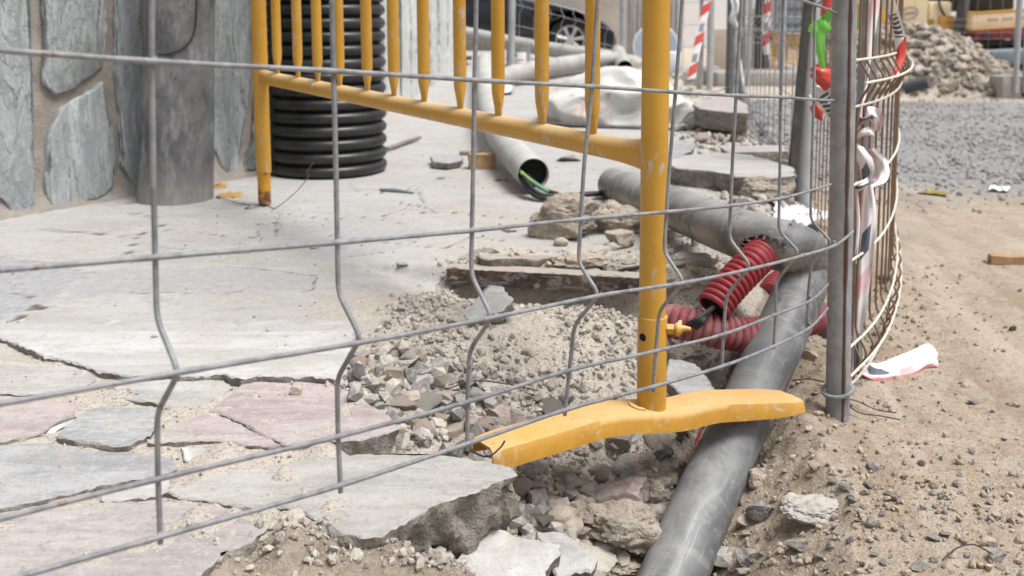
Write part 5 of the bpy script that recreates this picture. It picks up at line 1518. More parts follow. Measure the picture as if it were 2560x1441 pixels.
# upper knot: a bow of short folded loops
ribbon(mb, UP([(2138, 336, 1.665), (2148, 312, 1.655), (2166, 292, 1.65), (2184, 288, 1.66), (2193, 306, 1.665), (2192, 326, 1.67)]), [0.010, 0.020, 0.028, 0.026, 0.020, 0.010], [Vector((0.5, -0.3, 0.8)), Vector((0.6, -0.3, 0.8)), Vector((0.3, -0.3, 1)), Vector((0.5, -0.2, 0.9)), Vector((1, -0.3, 0.2)), Vector((1, -0.2, 0))], 0.12, 8, 0.10, pleat=0.16, seed=2)
ribbon(mb, UP([(2136, 348, 1.66), (2152, 336, 1.652), (2170, 330, 1.652), (2184, 336, 1.66)]), [0.008, 0.016, 0.018, 0.008], Vector((0.1, -0.3, 1)), 0.1, 7, 0.03, pleat=0.2, seed=4)
# lower knot
ribbon(mb, UP([(2132, 356, 1.665), (2142, 372, 1.655), (2156, 398, 1.65), (2166, 430, 1.655), (2160, 462, 1.66)]), [0.008, 0.022, 0.030, 0.026, 0.010], [VX, Vector((1, -0.4, 0.3)), Vector((0.9, -0.4, 0.1)), Vector((0.8, -0.5, -0.2)), VX], 0.1, 8, 0.06, pleat=0.16, seed=3)
ribbon(mb, UP([(2176, 372, 1.69), (2196, 398, 1.70), (2204, 430, 1.70), (2196, 458, 1.69), (2176, 470, 1.68)]), [0.010, 0.024, 0.028, 0.022, 0.010], Vector((1, -0.3, 0.2)), 0.1, 7, 0.0, pleat=0.18, seed=8)
ribbon(mb, UP([(2132, 462, 1.65), (2146, 468, 1.645), (2164, 460, 1.65), (2172, 446, 1.66)]), [0.016, 0.018, 0.016, 0.008], Vector((0, -0.3, 1)), 0.1, 6, 0.12, pleat=0.15, seed=9)
# the long hanging tail
ribbon(mb, UP([(2170, 462, 1.675), (2172, 530, 1.675), (2165, 610, 1.67), (2158, 690, 1.665), (2148, 780, 1.66), (2142, 860, 1.66), (2144, 930, 1.66)]), [0.014, 0.026, 0.027, 0.026, 0.020, 0.015, 0.026], [VX, VX, Vector((0.9, -0.5, 0)), VX, Vector((0.8, -0.6, 0)), VX, Vector((0.7, -0.2, 0.5))], 0.06, 9, 0.03, pleat=0.13, seed=5)
ribbon(mb, UP([(2140, 470, 1.655), (2146, 560, 1.655), (2138, 660, 1.65)]), [0.005, 0.006, 0.004], VX, 0.1, 5, 0.0, pleat=0.1, seed=6)
o = mb.build('barrier_tape', M['tape_pale'], angle=180); tag(o, 'faded white and pink tape knotted on the rusty mesh and hanging to the ground', 'tape')
mb = MB()
def gp(px, py, dz=0.012):
    p = GH(px, py); p.z += dz; return p
ribbon(mb, [gp(2130, 925, 0.03), gp(2155, 938, 0.02), gp(2195, 942, 0.010), gp(2240, 936, 0.014), gp(2280, 926, 0.014), gp(2318, 914, 0.020), gp(2342, 914, 0.012)], [0.040, 0.044, 0.038, 0.046, 0.052, 0.052, 0.03], [Vector((0.1, 0.5, 0.8)), Vector((0.1, 0.6, 0.7)), Vector((0.1, 0.85, 0.35)), Vector((0.1, 0.8, 0.5)), Vector((0.15, 0.7, 0.6)), Vector((0.2, 0.7, 0.65)), Vector((0.2, 0.7, 0.6))], 0.04, 9, 0.075, crumple=0.0006, seed=5, pleat=0.09)
o = mb.build('barrier_tape', M['tape_pale'], angle=180); tag(o, 'curled end of white and pink tape lying on the dirt', 'tape')
mb = MB()
ribbon(mb, UP([(2030, 176, 2.2), (2050, 186, 2.18), (2072, 206, 2.18), (2090, 236, 2.2)]), [0.03, 0.042, 0.042, 0.03], [Vector((0.3, -0.2, 1)), Vector((0.5, -0.3, 0.9)), Vector((0.6, -0.3, 0.7)), Vector((0.7, -0.3, 0.6))], 0.1, 9, 0.0, pleat=0.14, seed=7)
ribbon(mb, UP([(2036, 226, 2.22), (2056, 240, 2.2), (2076, 268, 2.2), (2090, 300, 2.22), (2084, 330, 2.24)]), [0.03, 0.045, 0.042, 0.034, 0.014], [Vector((0.6, -0.3, 0.9)), Vector((0.8, -0.3, 0.6)), Vector((0.9, -0.3, 0.4)), Vector((0.9, -0.3, 0.2)), Vector((1, 0, 0))], 0.1, 9, 0.09, pleat=0.16, seed=11)
ribbon(mb, UP([(2034, 262, 2.24), (2048, 284, 2.23), (2058, 300, 2.23)]), [0.02, 0.03, 0.012], Vector((0.8, -0.3, 0.5)), 0.1, 6, 0.02, pleat=0.15, seed=12)
o = mb.build('barrier_tape', M['tape'], angle=180); tag(o, 'crumpled red and white tape bunched below the green tape', 'tape')
mb = MB(); ribbon(mb, UP([(2070, -30, 2.2), (2068, 10, 2.2), (2064, 44, 2.2)]), 0.02, Vector((1, -0.2, 0)), 0.1, 6, 0.0, pleat=0.1)
o = mb.build('barrier_tape', M['tape'], angle=180); tag(o, 'narrow red and white tape strip hanging just above the green tape', 'tape')
mb = MB()
ribbon(mb, UP([(2140, 60, 2.05), (2100, 46, 2.1), (2066, 42, 2.12), (2040, 54, 2.13), (2038, 80, 2.13)]), [0.03, 0.028, 0.022, 0.024, 0.03], [Vector((0, -0.3, 1)), Vector((0, -0.3, 1)), Vector((0.2, -0.3, 1)), Vector((0.8, -0.3, 0.5)), Vector((1, -0.2, 0))], 0.25, 6)
ribbon(mb, UP([(2046, 50, 2.125), (2046, 90, 2.125), (2052, 130, 2.12), (2058, 172, 2.12)]), [0.024, 0.026, 0.020, 0.010], Vector((1, -0.3, 0.1)), 0.04, 8, pleat=0.07)
ribbon(mb, UP([(2052, 62, 2.11), (2075, 78, 2.11), (2086, 60, 2.1)]), [0.025, 0.02, 0.02], Vector((0.5, -0.3, 0.8)), 0.2, 6)
o = mb.build('plastic_tape', M['green_tape'], angle=180); tag(o, 'bright green plastic tape tied to the dark fence post', 'tape')
mb = MB()
ribbon(mb, UP([(1790, -60, 6.2), (1768, 10, 6.15), (1752, 80, 6.1), (1738, 140, 6.05), (1729, 198, 6.0)]), 0.05, Vector((1, -0.1, 0.2)), 0.08, 5, 0.0)
o = mb.build('barrier_tape', M['tape'], angle=180); tag(o, 'striped tape running slantwise down to the concrete block', 'tape')
mb = MB()
ribbon(mb, UP([(1922, -20, 6.4), (1916, 40, 6.4), (1914, 90, 6.4), (1918, 138, 6.4)]), [0.03, 0.05, 0.048, 0.04], Vector((1, -0.1, 0)), 0.1, 5, 0.12)
o = mb.build('barrier_tape', M['tape'], angle=180); tag(o, 'striped tape hanging straight beside the dark tree trunk', 'tape')
mb = MB()
ribbon(mb, UP([(1756, 1030, 1.47), (1754, 1060, 1.462), (1748, 1086, 1.455), (1740, 1110, 1.45)]), [0.007, 0.006, 0.007, 0.006], Vector((1, 0, 0.2)), 0.3, 4, 0.16, crumple=0.001, seed=8)
o = mb.build('barrier_tape', M['tape'], angle=180); tag(o, 'frayed shred of red and white tape by the pipe under the yellow foot', 'tape')

mb = MB()
ribbon(mb, UP([(1826, -30, 6.2), (1842, 20, 6.15), (1830, 48, 6.15), (1850, 78, 6.15), (1840, 112, 6.2), (1852, 160, 6.2), (1860, 215, 6.1)]), [0.05, 0.06, 0.04, 0.05, 0.02, 0.015, 0.01], [Vector((1, -0.2, 0.4)), Vector((1, -0.2, -0.4)), Vector((1, -0.2, 0.5)), Vector((1, -0.2, -0.3)), Vector((1, 0, 0)), Vector((1, 0, 0)), Vector((1, 0, 0))], 0.1, 8, pleat=0.2, seed=3)
o = mb.build('plastic_film', M['white_plastic'], angle=180); tag(o, 'strip of clear whitish film wound on the two dark far posts', 'film')
# ------------------------------------------------------------------ grey plastic pipes
def shell(o, t=0.004):
    md = o.modifiers.new('wall_thickness', 'SOLIDIFY'); md.thickness = t; md.offset = -1
    return o
mb = MB()
pa = catmull(UP(PA), 8)
mb.tube(pa, PR * 0.985, 40, cap=True)
o = mb.build('plastic_pipe', M['pipe']); tag(o, 'scuffed thick grey plastic pipe running under the yellow foot', 'pipe')
PB = [(1535, 462, 2.74), (1600, 486, 2.50), (1668, 514, 2.25), (1750, 546, 2.03), (1833, 578, 1.86), (1920, 606, 1.775), (1972, 617, 1.755)]
pb = catmull(UP(PB), 22)
NPB = 96
hole_c = U(1908, 634, 1.735)
tmp = MB(); tmp.tube(pb, PR * 1.03, NPB, cap=False)
rj = random.Random(9)
jag = [0.007 * math.sin(k * 1.9) + 0.005 * math.sin(k * 3.7 + 1) for k in range(400)]
keepf = []
for fi, f in enumerate(tmp.f):
    c = sum((Vector(tmp.v[k]) for k in f), Vector()) / 4
    dd = (c - hole_c)
    if Vector((dd.x, dd.y * 0.7, dd.z * 1.25)).length < 0.038 + jag[int(math.atan2(dd.z, dd.x) * 8 + 40)] * 0.6: continue
    keepf.append(f)
tmp.f = keepf; tmp.m = [0] * len(keepf)
o = tmp.build('plastic_pipe', M['pipe_mid'], angle=60); shell(o, 0.0035)
tag(o, 'long grey plastic pipe with a torn hole where the red duct comes out', 'pipe')
mb = MB()
pc = UP([(1212, 150, 6.1), (1214, 200, 5.3), (1222, 262, 4.3), (1245, 330, 3.55), (1285, 385, 3.08), (1333, 436, 2.76)])
mb.tube(catmull(pc, 8), PR * 1.02, 40, cap=False)
o = mb.build('plastic_pipe', M['pipe_far']); shell(o, 0.003); tag(o, 'dusty grey plastic pipe with an open end and black cables inside', 'pipe')
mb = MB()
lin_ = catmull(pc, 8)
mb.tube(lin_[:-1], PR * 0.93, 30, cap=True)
mb.build('shade_core', M['hollow_shade'], o)  # black core added as painted shade of the pipe's inside
# cables from the open end into the next pipe
cab = [UP([(1300, 395, 2.95), (1310, 440, 2.74), (1345, 484, 2.66), (1400, 489, 2.66), (1460, 486, 2.68), (1530, 480, 2.72), (1560, 478, 2.72)]),
       UP([(1298, 405, 2.95), (1304, 452, 2.74), (1342, 492, 2.655), (1402, 494, 2.65), (1470, 487, 2.67), (1540, 478, 2.72)]),
       UP([(1305, 400, 2.95), (1322, 446, 2.74), (1370, 478, 2.67), (1420, 488, 2.66), (1480, 484, 2.68), (1540, 482, 2.72)]),
       UP([(1310, 410, 2.95), (1330, 450, 2.73), (1390, 486, 2.66), (1450, 488, 2.665), (1540, 484, 2.71)])]
for i, pth in enumerate(cab):
    mb = MB(); mb.tube(catmull(pth, 6), 0.0062 if i < 3 else 0.005, 10)
    o = mb.build('power_cable', M['cable']); tag(o, 'black cable leading out of the open grey pipe', 'cable', 'black cables between the grey pipes')
mb = MB(); mb.tube(catmull(UP([(1292, 418, 2.80), (1312, 440, 2.735), (1342, 462, 2.68), (1372, 480, 2.655)]), 6), 0.0055, 10)
o = mb.build('power_cable', M['cable_green']); tag(o, 'yellow-green cable lying among the black cables', 'cable')

def far_pipe(pts, r, label, inner=False):
    mb = MB(); mb.tube(catmull(pts, 5), r, 28, cap=False)
    o = mb.build('plastic_pipe', M['pipe_far2']); shell(o, 0.006); tag(o, label, 'pipe'); return o
far_pipe(UP([(1060, 62, 8.4), (1200, 92, 8.1), (1350, 120, 7.8), (1480, 138, 7.6), (1556, 152, 7.5)]), 0.057, 'long dusty pipe lying before the black car')
far_pipe(UP([(1225, 205, 5.6), (1300, 182, 5.9), (1400, 164, 6.3), (1500, 150, 6.7), (1540, 150, 6.85)]), 0.055, 'shorter dusty pipe lying across the end of the long one')
far_pipe(UP([(1545, 130, 7.9), (1552, 150, 7.0), (1562, 172, 6.3)]), 0.055, 'short pipe stub with its dark open mouth towards the street')
mb = MB(); mb.tube(UP([(2262, 222, 7.6), (2290, 214, 7.55), (2322, 206, 7.5)]), 0.048, 20)
o = mb.build('plastic_pipe', M['machine_grey']); tag(o, 'dark grey pipe offcut at the foot of the rubble heap', 'pipe')

# ------------------------------------------------------------------ red corrugated ducts
def duct(pts, r, pitch_, mat, label, open_end=False):
    sm = catmull(pts, 10)
    Ls = [0]
    for a, b in zip(sm[:-1], sm[1:]): Ls.append(Ls[-1] + (b - a).length)
    N = int(Ls[-1] / pitch_ * 8)
    P = []; rr = []
    for i in range(N + 1):
        s = Ls[-1] * i / N
        k = max(0, min(len(sm) - 2, int(np.searchsorted(Ls, s)) - 1)); t = (s - Ls[k]) / (Ls[k + 1] - Ls[k] + 1e-9)
        P.append(sm[k].lerp(sm[k + 1], t))
        f = (s / pitch_) % 1
        rr.append(r * (1 - 0.19 * abs(2 * f - 1) ** 2.6))
    mb = MB(); mb.tube(P, rr, 32, cap=not open_end)
    o = mb.build('corrugated_duct', mat, angle=80); tag(o, label, 'duct')
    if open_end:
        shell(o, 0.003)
        m2 = MB(); m2.tube(P[4:], r * 0.78, 24, cap=True); m2.build('shade_core', M['hollow_shade'], o)  # black core paints the shade inside the duct
    return o
duct(UP([(1782, 772, 1.655), (1815, 728, 1.675), (1850, 690, 1.695), (1885, 655, 1.72), (1918, 622, 1.765)]), 0.031, 0.0118, M['red_duct'], 'bright red ribbed duct coming out of the torn grey pipe', True)
duct(UP([(1640, 800, 1.70), (1690, 806, 1.675), (1750, 818, 1.66), (1810, 832, 1.66), (1880, 838, 1.68), (1945, 822, 1.745), (2000, 806, 1.80), (2046, 792, 1.85)]), 0.0300, 0.0122, M['red_dusty'], 'dusty faded red ribbed duct lying in the pit')
duct(UP([(1925, 738, 1.98), (1940, 715, 2.02), (1975, 690, 2.1)]), 0.027, 0.0118, M['red_duct'], 'end of a red duct peeping out behind the grey pipe')
mb = MB()
for k in range(3):
    mb.tube(catmull(UP([(1800 - k * 6, 752 + k * 3, 1.665), (1775 - k * 4, 776 + k * 4, 1.63), (1740 + k * 8, 800 + k * 3, 1.61), (1720 + k * 10, 812 + k * 4, 1.62)]), 5), 0.0045, 8)
o = mb.build('power_cable', M['cable']); tag(o, 'dark wires poking out of the bright red duct', 'cable')
def dirmat(d, up=Z3):
    x = Vector(d).normalized(); y = Vector(up).cross(x).normalized(); z = x.cross(y)
    return Matrix((x, y, z)).transposed()

# ------------------------------------------------------------------ rusty beam, sack, rods, wood, litter
bd = (BEAM_B - BEAM_A); L = bd.length; Rm = dirmat(bd)
mb = MB()
c = (BEAM_A + BEAM_B) / 2
ux, uy, uz = bd.normalized(), Rm @ Vector((0, 1, 0)), Rm @ Vector((0, 0, 1))
Vb, Fb = [], []
NB = 60
sec = [(-0.003, -0.016), (-0.003, 0.015), (0.0, 0.0175), (0.032, 0.0175), (0.032, 0.0135), (0.003, 0.0130), (0.003, -0.016)]
rb = random.Random(2)
for i in range(NB + 1):
    p = BEAM_A + bd * (i / NB)
    for (a, b) in sec:
        Vb.append(p + uy * (a + rb.uniform(-.0007, .0007)) + uz * (b * 1.05 + rb.uniform(-.0008, .0008)))
K = len(sec)
Fb = [(i * K + j, (i + 1) * K + j, (i + 1) * K + (j + 1) % K, i * K + (j + 1) % K) for i in range(NB) for j in range(K)] + [tuple(reversed(range(K))), tuple(NB * K + j for j in range(K))]
mb.add(Vb, Fb); o = mb.build('angle_iron', M['beam'], angle=40); tag(o, 'rusty angle iron bridging a dark gap in the broken paving', 'iron bar')

def sack(px0, px1, pyb, h, label, seed):
    p0, p1 = GH(px0, pyb), GH(px1, pyb)
    Y = (p0.y + p1.y) / 2; w = (px1 - px0) * Y / FPX
    bm = bmesh.new(); bmesh.ops.create_icosphere(bm, subdivisions=6, radius=1.0)
    off = Vector((seed, 3.3, 1.7))
    for v in bm.verts:
        p = v.co.copy()
        rid = 1 - abs(mn.fractal(Vector((p.x * 1.5, p.y * 1.8, p.z * 1.0)) + off, 1.6, 2.0, 2)) * 2
        big = mn.noise(p * 1.3 + off * 2)
        fl = abs(mn.noise(Vector((p.x * 2.6, p.y * 2.6, p.z * 2.0)) + off * 1.7)); p *= 0.84 + 0.15 * rid + 0.20 * big - 0.16 * fl
        p.x = p.x * w * 0.55; p.y *= 0.24; p.z = max(p.z, -0.35) * h
        # pinch the tied end
        t = max(0, (p.x / (w * 0.5) - 0.55) / 0.5)
        p.z *= 1 - 0.55 * min(1, t); p.y *= 1 - 0.5 * min(1, t)
        v.co = p
    V = np.array([v.co[:] for v in bm.verts]); F = np.array([[q.index for q in f.verts] for f in bm.faces]); bm.free()
    gz = (p0.z + p1.z) / 2
    o = np_mesh('plastic_sack', V, F, [M['sack']], True, origin=(0, 0, 0))
    o.location = ((p0.x + p1.x) / 2, Y + 0.15, gz + h * 0.30)
    tag(o, label, 'sack'); return o
sack(1368, 1755, 312, 0.205, 'white crumpled plastic sack with smudged red print behind the yellow bars', 2.0)
mb = MB()
rp = [U(1318, 306, 4.30), U(1500, 318, 4.25), U(1700, 326, 4.2), U(1908, 336, 4.15)]
n = 300; pts = catmull(rp, 100)
mb.tube(pts, [0.0085 + 0.0016 * (k % 4 < 2) for k in range(len(pts))], 10)
o = mb.build('steel_rod', M['dark_steel']); tag(o, 'thin dark ribbed steel rod lying before the white sack', 'rod')

def block(px, py, size, rotz, mat, name, label, cat, bev=0.004, tilt=0.0, seed=1):
    p = GH(px, py)
    bm = bmesh.new(); bmesh.ops.create_cube(bm, size=1)
    bmesh.ops.subdivide_edges(bm, edges=bm.edges[:], cuts=5, use_grid_fill=True)
    for v in bm.verts:
        q = Vector((v.co.x * size[0], v.co.y * size[1], v.co.z * size[2]))
        nz = mn.noise(q * 40 + Vector((seed, 0, 0))) * bev
        v.co = q + v.co.normalized() * nz
    V = np.array([v.co[:] for v in bm.verts]); bm.verts.index_update()
    F = np.array([[w.index for w in f.verts] for f in bm.faces]); bm.free()
    Rr = np.array((Matrix.Rotation(rotz, 3, 'Z') @ Matrix.Rotation(tilt, 3, 'Y')))
    o = np_mesh(name, V @ Rr.T, F, [M[mat]], True); o.data.set_sharp_from_angle(angle=R(35))
    o.location = (p.x, p.y + size[1] * 0.4, p.z + size[2] * 0.45)
    return tag(o, label, cat)
block(1204, 424, (0.085, 0.05, 0.052), 0.12, 'wood', 'wood_block', 'short sawn wooden block beside the open grey pipe', 'wood block')
block(1175, 390, (0.075, 0.03, 0.015), -0.1, 'wood_grey', 'wood_chip', 'flat weathered wood chip behind the sawn block', 'wood chip')
block(2545, 662, (0.13, 0.03, 0.022), -0.12, 'wood', 'wood_lath', 'light wooden slat on the dirt at the photo edge', 'wood slat')
block(1195, 128, (0.5, 0.12, 0.09), -0.25, 'wood_grey', 'timber', 'weathered timber lying before the long dusty pipe', 'timber')
mb = MB(); mb.tube([GH(968, 380) + Vector((0, 0, .012)), GH(1010, 365) + Vector((0, 0, .012)), GH(1050, 352) + Vector((0, 0, .012))], [0.007, 0.009, 0.006], 8)
o = mb.build('stick', M['wood_grey']); tag(o, 'dark wooden stick at the foot of the black ribbed pipe', 'stick')
mb = MB(); mb.tube([GH(950, 478) + Vector((0, 0, .004)), GH(985, 481) + Vector((0, 0, .006)), GH(1035, 485) + Vector((0, 0, .003))], [0.004, 0.006, 0.0025], 8)
o = mb.build('plastic_shred', M['blue_grey']); tag(o, 'dark bluish plastic shred on the pavement beneath the yellow rail', 'shred')

# paint tin
pt = GH(1296, 166); Y = pt.y; rt = 31 * Y / FPX; ht = 46 * Y / FPX
tin = thing('paint_tin', 'open paint tin with golden inside before the long dusty pipe', 'tin', (pt.x, Y + rt, pt.z))
ctin = Vector((pt.x, Y + rt, pt.z))
mb = MB(); mb.lathe([(rt, 0), (rt, 0.004), (rt * 0.985, 0.008), (rt * 0.985, ht - 0.01), (rt * 1.02, ht - 0.006), (rt * 1.02, ht)], ctin, 40, cap=False)
mb.build('tin_wall', M['tin'], tin)
mb = MB(); mb.lathe([(rt * 1.01, ht), (rt * 0.96, ht - 0.002), (rt * 0.95, 0.01), (0.001, 0.008)], ctin, 40, cap=False)
mb.build('inside', M['gold'], tin)
lb = MB()
for (a0, a1, z0, z1, mt) in ((-2.3, -0.9, .2, .75, 0), (-2.2, -1.1, .3, .36, 1), (-1.9, -1.7, .5, .68, 2)):
    m_ = 12; vs = []
    for k in range(m_ + 1):
        a = a0 + (a1 - a0) * k / m_
        for zz in (z0, z1): vs.append(ctin + Vector((rt * (0.995 + 0.006 * mt) * math.cos(a), rt * (0.995 + 0.006 * mt) * math.sin(a), ht * zz)))
    lb.add(vs, [(2 * k, 2 * k + 2, 2 * k + 3, 2 * k + 1) for k in range(m_)], mt)
lb.build('label_wrap', [M['paper'], M['red_print'], M['navy']], tin)

def crumpled(corners, nx_, ny_, amp, seed, mat, name, label, cat, lift=0.01):
    a, b, c_, d_ = [Vector(p) for p in corners]
    off = Vector((seed * 3.1, 0, seed))
    V, F = [], []
    for i in range(nx_ + 1):
        for j in range(ny_ + 1):
            u, v = i / nx_, j / ny_
            p = (a * (1 - u) + b * u) * (1 - v) + (d_ * (1 - u) + c_ * u) * v
            rd = abs(mn.fractal(Vector((u * 3, v * 3, 0)) + off, 1.0, 2.0, 3))
            p = p + Vector((mn.noise(Vector((u * 4, v * 4, 5)) + off) * amp, mn.noise(Vector((u * 4, v * 4, 9)) + off) * amp, lift + rd * amp * 2.2))
            V.append(p)
    F = [(i * (ny_ + 1) + j, (i + 1) * (ny_ + 1) + j, (i + 1) * (ny_ + 1) + j + 1, i * (ny_ + 1) + j + 1) for i in range(nx_) for j in range(ny_)]
    mb = MB(); mb.add(V, F); o = mb.build(name, mat, angle=25); return tag(o, label, cat)
crumpled([GH(1932, 560), GH(2066, 584), GH(2060, 545), GH(1936, 512)], 26, 18, 0.022, 3, M['paper'], 'paper_sheet', 'crumpled white paper behind the bend of the grey pipe', 'paper')
crumpled([GH(2470, 482), GH(2525, 486), GH(2520, 478), GH(2478, 474)], 14, 8, 0.012, 5, M['paper'], 'paper_scrap', 'white paper scrap on the gravel of the road', 'paper')
crumpled([GH(1232, 242), GH(1284, 238), GH(1278, 218), GH(1238, 216)], 14, 10, 0.03, 8, M['white_plastic'], 'plastic_bag', 'small white plastic bag behind the open grey pipe', 'bag')
crumpled([GH(2296, 490), GH(2372, 496), GH(2366, 488), GH(2310, 484)], 10, 4, 0.008, 9, M['gold'], 'yellow_wrapper', 'little yellow wrapper where dirt meets gravel', 'wrapper')
crumpled([GH(1122, 176), GH(1172, 174), GH(1170, 158), GH(1128, 156)], 12, 8, 0.05, 15, M['black_plastic'], 'plastic_scrap', 'black plastic scrap at the far end of the pale slab wall', 'plastic scrap', 0.02)
for i, (px, py, s, lab) in enumerate([(575, 494, 0.03, 'dry brown leaf beside the cement pipe'), (548, 472, 0.018, 'small yellowish leaf against the cement pipe')]):
    p = GH(px, py); a, b = Vector((s, 0.006, 0)), Vector((0.003, s * 0.5, 0.006))
    crumpled([p - a - b, p + a - b, p + a + b, p - a + b], 8, 5, 0.006, 11 + i, M['leaf'], 'leaf', lab, 'leaf', 0.004)

def wire(pts, r, label, name='iron_wire'):
    mb = MB(); mb.tube(catmull(pts, 6), r, 6); o = mb.build(name, M['thin_wire']); return tag(o, label, 'wire')
def GL(l, dz=0.006): return [GH(a, b) + Vector((0, 0, dz)) for a, b in l]
w1 = GL([(540, 496), (590, 512), (625, 520), (612, 528), (640, 524), (656, 514)]) + [tipv + Vector((0.0, -0.018, 0.004)), tipv + Vector((0.012, -0.015, -0.002))] + [U(690, 520, 2.55), U(740, 480, 2.6), U(772, 440, 2.65), U(768, 430, 2.66), U(785, 405, 2.68)]
wire(w1, 0.0011, 'thin iron wire curling under the hanging rusty leg tip')
wire(GL([(880, 1136), (920, 1132), (950, 1124), (1000, 1120), (1045, 1122)], 0.012), 0.0012, 'thin wire lying across the tan pebble on the pavement')
wire(GL([(1110, 1130), (1160, 1140)], 0.012) + [U(1215, 1142, 1.22), U(1250, 1120, 1.235), U(1262, 1102, 1.24)], 0.0013, 'thin wire hooked over the end of the yellow foot')
wire(GL([(1080, 995), (1120, 1003), (1180, 985), (1260, 990), (1345, 1008)], 0.02), 0.0011, 'thin wire arching over the rubble spill')
wire(GL([(2110, 1020), (2150, 1045), (2200, 1052), (2250, 1062)], 0.008), 0.0011, 'thin wire strand on dirt at the foot of the end post')
wire(GL([(2105, 1015), (2140, 1020), (2190, 1042), (2240, 1050)], 0.012), 0.0010, 'second wire strand fanning out from the end post')
wire(GL([(1978, 980), (2020, 976), (2060, 984)], 0.02), 0.0012, 'dark wire on the earth between pipe and end post')
wire(GL([(2355, 1425), (2390, 1395), (2430, 1385), (2460, 1398), (2480, 1410)], 0.012), 0.0010, 'thin bent wire in the dirt near the bottom corner')

# ------------------------------------------------------------------ third mesh panel along the broken edge
def seg_panel(P0, P1, label, z0, z1, sp, rows, mat, mat_row, r, posts, name='mesh_fence_panel', bow=None):
    """posts: [(fraction, radius, material)]"""
    P0, P1 = Vector(P0), Vector(P1)
    t = thing(name, label, 'fence panel', ((P0.x + P1.x) / 2, (P0.y + P1.y) / 2, min(P0.z, P1.z)))
    Ln = (P1 - P0).length; d = (P1 - P0) / Ln; nn = Vector((d.y, -d.x, 0)).normalized()
    n = int(Ln / sp)
    bows = bow or []
    def off(z):
        for b in bows:
            if abs(z - b) < 0.05: return 0.03 * (1 - abs(z - b) / 0.05)
        return 0
    for k in range(n + 1):
        p = P0 + d * (sp * (k + 0.5))
        if (p - P0).length > Ln: break
        zs = sorted(set([z0, z1] + [b + q for b in bows for q in (-0.05, 0, 0.05)]))
        zs = [z for z in zs if z0 <= z <= z1]
        mb = MB(); mb.tube([Vector((p.x, p.y, p.z + z)) + nn * off(z) for z in zs], r, 6); mb.build('vertical_wire', mat, t)
    for z in rows:
        mb = MB(); mb.tube([P0 + Z3 * z + nn * (r * 1.8 + off(z)), P1 + Z3 * z + nn * (r * 1.8 + off(z))], r, 6); mb.build('horizontal_wire', mat_row, t)
    for (f, pr, pm, dx, ln, lx) in posts:
        p = P0.lerp(P1, f)
        mb = MB(); mb.tube([Vector((p.x + dx, p.y, p.z - 0.03)), Vector((p.x + dx + lx, p.y, p.z + ln))], pr, 18); mb.build('end_post', pm, t)
    return t
Q0 = Vector((U(1836, 200, 6.4).x, 6.4, 0.04)); Q1 = Vector((U(2005, 400, 3.05).x, 3.05, 0.02))
t3 = seg_panel(Q0, Q1, 'long grey mesh panel with two dark posts along the broken pavement edge', 0.03, 1.2, 0.20, [0.06, 0.36, 0.52, 0.57, 0.62, 0.9, 1.1], M['wire'], M['wire'], 0.0021,
               [(0.0, 0.028, M['post_dark'], -0.03, 1.3, 0.0), (0.0, 0.028, M['post_dark'], 0.04, 1.3, -0.012), (1.0, 0.026, M['far_steel'], 0.0, 1.3, 0.03)], bow=[0.57])
dk = MB()
a0, a1 = U(1972, 522, 3.02), U(2020, 15, 3.02)
dd = (a1 - a0).normalized()
dk.box((a0 + dd * 0.65), (1.32, 0.022, 0.026), dirmat(dd, Vector((0, 1, 0)))); dk.build('dark_strip', M['dark_steel'], t3)  # plain dark strip along the left of the post
mb = MB()
for k, l in enumerate(([(1858, 215, 6.1), (1880, 300, 5.2), (1925, 380, 4.4), (1975, 428, 3.6)], [(1866, 235, 6.0), (1905, 330, 4.9), (1950, 372, 4.1), (1985, 450, 3.4)], [(1850, 180, 6.2), (1872, 270, 5.5), (1932, 350, 4.5), (1990, 410, 3.5)])):
    mb.tube(catmull(UP(l), 8), 0.007, 6)
mb.build('tangled_hem', M['wire'], t3)
rr_ = random.Random(5)
mb = MB()
for k in range(34):
    f = rr_.random(); p = Q0.lerp(Q1, f); p = p + Vector((rr_.uniform(-.12, .05), rr_.uniform(-.1, .1), rr_.uniform(0.04, 0.16)))
    pts = [p]
    for q in range(4): pts.append(pts[-1] + Vector((rr_.uniform(-.06, .06), rr_.uniform(-.08, .08), rr_.uniform(-.03, .03))))
    mb.tube(catmull(pts, 4), 0.0028, 5)
o = mb.build('tangled_wire', M['wire']); tag(o, 'tangle of loose light wires along the foot of the long mesh panel', 'wire tangle', kind='stuff')
Q2 = Vector((U(2140, 400, 2.1).x, 2.1, 0.0))
seg_panel(Q1 + Vector((0.03, -0.03, 0)), Q2, 'short rusty mesh piece between the dark post and the end post', 0.03, 1.2, 0.10, [0.08, 0.55, 0.9], M['rusty_wire'], M['rusty_wire'], 0.0020, [])

# far fences
F0 = U(1278, 100, 7.0); F1 = U(1556, 100, 9.6)
seg_panel((F0.x, 7.0, 0.25), (F1.x, 9.6, 0.0), 'far mesh panel in front of the black car', 0.25, 1.5, 0.30, [0.34, 0.48, 0.66, 0.9], M['far_steel'], M['far_steel'], 0.0022,
          [(0, 0.024, M['far_steel'], 0, 1.6, 0.02), (1, 0.028, M['far_steel'], 0, 1.7, 0)], bow=[0.48])
F2 = U(1782, 150, 8.8)
seg_panel((F1.x + 0.05, 9.6, 0.02), (F2.x, 8.8, 0.02), 'far mesh panel before the white hoarding and blue sign', 0.1, 1.5, 0.20, [0.15, 0.35, 0.55, 0.75, 0.95], M['far_steel'], M['far_steel'], 0.0022,
          [(0.86, 0.026, M['far_steel'], 0, 1.6, 0.03), (0.97, 0.03, M['far_steel'], 0, 1.6, 0.0)], bow=[0.45])
F3 = U(1872, 150, 9.2); F4 = U(2052, 150, 10.2)
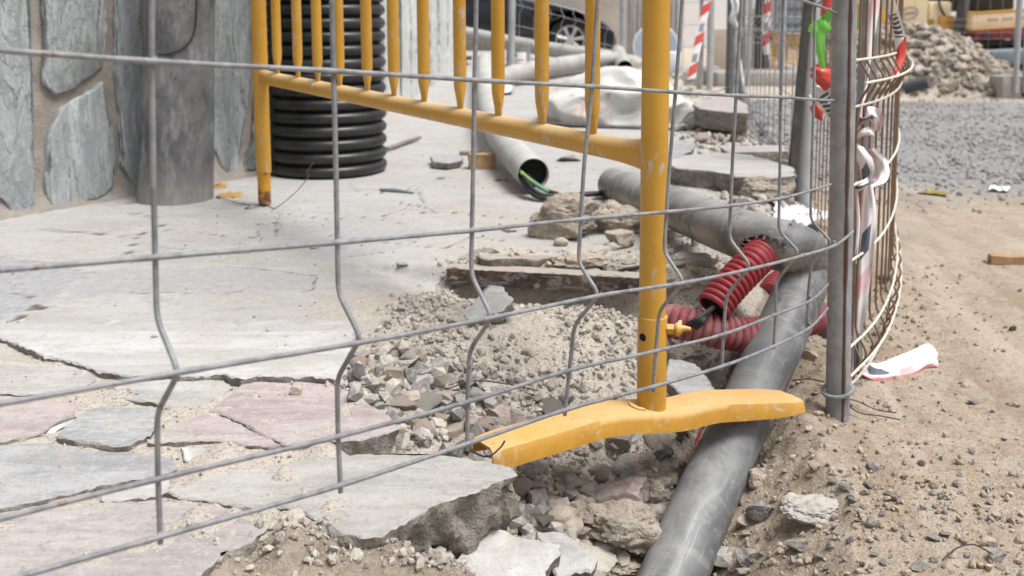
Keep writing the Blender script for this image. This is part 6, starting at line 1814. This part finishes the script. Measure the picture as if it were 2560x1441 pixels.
seg_panel((F3.x, 9.2, 0.0), (F4.x, 10.2, 0.0), 'far mesh panel beside the dark tree trunk', 0.05, 1.6, 0.14, [0.12, 0.40, 0.52, 0.64, 0.9, 1.2], M['far_steel'], M['far_steel'], 0.0028,
          [(0.0, 0.02, M['far_steel'], 0, 1.6, 0.0), (0.42, 0.034, M['far_steel'], 0, 1.6, 0.01)], bow=[0.52])
def foot_block(px, py, w, label, Yd=None, dark=False):
    p = GH(px, py) if Yd is None else Vector((U(px, py, Yd).x, Yd, 0.0))
    k = w * p.y / FPX
    t = thing('concrete_foot', label, 'concrete foot', (p.x, p.y + 0.12, p.z))
    h = k * 0.62
    mb = MB(); mb.box((p.x, p.y + 0.12, p.z + h / 2 - 0.01), (k, 0.24, h), None, 0, 0.02); mb.build('block', M['concrete'], t)
    mb = MB(); mb.box((p.x + k * 0.18, p.y - 0.002, p.z + h * 0.36), (k * 0.34, 0.02, h * 0.5), None, 0, 0.006); mb.build('recess', M['machine_dark'] if dark else M['wood_grey'], t)
foot_block(1768, 206, 66, 'grey concrete fence foot at the lower end of the slanting tape')
foot_block(1990, 192, 44, 'small concrete foot under the far yellow barrier')
foot_block(2552, 248, 96, 'concrete fence foot with dark recess at the foot of the rubble heap', None, True)
Pz = U(2545, 150, 7.7)
tp = thing('mesh_fence_panel', 'pair of slim grey fence tubes standing in the concrete foot by the heap', 'fence panel', (Pz.x, 7.75, 0.1))
for px0, px1 in ((2538, 2552), (2562, 2574)):
    a = U(px0, 232, 7.75); b = U(px1, -60, 7.75); mb = MB(); mb.tube([a, b], 0.022, 14); mb.build('end_post', M['far_steel'], tp)
for zz in (0.5, 0.62, 0.8, 1.0):
    a = U(2562, 200, 7.75); mb = MB(); mb.tube([Vector((a.x, 7.76, zz)), Vector((a.x + 2.2, 7.9, zz))], 0.003, 6); mb.build('horizontal_wire', M['far_steel'], tp)
mb = MB()
b0 = U(2140, 60, 9.6); b1 = U(2540, 60, 9.8)
for zz in (0.50, 0.56, 0.62, 0.44): mb.tube([Vector((b0.x, 9.4, zz)), Vector((b1.x, 9.6, zz - 0.01))], 0.0014, 5)
for k in range(14): mb.tube([Vector((b0.x + (b1.x - b0.x) * k / 13, 9.4 + 0.2 * k / 13, 0.1)), Vector((b0.x + (b1.x - b0.x) * k / 13, 9.4 + 0.2 * k / 13, 1.3))], 0.0014, 5)
o = mb.build('wire_fence', M['far_steel'], angle=180); tag(o, 'faint wire fence strung before the yellow machine', 'wire fence')

# ------------------------------------------------------------------ far yellow barrier: copy of the near one, seen end on
def copy_tree(o, parent=None):
    c = o.copy(); COL.objects.link(c)
    if parent is not None: c.parent = parent
    for ch in o.children: copy_tree(ch, c)
    return c
fb = copy_tree(bar_t)
fb['label'] = 'distant yellow barrier seen end on near the dark tree trunk'
fb['group'] = 'yellow pedestrian barriers'; bar_t['group'] = 'yellow pedestrian barriers'
q = U(1984, 150, 9.3)
fb.location = (q.x + 0.1, 9.9, 0.02); fb.rotation_euler = (0, 0, R(-36)); fb.scale = (0.72, 0.72, 0.46)

# ------------------------------------------------------------------ far buildings, hoarding, sign, trunk
bld = thing('building', 'white rendered building with beige stone end wall across the street', 'building', (5.0, 20.0, 0))
mb = MB(); mb.box((7.6, 21.5, 3.4), (12.0, 3.0, 7.0)); mb.build('wall', M['render_white'], bld)
xa, xb = U(1440, 50, 15.5).x, U(1604, 50, 15.5).x
mb = MB(); mb.box(((xa + xb) / 2 - 0.6, 17.2, 3.4), (xb - xa + 1.2, 3.0, 7.0)); mb.build('stone_wall_end', M['render_beige'], bld)
ga, gb = U(1938, 50, 19.9).x, U(2090, 50, 19.9).x
mb = MB(); mb.box(((ga + gb) / 2, 19.96, 1.15), (gb - ga, 0.12, 2.3)); dr = mb.build('door', M['blue_grey'], bld)
for k in range(7):
    mb = MB(); mb.box(((ga + gb) / 2, 19.89, 0.15 + 0.32 * k), (gb - ga - 0.08, 0.02, 0.05)); mb.build('door_rib', M['machine_grey'], dr)
mb = MB(); mb.box((-3.5, 24, 3.4), (9.5, 3.0, 7.0)); o = mb.build('building', M['render_beige']); tag(o, 'long beige stone building behind the black car', 'building')
ha, hb = U(1578, 50, 11.2).x, U(1700, 50, 11.2).x
hoard = thing('hoarding', 'white sheet hoarding standing behind the blue round sign', 'hoarding', ((ha + hb) / 2, 11.2, 0))
mb = MB()
NH = 40
vs = []
for k in range(NH + 1):
    x_ = ha + (hb - ha) * k / NH; y_ = 11.2 + 0.03 * math.sin(k * 1.6)
    vs += [Vector((x_, y_, 0.02)), Vector((x_, y_ + 0.0, 2.1))]
mb.add(vs, [(2 * k, 2 * k + 2, 2 * k + 3, 2 * k + 1) for k in range(NH)]); shell(mb.build('sheet', M['white_plastic'], hoard, angle=180), 0.01)
for x_ in (ha, hb): MB().box((x_, 11.26, 1.05), (0.07, 0.05, 2.12)).build('post', M['far_steel'], hoard)
sg = U(1640, 116, 9.9)
sign = thing('road_sign', 'round pale blue sign with white rim leaning behind the yellow upright', 'sign', (sg.x, 9.9, 0.0))
ra = 58 * 9.9 / FPX
MB().lathe([(0.001, -0.01), (ra, -0.01), (ra, 0.0), (ra * 0.90, 0.002), (ra * 0.90, 0.0)], sg, 40, axis=(0, -1, 0.05), cap=False).build('rim', M['white_plastic'], sign)
MB().lathe([(ra * 0.90, 0.003), (0.001, 0.003)], sg, 40, axis=(0, -1, 0.05), cap=False).build('face', M['blue_sign'], sign)
MB().tube([Vector((sg.x, 9.94, 0)), Vector((sg.x, 9.94, sg.z + ra * 0.8))], 0.02, 10).build('pole', M['far_steel'], sign)
la, lb2 = U(1782, 100, 12).x, U(1888, 100, 12).x
lw = thing('low_wall', 'beige stone low wall with a whitish pillar before the white building', 'wall', ((la + lb2) / 2, 12.2, 0))
mb = MB(); mb.box(((la + lb2) / 2, 12.2, 0.24), (lb2 - la, 0.3, 0.52), None, 0, 0.02); mb.build('stone_block', M['render_beige'], lw)
mb = MB(); mb.box((lb2 + 0.09, 12.15, 0.35), (0.16, 0.3, 0.8), None, 0, 0.02); mb.build('pillar', M['render_white'], lw)
tr = U(1905, 100, 9.9)
tree = thing('tree', 'dark rough tree trunk among the far fence tubes', 'tree', (tr.x, 9.9, 0))
mb = MB(); rt_ = random.Random(8)
tp_ = [Vector((tr.x + rt_.uniform(-.015, .015), 9.9, -0.05 + 0.16 * k)) for k in range(16)]
mb.tube(tp_, [0.085 * (1.5 if k == 0 else 1) * rt_.uniform(0.82, 1.12) for k in range(16)], 14); mb.build('trunk', M['bark'], tree)
for k in range(5):
    a = rt_.uniform(0, 6.28); b0_ = tp_[-1] - Vector((0, 0, 0.12 * k))
    MB().tube([b0_, b0_ + Vector((0.3 * math.cos(a), 0.3 * math.sin(a), 0.35)), b0_ + Vector((0.5 * math.cos(a), 0.5 * math.sin(a), 0.8))], [0.05, 0.03, 0.012], 8).build('limb', M['bark'], tree)
pw = U(1686, 228, 6.9)
mb = MB(); mb.box((pw.x, 7.0, 0.33), (0.09, 0.12, 0.14), Matrix.Rotation(0.2, 3, 'Z'), 0, 0.008); o = mb.build('foam_block', M['white_plastic']); tag(o, 'small white foam block standing behind the white sack', 'block')
kb = U(1880, 196, 9.0)
mb = MB(); mb.box((kb.x + 0.55, 9.6, 0.05), (1.7, 0.5, 0.16), Matrix.Rotation(0.12, 3, 'Z'), 0, 0.03); o = mb.build('kerb_stone', M['concrete']); tag(o, 'pale kerb step below the dark tree trunk', 'kerb')

# ------------------------------------------------------------------ black car
CY = 14.0
sx = lambda px: (px - 1280) / FPX * CY
car = thing('parked_car', 'black car parked behind the dusty pipes, nose towards the street', 'car', (sx(1180), CY + 0.8, 0))
FW, RW = sx(1425), sx(1425) - 2.6
def arch(cx, r, z0, n=14):
    a0 = math.acos(min(1, (z0 - 0.31) / r)) if False else None
    out = []
    for k in range(n + 1):
        a = math.pi * (-0.08 + 1.16 * k / n)
        out.append((cx + r * math.cos(a), 0.31 + r * math.sin(a)))
    return out
prof = [(FW + 0.60, 0.17), (FW + 0.64, 0.30), (FW + 0.62, 0.42), (FW + 0.52, 0.53), (FW + 0.34, 0.63), (FW + 0.1, 0.745), (FW - 0.25, 0.83), (FW - 0.70, 0.90), (FW - 1.6, 0.93), (RW, 0.94), (RW - 0.55, 0.90), (RW - 0.78, 0.82), (RW - 0.85, 0.5), (RW - 0.80, 0.22)]
prof += list(reversed(arch(RW, 0.37, 0.2)))
prof += [(RW + 0.45, 0.17), (FW - 0.45, 0.17)]
prof += list(reversed(arch(FW, 0.37, 0.2)))
bm = bmesh.new()
v0 = [bm.verts.new((x, 0, z)) for x, z in prof]
f = bm.faces.new(v0)
ex = bmesh.ops.extrude_face_region(bm, geom=[f])
for v in [g for g in ex['geom'] if isinstance(g, bmesh.types.BMVert)]: v.co.y = 1.68
bmesh.ops.recalc_face_normals(bm, faces=bm.faces[:])
be = [e for e in bm.edges if abs(e.verts[0].co.y - e.verts[1].co.y) < 1e-4]
bmesh.ops.bevel(bm, geom=be, offset=0.045, segments=4, affect='EDGES', profile=0.55, clamp_overlap=True)
bmesh.ops.triangulate(bm, faces=[f for f in bm.faces if len(f.verts) > 4])
bm.verts.index_update()
mb = MB(); mb.add([Vector((v.co.x, v.co.y + CY - 0.02, v.co.z)) for v in bm.verts], [[v.index for v in f.verts] for f in bm.faces]); bm.free()
mb.build('body', M['car_paint'], car, angle=30)
cab_p = [(FW - 0.65, 0.88), (FW - 1.35, 1.36), (FW - 2.3, 1.42), (RW - 0.3, 1.30), (RW - 0.7, 0.92)]
mb = MB(); n = len(cab_p)
mb.add([Vector((x, CY + 0.12 + 0.16 * max(0, z - 0.9), z)) for x, z in cab_p] + [Vector((x, CY + 1.54 - 0.16 * max(0, z - 0.9), z)) for x, z in cab_p], [tuple(range(n)), tuple(reversed(range(n, 2 * n)))] + [(k, n + k, n + (k + 1) % n, (k + 1) % n) for k in range(n)])
mb.build('cabin', M['glass_dark'], car)
for wx in (FW, RW):
    for wy, sgn in ((CY + 0.02, 1), (CY + 1.62, -1)):
        wc = Vector((wx, wy, 0.31))
        mb = MB(); mb.lathe([(0.20, 0.0), (0.225, -0.008), (0.27, -0.012), (0.30, -0.002), (0.31, 0.03), (0.31, 0.15), (0.29, 0.19), (0.2, 0.19)], wc, 40, axis=(0, sgn, 0))
        wh = mb.build('wheel', M['tyre'], car)
        mb = MB(); mb.lathe([(0.205, -0.004), (0.20, -0.014), (0.188, -0.006), (0.182, 0.03)], wc, 40, axis=(0, sgn, 0), cap=False)
        mb.lathe([(0.001, -0.012), (0.045, -0.010), (0.05, 0.02)], wc, 20, axis=(0, sgn, 0), cap=False)
        for k in range(7):
            a = 2 * math.pi * k / 7 + 0.2
            d_ = Vector((math.cos(a), 0, math.sin(a)))
            mb.tube([wc + d_ * 0.03, wc + d_ * 0.12, wc + d_ * 0.195], [0.020, 0.021, 0.026], 8, ell=((0, 1, 0), [(0.5, 1)] * 3))
        mb.build('rim', M['alloy'], wh)
mb = MB(); mb.box((FW + 0.47, CY + 0.16, 0.50), (0.22, 0.30, 0.09), Matrix.Rotation(0.5, 3, 'Y'), 0, 0.03); mb.build('headlight', M['lamp_glass'], car)
mb = MB(); mb.box((FW + 0.47, CY + 1.48, 0.50), (0.22, 0.30, 0.09), Matrix.Rotation(0.5, 3, 'Y'), 0, 0.03); mb.build('headlight', M['lamp_glass'], car)
mb = MB(); mb.box((FW + 0.55, CY + 0.82, 0.30), (0.22, 1.6, 0.16), None, 0, 0.06); mb.build('bumper', M['car_paint'], car)
mb = MB(); mb.box((FW - 1.0, CY - 0.022, 0.55), (1.05, 0.012, 0.58), None, 0, 0.005); dr = mb.build('door', M['car_paint'], car)
mb = MB(); mb.box((FW - 1.0, CY - 0.034, 0.42), (1.0, 0.012, 0.035), None, 0, 0.004); mb.build('side_strip', M['machine_dark'], dr)

# ------------------------------------------------------------------ yellow machine behind the heap
MY = 11.0
mx = lambda px, Y=MY: U(px, 60, Y).x
mz = lambda py, Y=MY: U(2400, py, Y).z
mach = thing('construction_machine', 'dusty yellow and red construction machine behind the rubble heap', 'machine', (mx(2400), MY + 0.8, 0))
mb = MB(); mb.box(((mx(2150) + mx(2322)) / 2, MY + 0.9, 1.05), (mx(2322) - mx(2150), 1.8, 1.15), None, 0, 0.05); ec = mb.build('engine_cover', M['sand_yellow'], mach)
ecx, ecz = mx(2272), mz(34)
mb = MB()
def ring2(rx, rz, t, y, n=48, mi=0):
    vs = []
    for k in range(n):
        a = 2 * math.pi * k / n
        for s in (1, 1 - t): vs.append(Vector((ecx + rx * s * math.cos(a), y, ecz + rz * s * math.sin(a) + 0.12 * rx * math.cos(a))))
    mb.add(vs, [(2 * k, 2 * ((k + 1) % n), 2 * ((k + 1) % n) + 1, 2 * k + 1) for k in range(n)], mi)
ring2(0.10, 0.072, 0.22, MY - 0.006)
for k in range(7):
    mb.box((ecx - 0.054 + 0.018 * k, MY - 0.004, ecz - 0.006 + 0.0022 * k), (0.012, 0.006, 0.036 if k % 2 else 0.026), Matrix.Rotation(0.25, 3, 'Y'))
mb.build('oval_emblem', M['emblem_grey'], ec)
mb = MB(); mb.box(((mx(2326) + mx(2384)) / 2, MY + 0.75, mz(42)), (mx(2384) - mx(2326), 1.4, mz(2) - mz(78)), None, 0, 0.03); hs = mb.build('side_housing', M['sand_yellow'], mach)
mb = MB(); mb.box(((mx(2350) + mx(2388)) / 2, MY + 0.03, mz(58)), (mx(2388) - mx(2350), 0.08, mz(38) - mz(74)), None, 0, 0.02); mb.build('bracket', M['orange_yellow'], mach)
mb = MB(); mb.tube(catmull([Vector((mx(2347), MY + 0.03, mz(-6))), Vector((mx(2353), MY + 0.03, mz(22))), Vector((mx(2364), MY + 0.02, mz(40)))], 6), 0.014, 8); mb.build('hose', M['machine_dark'], mach)
for (a, b, c_, d_) in ((2328, 48, 2339, 62),):
    MB().box(((mx(a) + mx(c_)) / 2, MY + 0.045, (mz(b) + mz(d_)) / 2), (mx(c_) - mx(a), 0.012, mz(b) - mz(d_))).build('warning_label', M['gold'], hs)
mb = MB()
ap = [Vector((mx(2394), MY - 0.1, mz(-60))), Vector((mx(2396), MY - 0.1, mz(10))), Vector((mx(2390), MY - 0.1, mz(60))), Vector((mx(2381), MY - 0.1, mz(92)))]
mb.tube(catmull(ap, 6), [0.075 - 0.0016 * k for k in range(19)], 4, ell=((1, 0, 0), [(1.1, 1.0)] * 19)); mb.build('boom', M['machine_grey'], mach, angle=30)
# long dusty yellow side beam, tilted slightly
tl = math.atan2(mz(26) - mz(36), mx(2560) - mx(2405))
def tbox(pxa, pxb, pya, pyb, dy, dep, mat, name, parent, bev=0.015):
    cx_ = (mx(pxa) + mx(pxb)) / 2; cz_ = (mz(pya) + mz(pyb)) / 2 + (cx_ - mx(2480)) * math.tan(tl)
    mb = MB(); mb.box((cx_, MY + dy, cz_), ((mx(pxb) - mx(pxa)) / math.cos(tl), dep, mz(pya) - mz(pyb)), Matrix.Rotation(-tl, 3, 'Y'), 0, bev)
    return mb.build(name, mat, parent)
sb = tbox(2402, 2660, 29, 70, -0.12, 0.3, M['dust_pink'], 'side_beam', mach)
tbox(2402, 2660, 27, 29.5, -0.125, 0.31, M['orange_yellow'], 'beam_edge', sb, 0.004)
tbox(2402, 2660, 69, 71.5, -0.125, 0.31, M['orange_yellow'], 'beam_edge', sb, 0.004)
for k, px in enumerate(range(2440, 2560, 9)): 
    if k % 4 != 3: tbox(px, px + 6, 44, 50, -0.272, 0.006, M['emblem_grey'], 'faded_lettering', sb, 0.001)
ch = tbox(2412, 2660, 73, 96, -0.05, 0.5, M['machine_red'], 'chassis', mach)
tbox(2424, 2450, 80, 94, -0.302, 0.02, M['machine_dark'], 'slot', ch, 0.003)
tbox(2528, 2550, 77, 92, -0.302, 0.02, M['machine_dark'], 'slot', ch, 0.003)
tbox(2420, 2660, 97, 116, 0.25, 0.5, M['machine_dark'], 'undercarriage', mach)
tbox(2512, 2522, 98, 104, -0.02, 0.05, M['white_plastic'], 'bolt_plate', ch, 0.002)
mb = MB(); mb.box(((mx(2420) + mx(2530)) / 2, MY + 0.6, 1.15), (mx(2530) - mx(2420), 1.3, 0.9), None, 0, 0.04); mb.build('cab', M['machine_dark'], mach)
for k in range(7):
    a = Vector((mx(2430 + 40 * k), MY + 0.45, 0.19))
    MB().lathe([(0.03, -0.1), (0.17, -0.1), (0.19, -0.06), (0.19, 0.2), (0.03, 0.2)], a, 24, axis=(0, 1, 0)).build('track_roller', M['machine_dark'], mach)
mb = MB(); mb.box((U(2192, 60, 10.5).x, MY - 0.4, 0.42), (0.26, 0.5, 0.75), None, 0, 0.04); mb.build('counterweight', M['orange_yellow'], mach)
mb = MB(); mb.box((U(2192, 60, 10.5).x, MY - 0.66, 0.52), (0.22, 0.02, 0.12), None, 0, 0.01); mb.build('grille_slot', M['machine_dark'], mach)
mb = MB(); mb.box((U(2560, 132, 9.3).x + 0.25, 9.5, 0.28), (1.1, 0.4, 0.13), Matrix.Rotation(-0.05, 3, 'Y'), 0, 0.01); o = mb.build('steel_ramp', M['blue_grey']); tag(o, 'blue-grey steel ramp leaning behind the rubble heap', 'ramp')

# ------------------------------------------------------------------ rubble heap
hx = lambda px: U(px, 150, 8.6).x
HPX = [2080, 2150, 2250, 2310, 2345, 2400, 2450, 2500, 2560, 2640, 2700]
HZV = [0.16, 0.40, 0.50, 0.53, 0.54, 0.48, 0.40, 0.29, 0.17, 0.07, 0.0]
HXV = [hx(p) for p in HPX]
def heap_h(X, Y):
    top = np.interp(X, HXV, HZV, left=0, right=0)
    front = 7.95 + 0.12 * np.sin(X * 3)
    t = np.clip((Y - front) / 0.95, 0, 1); b = np.clip((10.2 - Y) / 0.9, 0, 1)
    prof = np.minimum(t ** 0.85, b)
    return top * prof + 0.06 * prof * fbm(X * 3.5, Y * 3.5, 3, 99)
hxs = np.linspace(hx(2060), hx(2720), 130); hys = np.linspace(7.8, 10.3, 80)
HX, HY = np.meshgrid(hxs, hys); HZ_ = heap_h(HX, HY) - 0.015
ii = np.arange(HX.size).reshape(HX.shape)
HQ = np.stack([ii[:-1, :-1], ii[:-1, 1:], ii[1:, 1:], ii[1:, :-1]], -1).reshape(-1, 4)
rng = np.random.default_rng(5)
n = 2600
RX = rng.uniform(hx(2090), hx(2640), n); RY_ = rng.uniform(7.85, 9.3, n); keep = heap_h(RX, RY_) > 0.02
RX, RY_ = RX[keep], RY_[keep]
HS = [rock_arrays(2, 10, 700 + i, 0.10, 0.03, lo=0.4, hi=0.8) for i in range(10)]
Vs, Fs = [np.stack([HX, HY, HZ_], -1).reshape(-1, 3)], [np.concatenate([HQ[:, [0, 1, 2]], HQ[:, [0, 2, 3]]])]
base = HX.size
rh = random.Random(3)
for x_, y_, z_ in zip(RX, RY_, heap_h(RX, RY_)):
    V, F = HS[rh.randrange(10)]
    s = 0.018 + 0.105 * rh.random() ** 4
    Rr = np.array(Quaternion((rh.gauss(0, 1), rh.gauss(0, 1), rh.gauss(0, 1), rh.gauss(0, 1))).normalized().to_matrix())
    Vs.append((V * np.array([1, 0.8, 0.65])) @ Rr.T * s + np.array([x_, y_, z_ + s * 0.15])); Fs.append(F + base); base += len(V)
o = np_mesh('rubble_heap', np.concatenate(Vs), np.concatenate(Fs), [M['heap_stone']], False)
tag(o, 'heap of brown earth and broken stone before the yellow machine', 'heap', kind='stuff')
BOULD = [(2345, 94, 40, 'tan_stone', 'big rounded boulder on top of the rubble heap'), (2326, 78, 34, 'grey_stone', 'grey boulder at the crest of the rubble heap'), (2420, 108, 44, 'pale_stone', 'pale boulder on the slope near the red chassis'),
         (2446, 116, 26, 'tan_stone', 'tan boulder beside the pale boulder below the red chassis'), (2340, 188, 44, 'tan_stone', 'brown rounded rock low on the front of the heap'), (2300, 180, 46, 'pale_stone', 'long pale rock above the dark pipe offcut'),
         (2352, 138, 60, 'tan_stone', 'broad pale brown rock at the middle of the heap'), (2396, 174, 40, 'grey_stone', 'grey rock on the lower flank of the heap'), (2432, 176, 36, 'tan_stone', 'tan rock near the foot of the heap flank'),
         (2376, 98, 26, 'tan_stone', 'small sandy rock by the foot of the dark boom'), (2410, 150, 36, 'pale_stone', 'pale flat rock halfway down the heap'), (2280, 112, 40, 'tan_stone', 'flat rock at the crest under the oval emblem')]
for i, (px, py, w, mt, lab) in enumerate(BOULD):
    d = ray(px, py); ks = np.linspace(7, 10, 400)
    Xr, Yr, Zr = d.x * ks, d.y * ks, CAMZ + d.z * ks
    hit = np.argmax(Zr < heap_h(Xr, Yr)) if (Zr < heap_h(Xr, Yr)).any() else int(np.argmin(np.abs(Yr - 8.8)))
    V, F = rock_arrays(4, 9, 800 + i, 0.14, 0.05, lo=0.45, hi=0.85)
    s = 0.78 * w * Yr[hit] / FPX
    o = np_mesh('boulder', V * np.array([s, s * 0.8, s * 0.7]), F, [M[mt]], True); o.data.set_sharp_from_angle(angle=R(40))
    o.location = (Xr[hit], Yr[hit] + s * 0.1, Zr[hit] + s * 0.12); tag(o, lab, 'boulder', 'boulders of the rubble heap')

# ------------------------------------------------------------------ camera, light, sky
cd = bpy.data.cameras.new('camera'); cam = bpy.data.objects.new('camera', cd); COL.objects.link(cam)
cam.location = (0, 0, CAMZ); cam.rotation_euler = (math.pi / 2 - PITCH, 0, 0)
cd.sensor_width = 36.0; cd.lens = FPX / 2560 * 36.0
cd.shift_y = -(720.5 - PPY) / 2560.0
cd.clip_start = 0.05; cd.clip_end = 500
cd.dof.use_dof = True; cd.dof.focus_distance = 1.22; cd.dof.aperture_fstop = 35.0 / 4.3
scene.camera = cam

SUN_EL, SUN_AZ = R(66), R(118)      # azimuth clockwise from +Y
sl = bpy.data.lights.new('sun', 'SUN'); sl.energy = 1.5; sl.angle = R(28); sl.color = (1.0, 0.99, 0.98)
so = bpy.data.objects.new('sun', sl); COL.objects.link(so)
sd_ = Vector((math.sin(SUN_AZ) * math.cos(SUN_EL), math.cos(SUN_AZ) * math.cos(SUN_EL), math.sin(SUN_EL)))
so.rotation_euler = sd_.to_track_quat('Z', 'Y').to_euler()
so.location = sd_ * 30
w = bpy.data.worlds.new('World'); scene.world = w; w.use_nodes = True
nt = w.node_tree; bg = nt.nodes['Background']
sky = nt.nodes.new('ShaderNodeTexSky'); sky.sky_type = 'NISHITA'; sky.sun_disc = False
sky.sun_elevation = SUN_EL; sky.sun_rotation = SUN_AZ; sky.dust_density = 5.0; sky.air_density = 1.0; sky.ozone_density = 1.0
hsv = nt.nodes.new('ShaderNodeHueSaturation'); hsv.inputs['Saturation'].default_value = 0.24
nt.links.new(sky.outputs[0], hsv.inputs['Color']); nt.links.new(hsv.outputs[0], bg.inputs['Color'])
bg.inputs['Strength'].default_value = 0.068
vs_ = scene.view_settings
vs_.view_transform = 'Standard'; vs_.look = 'None'; vs_.gamma = 1.0; vs_.use_curve_mapping = False
vs_.exposure = 1.2
scene.render.engine = 'CYCLES'
scene.cycles.max_bounces = 6
scene.cycles.use_denoising = True
